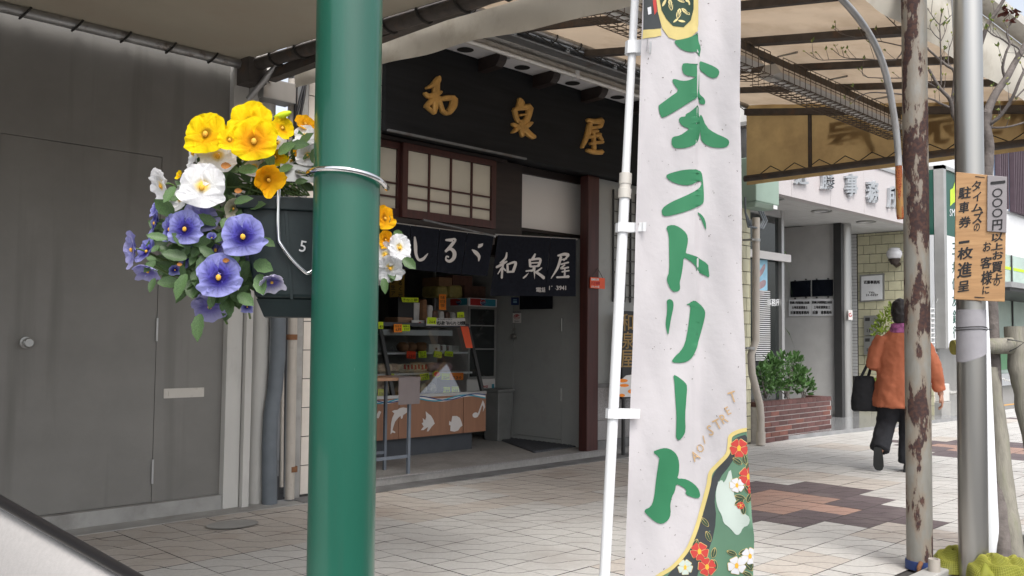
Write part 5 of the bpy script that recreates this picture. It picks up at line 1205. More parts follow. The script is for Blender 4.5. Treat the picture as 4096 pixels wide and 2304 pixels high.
MB().box((kx[0], YK-.03, kz[2]-.06), (45, YK-.001, kz[2]-.002)).build('sill_line', 'alu', bk_)
for a, b, m in ((kx[1]+.3, kx[3]+.3, 'glass_pale'), (kx[3]+.5, kx[4]+2.5, 'glass_pale'), (kx[4]+2.7, kx[4]+6, 'glass_pale')):
    w = MB().box((a, YK-.02, .35), (b, YK-.001, kz[4])).build('shop_window', m, bk_)
    MB().box((a, YK-.03, .45), (b, YK-.021, 1.25)).build('green_film', 'glass_green', w)
    MB().box((a, YK-.03, kz[4]-.42), (b, YK-.021, kz[4]-.34)).build('lime_band', 'bank_lime', w)
    MB().box((b-.06, YK-.06, .3), (b, YK-.031, kz[4])).build('frame', 'dark_metal', w)
c0k = bY(2545, 715, 6.3); 
aw = MB().box((c0k.x, 6.3, c0k.z-.06), (45, YK-.002, c0k.z+.06)).build('awning', 'alu', bk_)
MB().box((c0k.x+.05, 6.35, c0k.z-.14), (45, YK-.003, c0k.z-.062)).build('awning_underside', 'dark_metal', aw)
MB().hexa([V((15.1, 5.3, -.1)), V((60, 4.2, -.1)), V((60, YK, -.1)), V((15.1, YK, -.1))], [V((15.1, 5.3, .012)), V((60, 4.2, .012)), V((60, YK, .012)), V((15.1, YK, .012))]).build('side_road', 'road', kind='structure', label=None)
p = bZ(2535, 1018, .015); q = bZ(2576, 1008, .015)
MB().hexa([V((p.x-1, p.y-.02, .013)), V((q.x+8, p.y-.5, .013)), V((q.x+8, p.y-.38, .013)), V((p.x-1, p.y+.10, .013))], [V((p.x-1, p.y-.02, .016)), V((q.x+8, p.y-.5, .016)), V((q.x+8, p.y-.38, .016)), V((p.x-1, p.y+.10, .016))]).build('road_marking', 'line_orange', kind='structure')
g0 = bZ(2380, 1053)
gb = thing('gate_block', 'pale concrete block at the bank entrance right of the woman', 'block', g0)
gz = bY(2380, 966, g0.y).z
bevel(MB().box(g0+V((-.17, 0, 0)), (g0.x+.22, g0.y+.3, gz*.48)).build('base', 'concrete', gb), .01)
bevel(MB().box(g0+V((-.15, .01, gz*.48+.004)), (g0.x+.2, g0.y+.28, gz)).build('cap', 'wall_white', gb), .01)
tr = thing('wire_trellis', 'white wire trellis rack standing on the pale concrete block', 'trellis', g0+V((0, .15, gz)))
x0, x1 = bY(2357, 850, g0.y).x, bY(2387, 850, g0.y).x; zt4 = bY(2370, 768, g0.y).z
mb = MB()
for x in (x0, x0+.18, x1-.12, x1): mb.tube([(x, g0.y+.1, gz), (x, g0.y+.1, zt4)], .015, 5)
for k in range(16): z = gz+.04+(zt4-gz-.1)*k/15; mb.tube([(x0, g0.y+.09, z), (x1, g0.y+.09, z)], .012, 4)
for k in range(4): x = x0+(x1-x0)*k/3; mb.tube([(x, g0.y+.1, zt4-.06), (x-.05, g0.y+.02, zt4+.1)], .007, 4)
mb.build('wire', 'wire_white', tr, smooth=60)
MB().tube([(x0+.28, g0.y+.13, gz), (x0+.28, g0.y+.13, zt4-.03)], .035, 8).build('post', 'wire_white', tr, smooth=60)
def chain(label, a, b, sag_):
    n = 26; mb = MB()
    for k in range(n):
        t = (k+.5)/n; p = a.lerp(b, t)-V((0, 0, sag_*4*t*(1-t))); d = (b-a).normalized()*.045; s_ = V((0, 0, .022)) if k % 2 else V((-d.y, d.x, 0)).normalized()*.022
        mb.tube([p-d, p+s_, p+d, p-s_, p-d*.99], .009, 4)
    mb.build('chain', 'chain', label=label, cat='chain', smooth=60)
chain('pale chain hanging from the concrete block towards the steel pole', g0+V((.2, .1, gz-.1)), bY(2440, 955, 5.0), .12)
chain('pale chain sagging across the side road behind the leaning stakes', bY(2492, 935, 5.2), bY(2640, 900, 5.2), .3)
cp = thing('chain_post', 'short steel post holding the sagging chain behind the white pole', 'post', bZ(2490, 1012))
b0 = bY(2492, 925, 5.2); MB().tube([V((b0.x, b0.y, 0)), b0+V((0, 0, .05))], .035, 10).build('post', 'steel_dull', cp, smooth=60)

# ------------------------------------------------------------------ woman in an orange jacket, seen from behind
base = bZ(2268, 1187)
hd_ = V((.96, .28, 0)).normalized(); lf = V((-hd_.y, hd_.x, 0))
def L3(l, f, z): return base+lf*l+hd_*f+V((0, 0, z))
wm = thing('person', 'woman with short dark hair walking away in an orange jacket and black trousers', 'person', base)
def ring(c, rl, rf, n=20, tilt=V((0, 0, 0)), ax=None, ay=None):
    ax = ax or lf; ay = ay or hd_; return [c+ax*rl*math.cos(2*math.pi*k/n)+ay*rf*math.sin(2*math.pi*k/n) for k in range(n)]
def remesh(o, v, it=6, wr=None):
    m = o.modifiers.new('remesh', 'REMESH'); m.mode = 'VOXEL'; m.voxel_size = v; m.use_smooth_shade = True
    s_ = o.modifiers.new('smooth', 'SMOOTH'); s_.iterations = it; s_.factor = .5
    if wr:
        tx = bpy.data.textures.new('folds', 'CLOUDS'); tx.noise_scale = wr[1]; tx.noise_depth = 3; d = o.modifiers.new('folds', 'DISPLACE'); d.texture = tx; d.strength = wr[0]; d.mid_level = .5
    return o
b = MB()
b.loft([ring(L3(0, f_, z), rl, rf) for z, rl, rf, f_ in ((.72, .13, .09, 0), (.82, .16, .115, 0), (.95, .14, .10, 0), (1.1, .15, .105, .01), (1.22, .165, .095, .01), (1.28, .13, .08, .01), (1.32, .06, .06, .015), (1.40, .05, .055, .03))])
b.loft([ring(L3(0, f_, z), rl, rf) for z, rl, rf, f_ in ((1.37, .03, .035, .05), (1.40, .055, .07, .045), (1.45, .068, .088, .04), (1.50, .072, .092, .035), (1.55, .065, .085, .03), (1.59, .04, .055, .03), (1.605, .015, .02, .03))])
b.tube([L3(0, .12, 1.49), L3(0, .145, 1.465), L3(0, .13, 1.455)], [.008, .014, .012], 8)
for s_ in (-1, 1): b.loft([ring(L3(.07*s_, .03, z), .012, r, 8) for z, r in ((1.45, .012), (1.475, .02), (1.5, .022), (1.515, .014))])
arms = {1: [(.17, 0, 1.25), (.232, -.04, .99), (.20, .15, .97), (.195, .20, .965)], -1: [(-.17, 0, 1.25), (-.285, -.05, 1.0), (-.335, .0, .77), (-.34, .01, .73)]}
for s_, p_ in arms.items():
    b.tube([L3(*q) for q in p_], [.048, .038, .027, .026], 12)
    w = L3(*p_[3]); d = (w-L3(*p_[2])).normalized(); sd2 = hd_ if s_ < 0 else V((0, 0, 1)); up_ = d.cross(sd2).normalized()
    b.loft([ring(w+d*t, r1, r2, 12, ax=sd2, ay=up_) for t, r1, r2 in ((-.01, .026, .02), (.03, .038, .018), (.07, .040, .016), (.085, .034, .013))])
    for k, (o_, L_) in enumerate(((-.028, .062), (-.010, .072), (.010, .066), (.027, .05))):
        k0 = w+d*.08+sd2*o_; k1 = k0+d*L_*.45+up_*.004*s_; k2 = k1+d*L_*.3+up_*.018*s_; k3 = k2+d*L_*.12+up_*.02*s_
        b.tube([k0, k1, k2, k3], [.009, .0085, .008, .006], 8)
    t0_ = w+d*.02-sd2*.03; b.tube([t0_, t0_+d*.03-sd2*.022+up_*.01*s_, t0_+d*.062-sd2*.024+up_*.02*s_], [.011, .010, .007], 8)
legs = {1: [(.085, 0, .82), (.125, .0, .46), (.172, -.19, .20)], -1: [(-.085, 0, .82), (-.065, .06, .44), (-.05, .04, .06)]}
for s_, p_ in legs.items(): b.tube([L3(*q) for q in p_], [.085, .055, .036], 14)
remesh(b.build('body', 'skin', wm, smooth=True), .006, 3)
j = MB()
j.loft([ring(L3(0, f_, z), rl, rf, 28) for z, rl, rf, f_ in ((.60, .255, .185, -.01), (.68, .245, .175, -.01), (.82, .222, .155, -.005), (.97, .198, .135, 0), (1.1, .196, .132, .005), (1.2, .192, .122, .01), (1.265, .155, .105, .01), (1.31, .10, .085, .015), (1.335, .075, .075, .02))])
for s_, p_ in arms.items():
    q = [L3(*t) for t in p_[:3]]; q[2] = q[2].lerp(L3(*p_[3]), .2)
    j.tube([q[0]-lf*.03*s_, q[0].lerp(q[1], .5)+lf*.012*s_, q[1], q[1].lerp(q[2], .5), q[2]], [.072, .072, .066, .062, .054], 14)
remesh(j.build('jacket', 'jacket', wm, smooth=True), .011, 5, (.034, .10))
t_ = MB()
t_.loft([ring(L3(0, 0, z), rl, rf) for z, rl, rf in ((.70, .17, .125), (.8, .18, .13), (.9, .16, .115))])
for s_, p_ in legs.items():
    q = [L3(*k) for k in p_]; e = q[1].lerp(q[2], .96); t_.tube([q[0], q[0].lerp(q[1], .5), q[1], q[1].lerp(q[2], .5), e], [.118, .103, .09, .085, .088], 16)
remesh(t_.build('trousers', 'trousers', wm, smooth=True), .011, 4, (.028, .08))
sc_ = MB(); sc_.loft([ring(L3(0, f_, z), rl, rf, 18) for z, rl, rf, f_ in ((1.29, .10, .095, .01), (1.325, .092, .09, .015), (1.37, .075, .078, .02), (1.385, .062, .068, .025))])
remesh(sc_.build('scarf', 'scarf', wm, smooth=True), .008, 2, (.014, .05))
h = MB(); h.loft([ring(L3(0, f_, z), rl, rf, 18) for z, rl, rf, f_ in ((1.385, .05, .045, -.002), (1.42, .066, .068, .005), (1.47, .076, .086, .012), (1.53, .078, .09, .015), (1.58, .064, .078, .02), (1.612, .032, .043, .025), (1.62, .01, .015, .025))])
remesh(h.build('hair', 'hair', wm, smooth=True), .008, 2, (.018, .03))
def shoe(heel, toe, up, mparent):
    d = (toe-heel).normalized(); sd2 = d.cross(up).normalized(); L_ = (toe-heel).length
    rs = []
    for t, w, h0 in ((0, .024, .05), (.1, .034, .066), (.3, .036, .062), (.55, .042, .05), (.8, .044, .036), (.95, .03, .026), (1, .012, .018)):
        c = heel+d*t*L_; rs.append([c-sd2*w, c-sd2*w*.95+up*h0*.6, c-sd2*w*.55+up*h0, c+sd2*w*.55+up*h0, c+sd2*w*.95+up*h0*.6, c+sd2*w])
    s_ = MB().loft(rs).build('shoe', 'shoe', mparent, smooth=50)
    rs2 = [[r[0]-up*.001, r[5]-up*.001, r[5]-up*.016+sd2*.002, r[0]-up*.016-sd2*.002] for r in rs]
    MB().loft(rs2).build('sole', 'shoe_sole', s_)
shoe(L3(.178, -.225, .245), L3(.185, -.105, .018), V(hd_*.9+V((0, 0, .43))).normalized(), wm)
shoe(L3(-.05, -.02, .017), L3(-.045, .20, .017), V((0, 0, 1)), wm)
bgc = bY(2174, 1040, base.y+.35)
hb = thing('shoulder_bag', 'big soft black bag hanging from the left arm of the woman', 'bag', L3(.34, 0, .5))
q = [L3(l, f_, z) for l, f_, z in ()]
rings_ = [ring(L3(.315, .0, z), rl, rf, 18) for z, rl, rf in ((.545, .09, .05), (.555, .122, .07), (.64, .128, .075), (.76, .112, .055), (.85, .098, .03), (.885, .085, .012))]
remesh(MB().loft(rings_).build('pouch', 'bag', hb, smooth=True), .010, 4, (.02, .1))
MB().tube([L3(.35, -.02, .86), L3(.30, -.035, .96), L3(.262, -.01, 1.045), L3(.24, .05, 1.05), L3(.26, .05, .98), L3(.29, .02, .86)], .014, 8).build('handle', 'bag', hb, smooth=60)
# ------------------------------------------------------------------ poles at the kerb, right side
rp0 = bZ(2314, 1432); RY = rp0.y
rp1 = bY(2299, 0, RY); up = (rp1-rp0)
rp = thing('rusty_post', 'rusty flaking steel post with a blue strap round its foot', 'post', rp0)
MB().tube([rp0+up*t for t in [k/14 for k in range(16)]], .066, 28).build('pole', 'rust_pole', rp, smooth=60)
MB().tube([rp0+up.normalized()*.005, rp0+up.normalized()*.05], .074, 24).build('strap', 'blue_print', rp, smooth=60)
MB().tube([rp0+V((-.09, -.03, .0)), rp0+V((-.09, -.03, .03)), rp0+V((-.06, -.03, .05))], .012, 8).build('bolt', 'pipe_rust', rp, smooth=60)
q1 = lambda x, y: onY(2920+x/1.9064, y/1.9064, RY-.05)
q2 = lambda x, y: onY(2940+x/O2[2], 600+y/O2[2], RY-.05)
bpz = thing('bent_pipe', 'silver pipe bending down from the canopy with an orange rusted end beside the rusty post', 'pipe', q2(1262, 530))
pts = [q1(760, -110), q1(860, 0), q1(940, 90), q1(1030, 210), q1(1110, 350), q1(1170, 500), q1(1215, 680), q1(1245, 850), q1(1268, 1010), q1(1283, 1180), q2(1248, 120)]
def cr_spline(p, n=4):
    o = []
    for i in range(len(p)-1):
        a, b, c, d = p[max(i-1, 0)], p[i], p[i+1], p[min(i+2, len(p)-1)]
        for k in range(n):
            t = k/n; o.append(.5*((2*b)+(c-a)*t+(2*a-5*b+4*c-d)*t*t+(3*b-a-3*c+d)*t**3))
    return o+[p[-1]]
MB().tube(cr_spline(pts), .0168, 14).build('pipe', 'bent_pipe', bpz, smooth=60)
MB().tube([q2(1248, 122), q2(1253, 330), q2(1260, 505), q2(1261, 528)], [.0172, .018, .018, .015], 14).build('rusted_end', 'orange_rust', bpz, smooth=60)
# stainless pole with a patch, plywood notice
SY = 1.655
s0 = bZ(2451, 1449); s0 = bY(2449, 1400, s0.y); SY = s0.y; s1 = bY(2434, 0, SY); sdir = (s1-s0).normalized(); s0 = s0-sdir*(s0.z/sdir.z)
stp = thing('steel_pole', 'brushed steel pole with a grey painted patch and a twist of wire', 'pole', s0)
MB().tube([s0, s0+sdir*2.2, s0+sdir*4.2], .0715, 32).build('pole', 'steel', stp, smooth=60)
def patch(z0l, z0r, z1, r_, name, mat, parent):
    m = MB(); n = 16; cd = (EYE-s0); a0 = math.atan2(cd.y, cd.x)
    ia = []; ib = []
    for k in range(n+1):
        a = a0-1.42+2.84*k/n; t = k/n
        c = lambda z: s0+sdir*(z/sdir.z)+V((math.cos(a)*r_, math.sin(a)*r_, 0))
        lo = z0l+(z0r-z0l)*max(0, (t-.35)/.65)
        ia.append(c(lo)); ib.append(c(z1))
    i = m.pts(ia); j = m.pts(ib)
    for k in range(n): m.face((i[k], i[k+1], j[k+1], j[k]))
    return m.build(name, mat, parent, smooth=60)
zz_ = lambda y: onY(3600+590/2.0704, 1200+y/2.0704, SY-.06).z
patch(zz_(522), zz_(440), zz_(72), .0735, 'patch', 'patch_grey', stp)
for y in (222, 242):
    c = s0+sdir*(zz_(y)/sdir.z); MB().tube([c+V((math.cos(a)*.076, math.sin(a)*.076, .004*math.sin(a*2))) for a in [k*math.pi/12 for k in range(25)]], .0022, 5).build('wire', 'wire', stp, smooth=60)
c = s0+sdir*(zz_(235)/sdir.z); MB().tube([c+CR*.07-CF*.03, c+CR*.10-CF*.02+V((0, 0, -.004))], .003, 5).build('wire', 'wire', stp)
bn_ = V((-.875, -.485, 0)).normalized()
bp0 = s0+sdir*1.5+bn_*.092
mpb = mpP(bp0, bn_, 3600, 600, 2.0704)
pn = thing('notice_board', 'plywood notice with brush lettered kanji tied to the steel pole', 'sign', mpb(660, 1245))
qb = [(465, 181), (884, 222), (868, 1257), (449, 1236)]
bevel(MB().hexa([mpb(*k, -.012) for k in qb][::-1], [mpb(*k, 0) for k in qb][::-1]).build('board', 'ply', pn), .002)
qg = [(721, 210), (884, 224), (878, 686), (718, 674)]
bevel(MB().hexa([mpb(*k, .001) for k in qg][::-1], [mpb(*k, .010) for k in qg][::-1]).build('grey_board', 'board_grey', pn, label='small grey painted board screwed over the plywood, top right'), .002)
chg = [('一', 750, 263, 864, 281)]+[('〇', 762, y, 842, y+70) for y in (322, 404, 488)]+[('円', 762, 580, 840, 664)]
for q in chg: write(MB(), [q], mpb, .011, 4, .032, skew=.10).build('character', 'ink', pn)
chb = [('以', 760, 690, 852, 756), ('上', 758, 770, 850, 824), ('お', 768, 838, 852, 904), ('買', 760, 925, 846, 1015), ('上', 762, 1020, 848, 1066), ('の', 776, 1066, 826, 1124),
       ('お', 690, 760, 752, 838), ('客', 668, 885, 758, 980), ('様', 674, 1000, 760, 1115), ('に', 684, 1128, 738, 1192),
       ('タ', 596, 256, 668, 338), ('イ', 606, 350, 668, 425), ('ム', 594, 446, 682, 508), ('ズ', 604, 512, 684, 606), ('の', 612, 608, 660, 672),
       ('駐', 488, 306, 586, 402), ('車', 490, 430, 570, 522), ('券', 490, 552, 584, 642), ('一', 490, 754, 572, 771), ('枚', 480, 806, 600, 902), ('進', 480, 930, 592, 1055), ('呈', 482, 1085, 572, 1170)]
for q in chb: write(MB(), [q], mpb, .001, 4, .034, skew=.14).build('character', 'ink', pn)
flat(MB(), [[(622, 216), (700, 224), (700, 231), (622, 223)], [(616, 1214), (700, 1220), (700, 1227), (630, 1224), (616, 1222)]], mpb, .002).build('bracket_mark', 'ink', pn)
# white post behind
w1 = bZ(2495, 1449); WY = SY-.03
wr = .055
def wp(x, y): return onD(x*B, y*B, 5.02)
a = wp(2515, 1430)-CR*wr; b = wp(2466, 430)-CR*wr; d = (b-a).normalized(); a = a-d*(a.z/d.z)
MB().tube([a, a+d*3.2], wr, 24).build('white_post', 'post_white', label='leaning plain white post just behind the steel pole', cat='post', smooth=60)
# stakes and tree
t6 = lambda x, y, dd: onD(3600+x/2.0704, 1200+y/2.0704, dd)
t7 = lambda x, y, dd: onD(3600+x/2.4, 1700+y/2.4, dd)
def log(name, label, pts, r, cat, knots=2, seed=1):
    rnd = random.Random(seed); P_ = []; rr = []
    for i in range(len(pts)-1):
        for k in range(6):
            t = k/6; P_.append(pts[i].lerp(pts[i+1], t)+V((rnd.uniform(-1, 1), rnd.uniform(-1, 1), 0))*.004); rr.append((r[i]*(1-t)+r[i+1]*t)*rnd.uniform(.96, 1.05))
    P_.append(pts[-1]); rr.append(r[-1])
    return MB().tube(P_, rr, 16).build(name, 'log', label=label, cat=cat, smooth=60)
sa = t7(1110, 1449, 4.95); sA = t6(745, 560, 5.25)
log('wooden_stake', 'weathered log stake leaning from the ground up behind the white post', [V((sa.x+.01, sa.y-.01, 0)), sa, t7(1010, 700, 5.08), t7(945, 0, 5.18), sA], [.066, .064, .055, .045, .04], 'stake', seed=2)
e = t6(1050, 900, 5.2); g = e+(e-t6(945, 225, 5.25)); g = e+(e-t6(945, 225, 5.25)).normalized()*1.1
log('wooden_stake', 'weathered log stake with a sawn mossy top leaning towards the right edge', [V((g.x, g.y, max(0, g.z))), e, t6(985, 560, 5.22), t6(945, 222, 5.25)], [.06, .057, .055, .054], 'stake', seed=5)
cl0, cl1 = t6(452, 392, 5.20), t6(925, 378, 5.2)
clg = thing('cross_log', 'horizontal log with a yellow painted end tied behind the steel pole', 'log', (cl0+cl1)/2)
ct0 = cl0-V((0, 0, 0)); 
MB().tube([cl0, cl0.lerp(cl1, .4), cl0.lerp(cl1, .7), cl1], [.043, .044, .046, .048], 16).build('log', 'log', clg, smooth=60)
dd_ = (cl0-cl1).normalized(); x_ = dd_.cross(V((0, 0, 1))).normalized(); y_ = x_.cross(dd_)
cen = cl0+dd_*.002; MB().tube([cl0+dd_*.001, cl0+dd_*.012], [.0432, .042], 16).build('yellow_end', 'log_end', clg, smooth=40)
mb = MB(); c = t6(940, 350, 5.17)
for k in range(2): mb.tube([t6(890, 325+k*6, 5.16), t6(960, 335, 5.13), t6(1027, 352, 5.15), t6(960, 400, 5.13), t6(905, 425, 5.16)], .003, 5)
mb.build('tie_wire', 'wire', clg, smooth=60)
tree = thing('street_tree', 'bare young street tree with budding twigs behind the steel pole', 'tree', V((5.46, 1.62, 0)))
TD = 5.32
T4 = lambda x, y, dd=0: onD(3600+x/2.0704, y/2.0704, TD+dd)
T7 = lambda x, y, dd=0: onD(2900+x/1.2575, y/1.2575, TD+dd)
tb0 = T4(716, 1460)
MB().tube(cr_spline([V((5.46, 1.62, 0)), V((tb0.x+.02, tb0.y-.02, .9)), tb0-V((0, 0, .25)), tb0, T4(736, 1220), T4(712, 1060), T4(722, 940)]), [.040]*9+[.034]*6+[.03]*6+[.028]*4, 12).build('trunk', 'bark', tree, smooth=60)
br = [([T4(715, 950), T4(745, 870, .02), T4(800, 762, .04), T4(880, 650, .05), T4(950, 520, .08), T4(1027, 390, .1), T4(1120, 200, .1)], .026, .014),
      ([T4(712, 1050), T4(770, 1010, -.03), T4(840, 950, -.05), T4(935, 800, -.1), T4(985, 680, -.12), T4(1040, 560, -.12)], .012, .008),
      ([T4(715, 1062), T4(760, 1058), T4(850, 1056, -.02), T4(940, 1040, -.04), T4(1040, 1010, -.05)], .007, .005),
      ([T4(720, 1000), T4(600, 1080, .03), T4(460, 985, .06), T4(430, 880, .06), T4(405, 810, .06), T4(330, 730, .08), T4(240, 575, .1)], .018, .008),
      ([T4(430, 850, .06), T4(452, 605, .06), T4(390, 545, .08), T4(310, 478, .09), T4(225, 400, .1), T4(150, 330, .1)], .010, .005),
      ([T4(410, 890, .06), T4(330, 855, .08), T4(260, 820, .1), T4(100, 790, .1), T7(760, 465, .1), T7(690, 478, .1), T7(640, 515, .1)], .008, .002),
      ([T4(400, 800, .06), T4(330, 745, .08), T4(260, 700, .1), T4(120, 650, .1), T7(720, 390, .1), T7(690, 352, .1)], .006, .002),
      ([T4(235, 400, .1), T4(60, 350, .1), T7(860, 300, .1), T7(700, 296, .1), T7(600, 290, .1), T7(545, 252, .1)], .005, .0018),
      ([T7(890, 232, .1), T7(790, 210, .1), T7(660, 188, .1), T7(590, 172, .1), T7(548, 146, .1)], .004, .0016),
      ([T7(740, 300, .1), T7(560, 300, .1), T7(470, 300, .1), T7(405, 262, .1)], .003, .0015),
      ([T4(650, 420, .1), T4(690, 300, .1), T4(740, 180, .1), T4(810, 80, .1), T4(880, -40, .1)], .016, .010),
      ([T4(870, 640, .05), T4(850, 560, .04), T4(880, 430, .03), T4(910, 360, .03), T4(885, 290, .03), T4(900, 220, .03), T4(960, 150, .03)], .009, .003),
      ([T4(910, 370, .03), T4(840, 320, .02), T4(770, 290, .02), T4(720, 245, .02)], .006, .003),
      ([T4(910, 360, .03), T4(980, 400, .05), T4(1000, 450, .05), T4(1040, 480, .05)], .006, .003),
      ([T4(340, 700, .08), T4(338, 480, .08), T4(334, 320, .08), T4(330, 200, .08), T4(348, 110, .08)], .0055, .0025),
      ([T4(332, 210, .08), T4(280, 150, .08), T4(222, 60, .08)], .0035, .0015),
      ([T4(332, 210, .08), T4(390, 160, .08), T4(440, 110, .08)], .0035, .0015),
      ([T4(336, 330, .08), T4(290, 290, .08), T4(250, 230, .08), T4(255, 180, .08)], .003, .0015),
      ([T4(400, 540, .08), T4(402, 430, .08), T4(430, 340, .08), T4(440, 300, .08)], .0035, .0015),
      ([T4(340, 340, .08), T4(372, 270, .08), T4(390, 200, .08)], .003, .0015),
      ([T4(960, 810, -.1), T4(1027, 740, -.1), T4(1080, 700, -.1)], .005, .003),
      ([T7(890, 160, .1), T7(840, 110, .1), T7(790, 60, .1), T7(760, 20, .1)], .004, .0016),
      ([T7(850, 120, .1), T7(860, 60, .1), T7(830, 0, .1)], .003, .0015)]
rnd = random.Random(11)
bud = MB(); lfv = MB(); brown = MB()
def sprig(p, d, big=1.):
    bud.loft([[p+V((r*math.cos(t*2), r*math.sin(t*2), 0))+d*h for t in range(3)] for r, h in ((.002, 0), (.007*big, .006), (.005*big, .014), (.001, .018))])
    for _ in range(rnd.choice((0, 1, 2))):
        a = (d+V((rnd.uniform(-1, 1), rnd.uniform(-1, 1), rnd.uniform(-.6, .6)))).normalized(); s_ = a.cross(V((0, 0, 1))).normalized(); L_ = rnd.uniform(.018, .042)
        lfv.face(lfv.pts([p, p+a*L_*.5+s_*L_*.22, p+a*L_, p+a*L_*.5-s_*L_*.22]))
for k, (p, r0_, r1_) in enumerate(br):
    q = cr_spline(p, 3); n = len(q)
    MB().tube(q, [r0_+(r1_-r0_)*i/(n-1) for i in range(n)], 8).build('limb' if r0_ > .007 else 'branch', 'bark', tree, smooth=60)
    sprig(q[-1], (q[-1]-q[-2]).normalized(), 1.3)
    for i in range(3, n-1):
        if rnd.random() < .42:
            d = (q[i]-q[i-1]).normalized(); a = V((rnd.uniform(-1, 1), rnd.uniform(-1, 1), rnd.uniform(.1, 1))); a = (a-d*a.dot(d)).normalized()*.8+d*.6+V((0, 0, .35)); L_ = rnd.uniform(.025, .085)
            e1 = q[i]+a*L_*.5+V((rnd.uniform(-.01, .01), 0, .01)); e2 = e1+(a+V((0, 0, .5))).normalized()*L_*.6
            MB().tube([q[i], e1, e2], [max(.0016, r1_*.6), .0016, .001], 5).build('twig', 'bark', tree, smooth=60); sprig(e2, (e2-e1).normalized())
for k in range(26):
    p = T4(rnd.uniform(855, 980), rnd.uniform(60, 170), .03); a = V((rnd.uniform(-1, 1), rnd.uniform(-1, 1), rnd.uniform(-1, .2))).normalized(); s_ = a.cross(V((.3, .2, 1))).normalized(); L_ = rnd.uniform(.03, .06)
    brown.face(brown.pts([p, p+a*L_*.5+s_*L_*.3, p+a*L_, p+a*L_*.5-s_*L_*.3]))
bud.build('bud', 'bud', tree, kind='stuff'); lfv.build('young_leaf', 'leaf_young', tree, kind='stuff'); brown.build('dry_leaf', 'leaf_brown', tree, kind='stuff')
# net bags at the foot
_m = M('net_sheet', srgb(176, 180, 72), .6, var=.2, scale=14, trans=.35); _n = _m.node_tree; _o = _n.nodes['Material Output']; _s = _o.inputs['Surface'].links[0].from_socket
_t = _n.nodes.new('ShaderNodeBsdfTransparent'); _x = _n.nodes.new('ShaderNodeMixShader'); _x.inputs[0].default_value = .58
_n.links.new(_t.outputs[0], _x.inputs[1]); _n.links.new(_s, _x.inputs[2]); _n.links.new(_x.outputs[0], _o.inputs['Surface'])
def netlump(label, c, rx, ry, h, seed):
    t = thing('net_bag', label, 'net', c, 'yellow green nets at the foot of the poles'); rnd = random.Random(seed); ph = [rnd.uniform(0, 6) for _ in range(6)]
    def fn(u, v):
        a = u*2*math.pi; e = v*math.pi/2; w = 1+.14*math.sin(2*a+ph[0])+.09*math.sin(3*a+ph[1]+v*3)+.03*math.sin(7*a+ph[2])
        z = h*math.sin(e)*(1+.16*math.sin(3*a+ph[3])*math.cos(e)+.12*math.sin(5*v*3+2*a+ph[4]))
        return V(c)+V((rx*math.cos(a)*math.cos(e)*w, ry*math.sin(a)*math.cos(e)*w, z+.004))
    n1 = MB().grid(fn, 72, 22).build('netting', 'net', t, smooth=True)
    m = n1.modifiers.new('wire', 'WIREFRAME'); m.thickness = .0017; m.use_replace = True
    f2 = lambda u, v: (lambda a, e, w: V(c)+V((rx*.8*math.cos(a)*math.cos(e)*w, ry*.8*math.sin(a)*math.cos(e)*w, h*.8*math.sin(e)*(1+.25*math.sin(4*a+ph[1]+e*3))+.004)))(u*2*math.pi, v*math.pi/2, 1+.2*math.sin(3*u*6.283+ph[5])+.08*math.sin(11*u*6.283))
    MB().grid(lambda u, v: V(c)+(fn(u, v)-V(c))*.985, 60, 22).build('sheet', 'net_sheet', t, smooth=True)
    MB().grid(f2, 60, 20).build('sheet', 'net_sheet', t, smooth=True)
nb0 = bZ(2400, 1440)
netlump('yellow green net bag crumpled between the rusty post and the steel pole', V((nb0.x+.06, nb0.y+.02, 0)), .12, .12, .11, 1)
netlump('yellow green net bag heaped in front of the steel pole foot', V((s0.x-.02, s0.y-.10, 0)), .17, .13, .12, 2)
netlump('smaller yellow green net bag against the white post', V((s0.x+.12, s0.y-.16, 0)), .10, .10, .10, 4)
sp = bZ(2349, 1448); sp = rp0+V((.0, -.095, 0)); sp = onP(2349*B, 1449*B, (0, sp.y-.02, 0), (0, 1, 0)); sp.z = 0
spt = onP((3600+328/2.4), (1700+1285/2.4), sp, (0, 1, 0))
pp_ = thing('short_pipe', 'short open white pipe standing against the foot of the rusty post', 'pipe', sp)
m = MB(); rings_ = [[V((spt.x+r*math.cos(t*math.pi/10), sp.y+r*math.sin(t*math.pi/10), z)) for t in range(20)] for r, z in ((.029, 0), (.029, spt.z), (.022, spt.z), (.022, spt.z-.12))]
m.loft(rings_).build('pipe', 'pipe_beige', pp_, smooth=40)

# ------------------------------------------------------------------ banner and its pole
FY = 1.45
f0 = bY(1521, 1449, FY); f1 = bY(1597, 0, FY); fd_ = (f1-f0).normalized(); fb = f0-fd_*(f0.z/fd_.z)
fp = thing('banner_pole', 'white telescopic banner pole on a dark base', 'pole', fb)
zj = bY(1570, 470, FY).z
jn = fb+fd_*((zj-fb.z)/fd_.z)
MB().tube([fb+fd_*.03, jn], .0135, 18).build('lower_tube', 'white_plastic', fp, smooth=60)
MB().tube([jn, fb+fd_*2.55], .0108, 18).build('upper_tube', 'white_plastic', fp, smooth=60)
MB().tube([jn-fd_*.03, jn-fd_*.005, jn-fd_*.004, jn+fd_*.006, jn+fd_*.008, jn+fd_*.036], [.0172, .0172, .0150, .0150, .0165, .0165], 18).build('joint_collar', 'cream_metal', fp, smooth=30)
MB().loft([[fb+V((r*math.cos(t*math.pi/12), r*math.sin(t*math.pi/12), z)) for t in range(24)] for r, z in ((.2, 0), (.2, .05), (.17, .075), (.03, .085), (.03, .14))]).build('base', 'black_plastic', fp, smooth=40)
hx = V((math.sin(YAW), -math.cos(YAW), 0)); hn = V((-math.cos(YAW), -math.sin(YAW), 0))
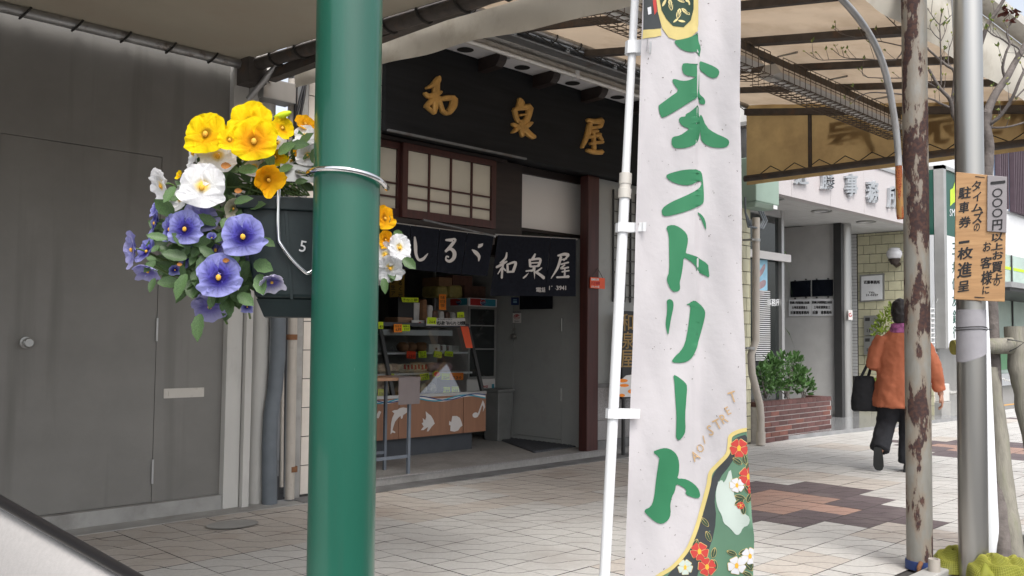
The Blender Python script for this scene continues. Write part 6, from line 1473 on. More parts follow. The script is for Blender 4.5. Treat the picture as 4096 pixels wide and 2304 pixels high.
bc_ = bY(1740, 700, FY+.0); bc_ = onP(1740*B, 700*B, f0.lerp(f1, .5)+hn*.0, hn)
bd = thing('street_banner', 'tall white street banner with green brush characters and a gilt crest', 'banner', bc_)
LFT = [(1618, -120), (1610, 160), (1601, 400), (1594, 700), (1590, 860), (1580, 1200), (1573, 1449), (1568, 1560)]
RGT = [(1864, -120), (1862, 0), (1860, 250), (1865, 700), (1874, 950), (1880, 1150), (1888, 1300), (1895, 1350), (1893, 1449), (1892, 1560)]
def edge(tab, y):
    for (x0, y0), (x1, y1) in zip(tab[:-1], tab[1:]):
        if y <= y1: return x0+(x1-x0)*(y-y0)/(y1-y0)
    return tab[-1][0]
def bulge(x, y):
    l, r = edge(LFT, y), edge(RGT, y); u = (x-l)/(r-l); v = (y+120)/1680
    k = 1757+ (y-700)*.004
    fold = math.exp(-((x-k)/16)**2)*.010*max(0, 1-v*1.1) if x < k else -.006*math.exp(-((x-k)/26)**2)*max(0, 1-v*1.1)
    return .0022*abs(math.sin(u*6+v*17+.5))+.0018*abs(math.sin(u*11-v*23))+.012*math.sin(u*5.2+v*2.1+.6)+.006*math.sin(u*13+v*5)+.004*math.sin(v*26+u*5)+fold+.022*v*math.sin(u*7-1.2)*max(0, v-.35)+.02*max(0, u-.85)/.15*max(0, v-.6)
def mpf(x, y, h=0):                      # overview pixels to the cloth
    p = onP(x*B, y*B, bc_, hn); return p+hn*(bulge(x, y)+h)
NV, NU = 120, 40
def clothfn(u, v):
    y = -120+1680*v; l, r = edge(LFT, y), edge(RGT, y); return mpf(l+(r-l)*u, y)
MB().grid(clothfn, NU, NV).build('cloth', 'cloth', bd, smooth=True)
def cut_flat(name, polys, mat, h, smooth=0, to=None, parent=bd, step=14):
    bmx = bmesh.new()
    for p in polys:
        p = chaikin(p, smooth) if smooth else p
        p = [to(*q) if to else q for q in p]
        vs = [bmx.verts.new((x, y, 0)) for x, y in p]
        for t in tessellate_polygon([[V((x, y, 0)) for x, y in p]]):
            try: bmx.faces.new([vs[k] for k in t])
            except ValueError: pass
    xs = [v.co.x for v in bmx.verts]; ys = [v.co.y for v in bmx.verts]
    x = math.floor(min(xs)/step)*step
    while x < max(xs):
        bmesh.ops.bisect_plane(bmx, geom=bmx.verts[:]+bmx.edges[:]+bmx.faces[:], plane_co=(x, 0, 0), plane_no=(1, 0, 0)); x += step
    y = math.floor(min(ys)/step)*step
    while y < max(ys):
        bmesh.ops.bisect_plane(bmx, geom=bmx.verts[:]+bmx.edges[:]+bmx.faces[:], plane_co=(0, y, 0), plane_no=(0, 1, 0)); y += step
    mb = MB(); bmx.verts.index_update(); mb.v = []
    for v in bmx.verts:
        x, y = v.co.x, v.co.y; l, r = edge(LFT, y), edge(RGT, y); mb.v.append(mpf(max(l+.4, min(r-.4, x)), y, h))
    for f in bmx.faces: mb.face([v.index for v in f.verts][::-1] if f.normal.z > 0 else [v.index for v in f.verts])
    bmx.free(); return mb.build(name, mat, parent, smooth=True)
t5 = lambda x, y: ((2400+x/1.2577)/B, (y/1.2577)/B)
t6_ = lambda x, y: ((2400+x/1.2577)/B, (1152+y/1.2577)/B)
strokes5 = [[(370, 205), (430, 196), (480, 180), (495, 160), (497, 205), (510, 235), (505, 270), (495, 310), (488, 265), (455, 268), (415, 255), (385, 230)],
 [(500, 303), (530, 312), (580, 330), (605, 350), (600, 378), (578, 390), (550, 382), (520, 362), (503, 350)],
 [(410, 325), (430, 320), (455, 325), (485, 330), (498, 325), (500, 400), (500, 460), (505, 475), (528, 490), (535, 508), (530, 522), (505, 520), (497, 505), (490, 495), (460, 510), (390, 555), (315, 598), (300, 590), (288, 540), (300, 530), (345, 495), (395, 460), (375, 435), (360, 408), (370, 398), (410, 410), (440, 410), (470, 400), (472, 392), (430, 385), (412, 365)],
 [(497, 525), (500, 580), (508, 590), (508, 680), (490, 720), (440, 745), (380, 750), (360, 735), (357, 705), (365, 690), (400, 685), (435, 660), (450, 650), (410, 638), (392, 610), (400, 592), (430, 590), (425, 580), (460, 560)],
 [(503, 580), (515, 570), (540, 630), (590, 665), (635, 690), (652, 710), (645, 735), (620, 742), (570, 735), (530, 715), (512, 690)],
 [(327, 885), (355, 870), (430, 852), (500, 850), (518, 858), (525, 900), (528, 960), (528, 1010), (520, 1025), (470, 1050), (400, 1075), (330, 1090), (312, 1080), (310, 1050), (350, 1020), (430, 985), (490, 955), (515, 930), (518, 905), (495, 910), (455, 932), (400, 930), (350, 910)],
 [(490, 1062), (515, 1075), (535, 1105), (540, 1160), (525, 1130), (512, 1095)],
 [(330, 1140), (365, 1130), (400, 1145), (435, 1175), (442, 1210), (432, 1260), (428, 1275), (455, 1280), (500, 1295), (550, 1325), (553, 1355), (558, 1397), (530, 1380), (485, 1362), (490, 1350), (470, 1325), (440, 1305), (418, 1295), (415, 1340), (405, 1400), (398, 1420), (402, 1450), (395, 1465), (370, 1470), (350, 1455), (335, 1420), (332, 1400), (345, 1370), (345, 1250), (345, 1180)]]
strokes6 = [[(332, 62), (350, 55), (366, 68), (368, 95), (358, 140), (350, 190), (342, 243), (332, 205), (328, 180), (335, 120), (335, 85)],
 [(432, 85), (460, 72), (478, 60), (510, 78), (532, 105), (538, 130), (522, 200), (505, 260), (485, 320), (460, 360), (420, 378), (355, 375), (375, 345), (405, 320), (430, 280), (445, 210), (455, 140), (460, 85)],
 [(366, 433), (395, 448), (430, 475), (441, 495), (435, 560), (428, 640), (432, 720), (420, 745), (398, 768), (380, 755), (380, 720), (382, 640), (375, 540), (372, 470)],
 [(260, 822), (290, 808), (325, 800), (360, 812), (388, 840), (400, 880), (398, 930), (388, 960), (420, 960), (460, 975), (495, 1005), (510, 1040), (505, 1060), (480, 1062), (430, 1040), (440, 1020), (415, 1000), (382, 985), (378, 1020), (360, 1050), (352, 1090), (356, 1135), (345, 1165), (310, 1187), (275, 1175), (235, 1140), (220, 1118), (255, 1100), (270, 1060), (280, 960), (292, 870), (295, 848)]]
for s_ in strokes5: cut_flat('brush_stroke', [s_], 'banner_green', .0022, 1, t5)
for s_ in strokes6: cut_flat('brush_stroke', [s_], 'banner_green', .0022, 1, t6_)
fl5 = [[(508, 590), (512, 600), (530, 640), (590, 680), (640, 705), (650, 728), (654, 712), (640, 690), (592, 662), (545, 632), (520, 590)]]
# crest
crest = cut_flat('crest', [[(275, -150), (275, 0), (285, 70), (310, 150), (345, 190), (395, 205), (450, 195), (490, 160), (497, 120), (497, -150)]], 'b_gold', .0018, 0, t5)
cut_flat('crest_field', [[(290, -150), (292, 0), (305, 60), (330, 100), (365, 132), (420, 138), (455, 105), (468, 50), (466, -150)]], 'b_dkgreen', .0026, 0, t5, crest)
pet = []
for cx, cy, a, L_, w in ((352, 30, -.2, 62, 26), (395, 70, .25, 58, 26), (430, 60, -.9, 58, 20), (318, 25, .5, 46, 14), (405, 5, -1.2, 46, 16), (372, -40, .1, 60, 26), (440, 10, -.5, 46, 16), (410, 108, -1.4, 40, 12), (380, 105, .9, 36, 11)):
    pet.append([(cx+math.sin(a)*L_*.5*t+math.cos(a)*w*q, cy-math.cos(a)*L_*.5*t+math.sin(a)*w*q) for t, q in ((-1, 0), (-.6, .35), (0, .5), (.55, .38), (1, 0), (.55, -.38), (0, -.5), (-.6, -.35))])
cut_flat('crest_leaf', pet, 'b_cream', .0032, 1, t5, crest)
vn = []
for cx, cy, a, L_ in ((352, 30, -.2, 52), (395, 70, .25, 48), (430, 60, -.9, 48), (372, -40, .1, 50), (405, 5, -1.2, 38)):
    for da in (-.35, 0, .35):
        x0, y0 = cx-math.sin(a)*L_*.45, cy+math.cos(a)*L_*.45; x1, y1 = x0+math.sin(a+da)*L_*.8, y0-math.cos(a+da)*L_*.8
        vn.append([(x0-1.5, y0), (x0+1.5, y0), (x1+1.5, y1), (x1-1.5, y1)])
cut_flat('crest_vein', vn, 'b_dkgreen', .0038, 0, t5, crest)
cut_flat('corner_print', [[(214, -150), (276, -150), (278, 10), (286, 70), (302, 130), (304, 150), (265, 158), (213, 160)]], 'b_dark', .0016, 0, t5)
cut_flat('corner_print', [[(212, 162), (262, 160), (302, 152), (306, 186), (270, 198), (209, 205)]], 'b_gold', .0018, 0, t5)
cut_flat('corner_print', [[(232, 55), (250, 50), (252, 85), (236, 90)]], 'b_white', .0024, 0, t5); cut_flat('corner_print', [[(258, 20), (276, 10), (280, 70), (268, 90)]], 'b_red', .0022, 0, t5)
# lower picture
cur = [(738, 712), (690, 724), (655, 746), (650, 790), (640, 836), (596, 888), (560, 932), (550, 990), (530, 1070), (505, 1160), (474, 1250), (434, 1330), (365, 1400), (285, 1449), (200, 1540)]
_c = cur; cur = [(v.x, v.y) for v in cr_spline([V((x, y, 0)) for x, y in _c], 4)]
cut_flat('lower_picture', [cur+[(520, 1600), (800, 1600), (790, 1400), (760, 900)]], 'b_sage', .0014, 0, t6_)
cut_flat('dark_shade', [[(738, 735), (700, 745), (664, 765), (655, 800), (648, 840), (600, 895), (568, 945), (556, 1000), (536, 1080), (510, 1170), (480, 1255), (440, 1335), (370, 1405), (330, 1449), (300, 1540), (470, 1540), (500, 1400), (560, 1290), (585, 1160), (575, 1050), (600, 960), (655, 890), (690, 820), (738, 790)]], 'b_dark', .0018, 1, t6_)
cut_flat('mist', [[(585, 1010), (600, 965), (590, 985), (612, 962), (625, 985), (655, 900), (665, 960), (668, 1030), (690, 1090), (722, 1130), (748, 1150), (742, 1190), (715, 1200), (700, 1235), (680, 1240), (660, 1215), (640, 1195), (618, 1180), (610, 1140), (592, 1110), (582, 1060)]], 'b_mist', .0022, 1, t6_)
band = []
for (x, y), (x2, y2) in zip(cur[:-1], cur[1:]):
    d = V((x2-x, y2-y)).normalized(); n_ = V((d.y, -d.x)) if d.y*1 > 0 else V((d.y, -d.x)); 
for off in (1,):
    L1, L2 = [], []
    for k, (x, y) in enumerate(cur):
        a = cur[max(k-1, 0)]; b = cur[min(k+1, len(cur)-1)]; d = V((b[0]-a[0], b[1]-a[1])).normalized(); n_ = V((d.y, -d.x)); L1.append((x+n_.x*9, y+n_.y*9)); L2.append((x-n_.x*11, y-n_.y*11))
    cut_flat('gold_edge', [L1+L2[::-1]], 'b_gold', .0026, 0, t6_)
def camellia(cx, cy, r, m, a0=0, cut=None):
    P5 = []
    for k in range(5):
        a = a0+k*2*math.pi/5; P5.append(chaikin([(cx, cy), (cx+r*math.cos(a-.66)*.74, cy+r*math.sin(a-.66)*.74), (cx+r*1.12*math.cos(a-.46), cy+r*1.12*math.sin(a-.46)), (cx+r*.98*math.cos(a), cy+r*.98*math.sin(a)), (cx+r*1.12*math.cos(a+.46), cy+r*1.12*math.sin(a+.46)), (cx+r*math.cos(a+.66)*.74, cy+r*math.sin(a+.66)*.74)], 2))
    cut_flat('outline', [[(cx+(x-cx)*1.06, cy+(y-cy)*1.06) for x, y in p] for p in P5], 'b_line', .0028, 0, t6_)
    f = cut_flat('camellia', P5, m, .0034, 0, t6_)
    cut_flat('outline', [[(cx+r*q*math.cos(b_)-1.1*math.sin(b_)*g_, cy+r*q*math.sin(b_)+1.1*math.cos(b_)*g_) for q, g_ in ((.25, -1), (.85, -.6), (.85, .6), (.25, 1))] for b_ in [a0+math.pi/5+k*2*math.pi/5 for k in range(5)]], 'b_line', .0037, 0, t6_)
    cut_flat('flower_eye', [ell(cx, cy, r*.22, r*.34, 10)], 'b_yellow', .004, 0, t6_, f)
def cleaf(cx, cy, a, L_=56, w=.44):
    p = [(cx+math.cos(a)*L_*t-math.sin(a)*L_*w*q, cy+math.sin(a)*L_*t+math.cos(a)*L_*w*q) for t, q in ((-.5, 0), (-.25, .42), (.15, .5), (.5, 0), (.15, -.5), (-.25, -.42))]
    cut_flat('outline', [chaikin([(cx+(x-cx)*1.12, cy+(y-cy)*1.12) for x, y in p], 1)], 'b_line', .0024, 0, t6_); cut_flat('printed_leaf', [chaikin(p, 1)], 'b_leaf', .0030, 0, t6_); cut_flat('leaf_vein', [[(cx-math.cos(a)*L_*.45-math.sin(a)*1.2, cy-math.sin(a)*L_*.45+math.cos(a)*1.2), (cx-math.cos(a)*L_*.45+math.sin(a)*1.2, cy-math.sin(a)*L_*.45-math.cos(a)*1.2), (cx+math.cos(a)*L_*.45, cy+math.sin(a)*L_*.45)]], 'b_line', .0034, 0, t6_)
for q in ((690, 870, .6), (725, 860, 1.4), (745, 890, 2.2), (700, 1050, .2), (735, 1010, 1.), (715, 1110, 1.5), (695, 1075, -.6), (745, 1050, 2.), (545, 1250, 1.2), (570, 1330, 1.8), (530, 1180, .9), (575, 1390, 1.4), (720, 1325, -.5), (745, 1400, .8), (765, 1385, 1.9), (660, 1330, .4), (740, 1440, .5), (480, 1290, 2.)): cleaf(*q)
for q in ((697, 805, 44, 'b_red', .3), (742, 945, 44, 'b_red', .1), (685, 990, 34, 'b_white', .6), (702, 1090, 18, 'b_red', 0), (500, 1325, 42, 'b_red', .2), (536, 1400, 42, 'b_red', .7), (750, 1345, 40, 'b_white', .1), (686, 1395, 44, 'b_white', .5), (428, 1405, 36, 'b_mist', .3), (762, 1010, 26, 'b_red', .3)): camellia(*q)
def tan(ch, cx, cy, s_, a):
    vs, fs = glyph(ch, 2, .004); xs = [v.x for v in vs]; cxx = (min(xs)+max(xs))/2
    mb = MB()
    for v in vs:
        dx, dy = (v.x-cxx)*s_*.8, -(v.y-.36)*s_; X_, Y_ = cx+dx*math.cos(a)-dy*math.sin(a), cy+dx*math.sin(a)+dy*math.cos(a); mb.v.append(mpf(*t6_(X_, Y_), .0022))
    for f in fs: mb.face(f)
    mb.build('lettering', 'b_tan', bd)
for q in (('A', 482, 846, 74, -.55), ('O', 508, 808, 60, -.5), ('I', 527, 764, 60, -.25), ('S', 556, 716, 76, -.35), ('T', 590, 684, 74, -.5), ('R', 620, 655, 70, -.5), ('E', 640, 615, 60, -.5), ('T', 662, 545, 80, -.35)): tan(*q)
fk = []; rnd = random.Random(4)
for _ in range(190):
    y = rnd.uniform(-60, 1440); l, r = edge(LFT, y), edge(RGT, y); x = rnd.uniform(l+6, r-6); s_ = rnd.uniform(.5, 1.6); a = rnd.uniform(0, 3.1)
    if y > 1050 and x > 1740: continue
    fk.append(ell(x, y, s_*rnd.uniform(1, 2.2), s_*.7, 5, a))
cut_flat('paper_fleck', fk, 'fleck', .0012, step=4000).__setitem__('kind', 'stuff')
for x0, y0, x1, y1 in ((1572, 101, 1634, 141), (1541, 559, 1622, 587), (1525, 1025, 1608, 1054)):
    yc = (y0+y1)/2; px_ = 1597-(yc/1449)*74; m = MB(); lp_ = []
    pc_ = onP(px_*B, yc*B, f0, fd_.cross(hx)); pc_ = fb+fd_*((bY(px_, yc, FY).z-fb.z)/fd_.z); hh = abs(bY(px_, y0, FY).z-bY(px_, y1, FY).z)/2*.82
    e_ = mpf(x1, yc, .016); 
    path = [e_, pc_+hx*.03+hn*.016, pc_+hn*.0185, pc_-hx*.014+hn*.014, pc_-hx*.0195, pc_-hx*.014-hn*.014, pc_-hn*.0185, pc_+hx*.03-hn*.006, mpf(x1-8, yc, .012)]
    m.grid(lambda u, v: (lambda k, f: path[k].lerp(path[min(k+1, 8)], f)+fd_*hh*(1-2*v)-V((0, 0, .010 if (y0 == 101 and k == 0) else 0))*(1-f if k == 0 else 0))(min(int(u*8), 7), u*8-min(int(u*8), 7)), 32, 2).build('pole_loop', 'white_plastic', bd, smooth=40)

# ------------------------------------------------------------------ green pole with the hanging planter
GYp = 1.68
g0_ = bY(857, 1449, GYp); g1_ = bY(880, 0, GYp); gd = (g1_-g0_).normalized(); gb_ = g0_-gd*(g0_.z/gd.z)
grad = .0735
gp_ = thing('green_pole', 'thick glossy dark green street pole', 'pole', gb_)
MB().tube([gb_, gb_+gd*1., gb_+gd*3.4], grad, 48).build('pole', 'green_paint', gp_, smooth=60)
zs_ = bY(770, 1225, GYp).z
MB().loft([[gb_+V((r*math.cos(t*math.pi/16), r*math.sin(t*math.pi/16), z)) for t in range(32)] for r, z in ((.15, 0), (.15, .018), (.08, .02), (.076, .06))]).build('base_plate', 'green_paint', gp_, smooth=40)
PD = 2.10
hf = V((math.cos(YAW), math.sin(YAW), 0)); pr_ = (hx*.97+hf*.24).normalized(); pf = V((0, 0, 1)).cross(pr_).normalized()
if pf.dot(hf) < 0: pf = -pf
pA = bD(601, 494, PD)
pn_ = -pf
onF = lambda x, y, h=0: onP(x*B, y*B, pA, pn_)+pn_*h
plt_ = thing('hanging_planter', 'dark green plastic flower box marked 5 clamped to the green pole', 'planter', bD(780, 790, PD))
zR = pA.z; bl0 = onF(642, 751); zB2 = bl0.z; zl0 = onF(657, 796).z
wid = .315; dep = .24
TL = pA; BLp = V((bl0.x, bl0.y, zB2))
TR = pA+pr_*wid; TR.z = zR; BR = BLp+pr_*(wid-.05)
th = .006
bk2 = pf*dep; bkb = pf*(dep-.04)
mb = MB()
mb.hexa([BLp, BR, BR+bkb, BLp+bkb], [TL, TR, TR+bk2, TL+bk2])
mb.f = [f for k, f in enumerate(mb.f) if k != 1]; mb.m = mb.m[:len(mb.f)]
bx_ = mb.build('box', 'green_box', plt_)
bevel(bx_, .012, 3); so_ = bx_.modifiers.new('wall', 'SOLIDIFY'); so_.thickness = .005; so_.offset = -1
lip = MB()
def bar(a, b, o0, o1, z0, z1_): lip.hexa([a+o0+V((0, 0, z0)), b+o0+V((0, 0, z0)), b+o1+V((0, 0, z0)), a+o1+V((0, 0, z0))], [a+o0+V((0, 0, z1_)), b+o0+V((0, 0, z1_)), b+o1+V((0, 0, z1_)), a+o1+V((0, 0, z1_))])
bar(TL-pr_*.006, TR+pr_*.006, pn_*.008, pn_*-.006, -.028, .004); bar(TL-pr_*.006, TR+pr_*.006, pf*(dep-.006), pf*(dep+.008), -.028, .004); bar(TL+bk2*0+pn_*-.007, TL+bk2, -pr_*.008, pr_*.005, -.028, .004)
bevel(lip.build('rim', 'green_box', plt_), .003)
MB().hexa([BLp+pr_*.02+pf*.02+V((0, 0, zl0-zB2)), BR-pr_*.02+pf*.02+V((0, 0, zl0-zB2)), BR-pr_*.02+pf*.15+V((0, 0, zl0-zB2)), BLp+pr_*.02+pf*.15+V((0, 0, zl0-zB2))], [BLp+pr_*.002+pf*.004, BR-pr_*.002+pf*.004, BR-pr_*.002+pf*.19, BLp+pr_*.002+pf*.19]).build('foot', 'green_box', plt_)
for k in (0, 1, 2):
    a = TL.lerp(TR, .33+.22*k)+pn_*.001; b = BLp.lerp(BR, .30+.22*k)+pn_*.001; MB().hexa([b, b+pr_*.006, b+pr_*.006+pn_*.004, b+pn_*.004], [a-V((0, 0, .03)), a+pr_*.006-V((0, 0, .03)), a+pr_*.006+pn_*.004-V((0, 0, .03)), a+pn_*.004-V((0, 0, .03))]).build('rib', 'green_box', plt_)
MB().grid(lambda u, v: TL+pr_*(.01+(wid-.02)*u)+pf*(.01+(dep-.02)*v)+V((0, 0, -.018+.01*math.sin(u*19)*math.sin(v*15))), 16, 10).build('potting_soil', 'soil', plt_, smooth=True)
write(MB(), [('5', 771, 621, 40, .18)], lambda x, y, h=0: onF(x, y)+(onF(x, y)-onF(x, y+50)).normalized()*0+pn_*(.022+h) if False else onF(x, y, .008+h), .001, 3, -.006).build('number', 'white_ink', plt_)
# steel clamp
ct = onF(705, 415, .014); cb = onF(705, 458, .014); cr2 = onF(800, 436, .014)
MB().hexa([cb, cb+pr_*.15, cb+pr_*.15+pn_*.003, cb+pn_*.003], [V((ct.x, ct.y, ct.z)), ct+pr_*.15, ct+pr_*.15+pn_*.003, ct+pn_*.003]).build('clamp_plate', 'steel', plt_)
zc = bY(870, 432, GYp-.07).z; gc = gb_+gd*(zc/gd.z)
rc = grad+.012
a_l = onF(748, 438, .03)
ang0 = math.atan2((-hx).y, (-hx).x)
arc = []
for k in range(0, 25):
    a = math.pi*k/24; arc.append(gc-hx*rc*math.cos(a)+hn*rc*math.sin(a)+V((0, 0, .012*math.sin(a)-.02*(k/24)+.004)))
MB().tube(cr_spline([a_l-pn_*.02, a_l, arc[1].lerp(a_l, .55)]+arc[2:]+[arc[-1]-hn*.03]), .0062, 12).build('ring_clamp', 'chrome', plt_, smooth=60)
wq = [onF(703, 455, .016), onF(700, 520, .016), onF(701, 598, .016), onF(708, 618, .018), onF(735, 655, .018), onF(765, 684, .018), onF(776, 688, .018), onF(790, 678, .016), onF(830, 650, .014)]
MB().tube(cr_spline(wq, 5), .0045, 10).build('wire_bracket', 'chrome', plt_, smooth=60)

# ------------------------------------------------------------------ pansies
def lerp3(a, b, t): return tuple(x+(y-x)*t for x, y in zip(a, b))
def sm(t, a, b): t = max(0, min(1, (t-a)/(b-a))); return t*t*(3-2*t)
YEL = dict(o=srgb(250, 222, 16), i=srgb(248, 206, 8), low=srgb(250, 186, 10), eye=srgb(150, 110, 10), vein=.05)
WHT = dict(o=srgb(246, 246, 248), i=srgb(240, 240, 238), low=srgb(244, 244, 246), eye=srgb(250, 214, 40), vein=.03)
BLU = dict(o=srgb(166, 168, 228), i=srgb(88, 82, 184), low=srgb(54, 46, 142), eye=srgb(36, 22, 80), vein=.5)
PAL = dict(o=srgb(170, 168, 214), i=srgb(120, 116, 184), low=srgb(110, 104, 178), eye=srgb(120, 110, 180), vein=.2)
ORG = dict(o=srgb(250, 190, 22), i=srgb(240, 168, 14), low=srgb(240, 166, 14), eye=srgb(170, 110, 10), vein=.06)
WIT = dict(o=srgb(226, 222, 204), i=srgb(206, 200, 176), low=srgb(206, 200, 176), eye=srgb(150, 140, 90), vein=.05)
plants = {}
for key, lab, pos in (('y', 'yellow pansy plant standing above the flower box by the green pole', (640, 470)), ('w', 'white pansy plant at the upper left of the flower box', (560, 500)), ('b', 'blue violet pansy plant spilling down the left of the flower box', (590, 600)), ('r', 'yellow and white pansy plant peeping out right of the green pole', (960, 560))):
    plants[key] = thing('pansy_plant', lab, 'flowering plant', bD(pos[0], pos[1], PD+.1))
def pansy(pk, px, py, r, C, tx=0., ty=0., roll=0., cup=.12, d=None, seed=0, ruf=.05, sx=1.):
    rnd = random.Random(seed*7919+int(px)); d = d or PD-.02
    c = bD(px, py, d); Rm = 1.34*r*B*d/FPX
    n = (-CF+CR*tx+CU*ty).normalized(); u = CU-n*CU.dot(n)
    if u.length < .2: u = CF-n*CF.dot(n)
    u.normalize(); x = u.cross(n); x = -x if x.dot(CR) < 0 and abs(tx) < 1 else x
    x, u = x*math.cos(roll)+u*math.sin(roll), u*math.cos(roll)-x*math.sin(roll)
    mb = MB(); mb.c = []
    spec = [(66, .62, .60, -.10), (114, .62, .60, -.06), (6, .57, .56, .0), (174, .57, .56, .02), (270, .60, .68, .05)]
    for pi_, (ad, ln, w, z0) in enumerate(spec):
        a = R(ad+rnd.uniform(-5, 5)); L_ = ln*Rm*rnd.uniform(.94, 1.06); W_ = w*Rm*rnd.uniform(.94, 1.06); dv = x*math.cos(a)+u*math.sin(a); pv = u*math.cos(a)-x*math.sin(a)
        k1, k2, p1, p2 = rnd.choice((3, 4, 5)), rnd.choice((6, 7)), rnd.uniform(0, 6), rnd.uniform(0, 6)
        NR, NA = 7, 54; idx = []
        for ir in range(NR+1):
            rho = ir/NR; row = []
            for ia in range(NA):
                t = 2*math.pi*ia/NA; er = 1+.05*math.sin(k1*t+p1)*rho+.03*math.sin(k2*t+p2)*rho
                la = .62+.62*rho*math.cos(t)*er if pi_ < 4 else .60+.64*rho*math.cos(t)*er
                lb = rho*math.sin(t)*er*(1 if pi_ < 4 else 1.12)
                pl_ = dv*(L_*la)*sx**0+pv*(W_*lb)
                rr = math.hypot(L_*la, W_*lb)/Rm
                z = Rm*(z0+cup*rr*rr+ruf*rho*rho*(math.sin(k1*t+p2)+.6*math.sin(k2*t+p1)+.35*math.sin(13*t+p2))+.006*rho*math.sin(17*math.atan2(lb, la)+p1))
                q = c+pl_+n*z; row.append(len(mb.v)); mb.v.append(q)
                f = sm(rr, .26, .74); base = lerp3(C['low'] if pi_ == 4 else C['i'], C['o'], f)
                if pi_ < 2: base = lerp3(base, C['o'], .8)
                ph = math.atan2(W_*lb, max(L_*la, 1e-5)); v_ = C['vein']*max(0, math.sin(ph*22))**4*(1-sm(rr, .35, .85))
                base = tuple(b*(1-v_) for b in base)
                if pi_ >= 2: base = lerp3(base, C['eye'], (1-sm(rr, .10, .30))*.9)
                mb.c.append(base)
            idx.append(row)
        for ir in range(NR):
            for ia in range(NA): mb.face((idx[ir][ia], idx[ir][(ia+1) % NA], idx[ir+1][(ia+1) % NA], idx[ir+1][ia]))
    fl = mb.build('flower', 'petal', plants[pk], smooth=True)
    e = MB(); cc = c+n*Rm*.10
    e.loft([[cc+(x*math.cos(k*.785)*q+u*math.sin(k*.785)*q*1.2)*Rm-u*Rm*.06+n*Rm*h for k in range(8)] for q, h in ((.09, -.02), (.09, .03), (.05, .07))])
    e.build('eye', 'b_yellow', fl, smooth=True)
    st = MB(); b0 = bD(px*.6+640*.4, py+r*.7+20, PD+.09); st.tube(cr_spline([c-n*Rm*.05, c-n*Rm*.5-CU*Rm*.1, b0]), [.0022]*5+[.0026]*(len(cr_spline([1*V((0, 0, 0)), V((1, 0, 0)), V((2, 0, 0))]))-5), 6); st.build('stem', 'stem', plants[pk], smooth=60)
    return fl
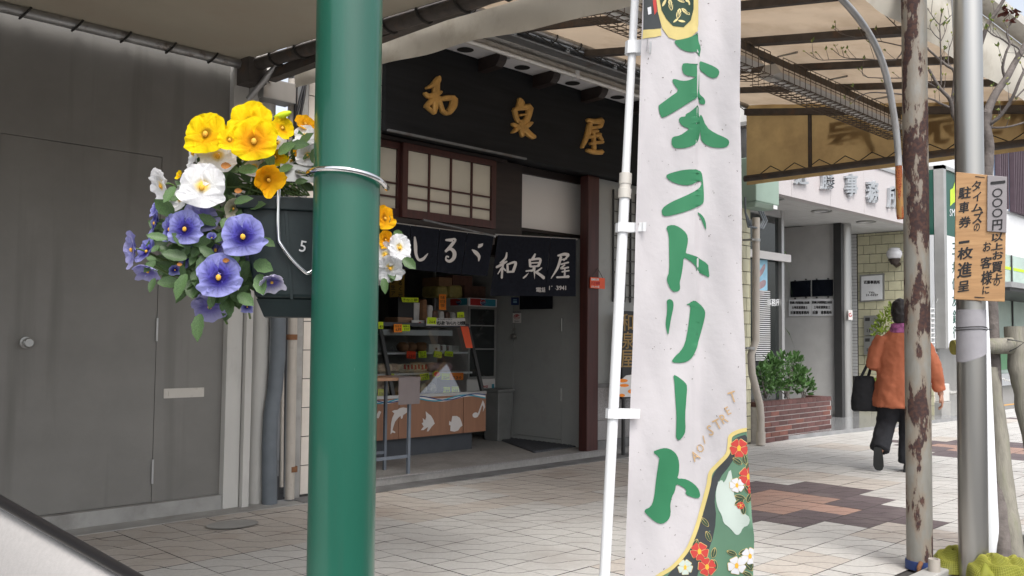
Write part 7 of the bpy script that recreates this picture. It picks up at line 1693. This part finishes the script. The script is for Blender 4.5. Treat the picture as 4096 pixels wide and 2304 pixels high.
F = [('y', 520, 335, 54, YEL, -.15, .15, .05, .10, PD-.05), ('y', 632, 306, 52, YEL, .1, .3, 0, .12, PD+.0), ('y', 640, 353, 56, ORG | dict(o=YEL['o']), .1, .1, .08, .05, PD-.06), ('y', 577, 351, 29, YEL, .35, .2, .1, .15, PD-.065), ('y', 710, 322, 30, YEL, .9, .3, -.7, .3, PD), ('y', 767, 312, 26, YEL | ORG, .6, .8, 0, .3, PD+.04), ('y', 672, 450, 37, ORG, .9, -.5, .9, .5, PD-.06), ('y', 752, 382, 20, ORG, .8, .5, 0, .3, PD+.06), ('y', 452, 441, 12, YEL, -.8, .3, 0, .4, PD+.03),
     ('w', 548, 392, 49, WHT, .2, .25, .1, .14, PD-.02), ('w', 490, 383, 40, WHT, -1.5, .1, .1, .12, PD+.0), ('w', 510, 468, 57, WHT, .05, .08, -.05, .06, PD-.06), ('w', 408, 465, 42, WHT, -1.0, -.4, .5, .35, PD-.0), ('w', 768, 342, 28, WHT, .1, .3, .1, .15, PD+.02), ('w', 775, 390, 29, WHT, .1, .1, 0, .1, PD+.02), ('w', 735, 405, 26, WHT, -.5, .9, .3, .3, PD+.07), ('w', 585, 522, 27, WIT, 1.0, -.6, .4, .6, PD+.0), ('w', 480, 425, 14, WHT, -1, .6, 0, .5, PD-.01),
     ('b', 612, 592, 52, BLU, .1, .05, .12, .06, PD-.07), ('b', 551, 694, 55, BLU, .05, .05, .15, .06, PD-.07), ('b', 467, 573, 43, BLU, -.1, -.02, -.05, .08, PD-.05), ('b', 505, 545, 40, PAL, .3, .2, .3, .15, PD-.0), ('b', 430, 575, 34, BLU, -.9, .1, .1, .2, PD-.01), ('b', 392, 560, 30, BLU, -1.6, .2, .4, .25, PD+.03), ('b', 400, 520, 30, BLU, -1.0, .6, 1., .3, PD+.04), ('b', 335, 627, 44, PAL | dict(i=BLU['o']), -1.2, -.1, 1.1, .3, PD+.0), ('b', 372, 632, 32, BLU, -.8, .5, .4, .4, PD+.02), ('b', 371, 678, 33, PAL | dict(i=BLU['o']), -.2, -1.7, 0, .5, PD-.01), ('b', 527, 766, 42, PAL, .2, -1.0, .2, .35, PD+.04), ('b', 683, 706, 32, PAL | dict(o=srgb(226, 222, 242)), .5, -1.3, .3, .55, PD-.04), ('b', 440, 677, 15, BLU, .4, -.8, 0, .5, PD+.0), ('b', 533, 598, 12, BLU, .2, .8, 0, .9, PD-.03), ('b', 622, 770, 15, BLU, .2, -1.2, 0, .7, PD-.02),
     ('y', 600, 318, 34, YEL, -.3, .6, .3, .2, PD+.05), ('y', 690, 395, 30, YEL, .5, .4, .3, .25, PD+.04), ('w', 700, 360, 26, WHT, -.3, .5, .2, .25, PD+.05), ('w', 640, 420, 32, WHT, .3, .5, -.2, .25, PD+.03), ('w', 455, 500, 32, WHT, -.7, .1, .3, .25, PD+.02), ('b', 545, 628, 34, PAL, -.4, .2, .3, .25, PD+.03), ('b', 470, 640, 32, BLU, -.6, -.2, .4, .25, PD+.04), ('b', 600, 660, 30, PAL, .5, -.1, .1, .25, PD+.04),
     ('r', 966, 548, 30, YEL | ORG, 1.1, .1, .2, .25, PD+.16), ('r', 968, 602, 22, ORG, .8, -.2, .4, .35, PD+.15), ('r', 1004, 622, 33, WHT, .8, .1, -.2, .2, PD+.16), ('r', 968, 640, 30, WHT, .4, -.1, .3, .2, PD+.15), ('r', 980, 672, 34, WHT, .3, -.5, .2, .3, PD+.155), ('r', 960, 690, 26, WHT, .4, -.8, .3, .3, PD+.16)]
for k, q in enumerate(F): pansy(*q, seed=k, ruf=.038 if q[4] is not WHT else .048)
LV = {}
def leaf_mesh(seed):
    if seed in LV: return LV[seed]
    rnd = random.Random(seed); mb = MB(); n = 7; w = rnd.uniform(.26, .36); bend = rnd.uniform(-.25, .1); rows = []
    for k in range(n+1):
        t = k/n; ww = w*math.sin(math.pi*min(1, t*.96+.04))**.75*(1-.25*t)+(.02 if k % 2 else -.012)*(0 < k < n)
        c = V((0, t, bend*t*t)); rows.append([mb.pts([c+V((-ww, 0, .10*ww*3))])[0], mb.pts([c+V((-ww*.5, 0, .02))])[0], mb.pts([c])[0], mb.pts([c+V((ww*.5, 0, .02))])[0], mb.pts([c+V((ww, 0, .10*ww*3))])[0]])
    for a, b in zip(rows[:-1], rows[1:]):
        for j in range(4): mb.face((a[j], a[j+1], b[j+1], b[j]))
    LV[seed] = mb; o = mb.build('leaf', 'leaf', plants['b'], smooth=True)
    me = o.data; bpy.data.objects.remove(o); 
    base_ = WL[plants['b'].name]
    for v in me.vertices: v.co = v.co+base_
    LV[seed] = me; return me
rnd = random.Random(21)
def leaf(pk, px, py, d, ang, Lpx, tilt=.3, face=0.):
    o = bpy.data.objects.new('leaf', leaf_mesh(rnd.randrange(6))); col.objects.link(o); t = plants[pk]; o.parent = t
    p = bD(px, py, d); L_ = Lpx*B*d/FPX
    ydir = (CR*math.cos(ang)+CU*math.sin(ang)-CF*tilt).normalized(); z = (-CF*1.+CU*(.5+face)+CR*rnd.uniform(-.4, .4)); z = (z-ydir*z.dot(ydir)).normalized(); xx_ = ydir.cross(z)
    m = Matrix((xx_*L_, ydir*L_, z*L_)).transposed().to_4x4(); m.translation = p-WL[t.name]; o.matrix_local = m
for q in ((600, 425, -.15, 62), (440, 470, -2.1, 50), (575, 655, -2.4, 62), (470, 650, 2.9, 64), (470, 690, -2.0, 70), (505, 790, -1.7, 70), (640, 660, -.4, 60), (590, 510, .3, 50), (655, 600, -.5, 50), (420, 600, 3.0, 50), (390, 700, -1.8, 40), (700, 385, .4, 55), (725, 370, .1, 60), (560, 550, -.9, 55), (540, 650, 2.4, 50), (600, 740, -.6, 55), (650, 690, -1.2, 60), (520, 640, -1.8, 60), (480, 620, 2.5, 56), (1015, 650, -.7, 45), (965, 700, -1.4, 40)): leaf('r' if q[0] > 900 else 'w' if q[1] < 520 else 'b', q[0], q[1], PD-.04 if q[0] < 900 else PD+.15, q[2], q[3])
for _ in range(330):
    while True:
        x, y = rnd.uniform(350, 790), rnd.uniform(330, 800)
        if ((x-545)/125)**2+((y-605)/165)**2 < 1 or ((x-690)/110)**2+((y-415)/62)**2 < 1 or ((x-430)/55)**2+((y-620)/62)**2 < 1 and rnd.random() < .5: break
    if x > 655 and y > 470: continue
    dd = PD+rnd.uniform(-.02, .16) if x < 640 else PD+rnd.uniform(.0, .16)
    a = math.atan2(-(y-560), x-600)+rnd.uniform(-1.1, 1.1)
    leaf('y' if y < 440 else 'w' if y < 540 else 'b', x, y, dd, a, rnd.uniform(26, 60), rnd.uniform(-.2, .6), rnd.uniform(-.3, .6))
for _ in range(22): leaf('r', rnd.uniform(940, 1000), rnd.uniform(540, 700), PD+rnd.uniform(.16, .24), rnd.uniform(-2, 1), rnd.uniform(20, 36))
st = MB()
for _ in range(60):
    x, y = rnd.uniform(480, 780), rnd.uniform(350, 480); b0 = bD(rnd.uniform(620, 780), 492, PD+rnd.uniform(.05, .2)); p = bD(x, y, PD+rnd.uniform(.0, .14)); st.tube([b0, b0.lerp(p, .5)+V((0, 0, .012)), p], .0022, 5)
st.build('stem', 'stem', plants['y'], smooth=60)
for x, y, L_ in ((556, 417, 26), (590, 480, 20), (560, 800*.0+655, 18), (445, 665, 14)): 
    o = bpy.data.objects.new('dry_leaf', leaf_mesh(2).copy()); o.data.materials[0] = MC['dry_leaf']; col.objects.link(o); o.parent = plants['w']
    p = bD(x, y, PD-.07); s_ = L_*B*PD/FPX; m = Matrix((CU*s_, CR*s_, -CF*s_)).transposed().to_4x4(); m.translation = p-WL[plants['w'].name]; o.matrix_local = m
bdm = MB(); p = bD(708, 290, PD-.0); ax_ = (CR*.9+CU*.25).normalized()
bdm.loft([[p+ax_*(t*.03)+(CU*math.cos(k*.785)+CF*math.sin(k*.785))*r_ for k in range(8)] for t, r_ in ((-.6, .003), (-.2, .0085), (.2, .009), (.6, .006), (.8, .002))]); fb_ = bdm.build('bud', 'tag_lime', plants['y'], smooth=True)
MB().tube(cr_spline([p-ax_*.018, bD(690, 298, PD), bD(683, 325, PD+.01), bD(680, 400, PD+.05)]), .0024, 6).build('stem', 'stem', plants['y'], smooth=60)

# ------------------------------------------------------------------ car door trim by the camera, lower left
ct_ = thing('car_trim', 'pale woven car pillar trim with a black rubber seal along its edge', 'car trim', bD(100, 1500, .5))
def T_(t, s_, h=0): 
    a = bD(-60, 1243, .62).lerp(bD(420, 1518, .42), t); b = bD(-60, 1900, .52).lerp(bD(420, 1960, .34), t); return a.lerp(b, s_)+CU*0-CF*h
m = MB(); m.grid(lambda u, v: T_(u, v, .004*math.sin(min(1, v*6)*math.pi/2)), 24, 16); 
pan = m.build('panel', 'car_fabric', ct_, smooth=True); sl = pan.modifiers.new('thick', 'SOLIDIFY'); sl.thickness = .003; sl.offset = -1
MB().tube([bD(-60, 1226, .61).lerp(bD(420, 1499, .415), t) for t in [i/12 for i in range(13)]], [.0036-.0009*i/12 for i in range(13)], 14).build('seal', 'rubber', ct_, smooth=60)

bpy.data.objects.remove(_fo)
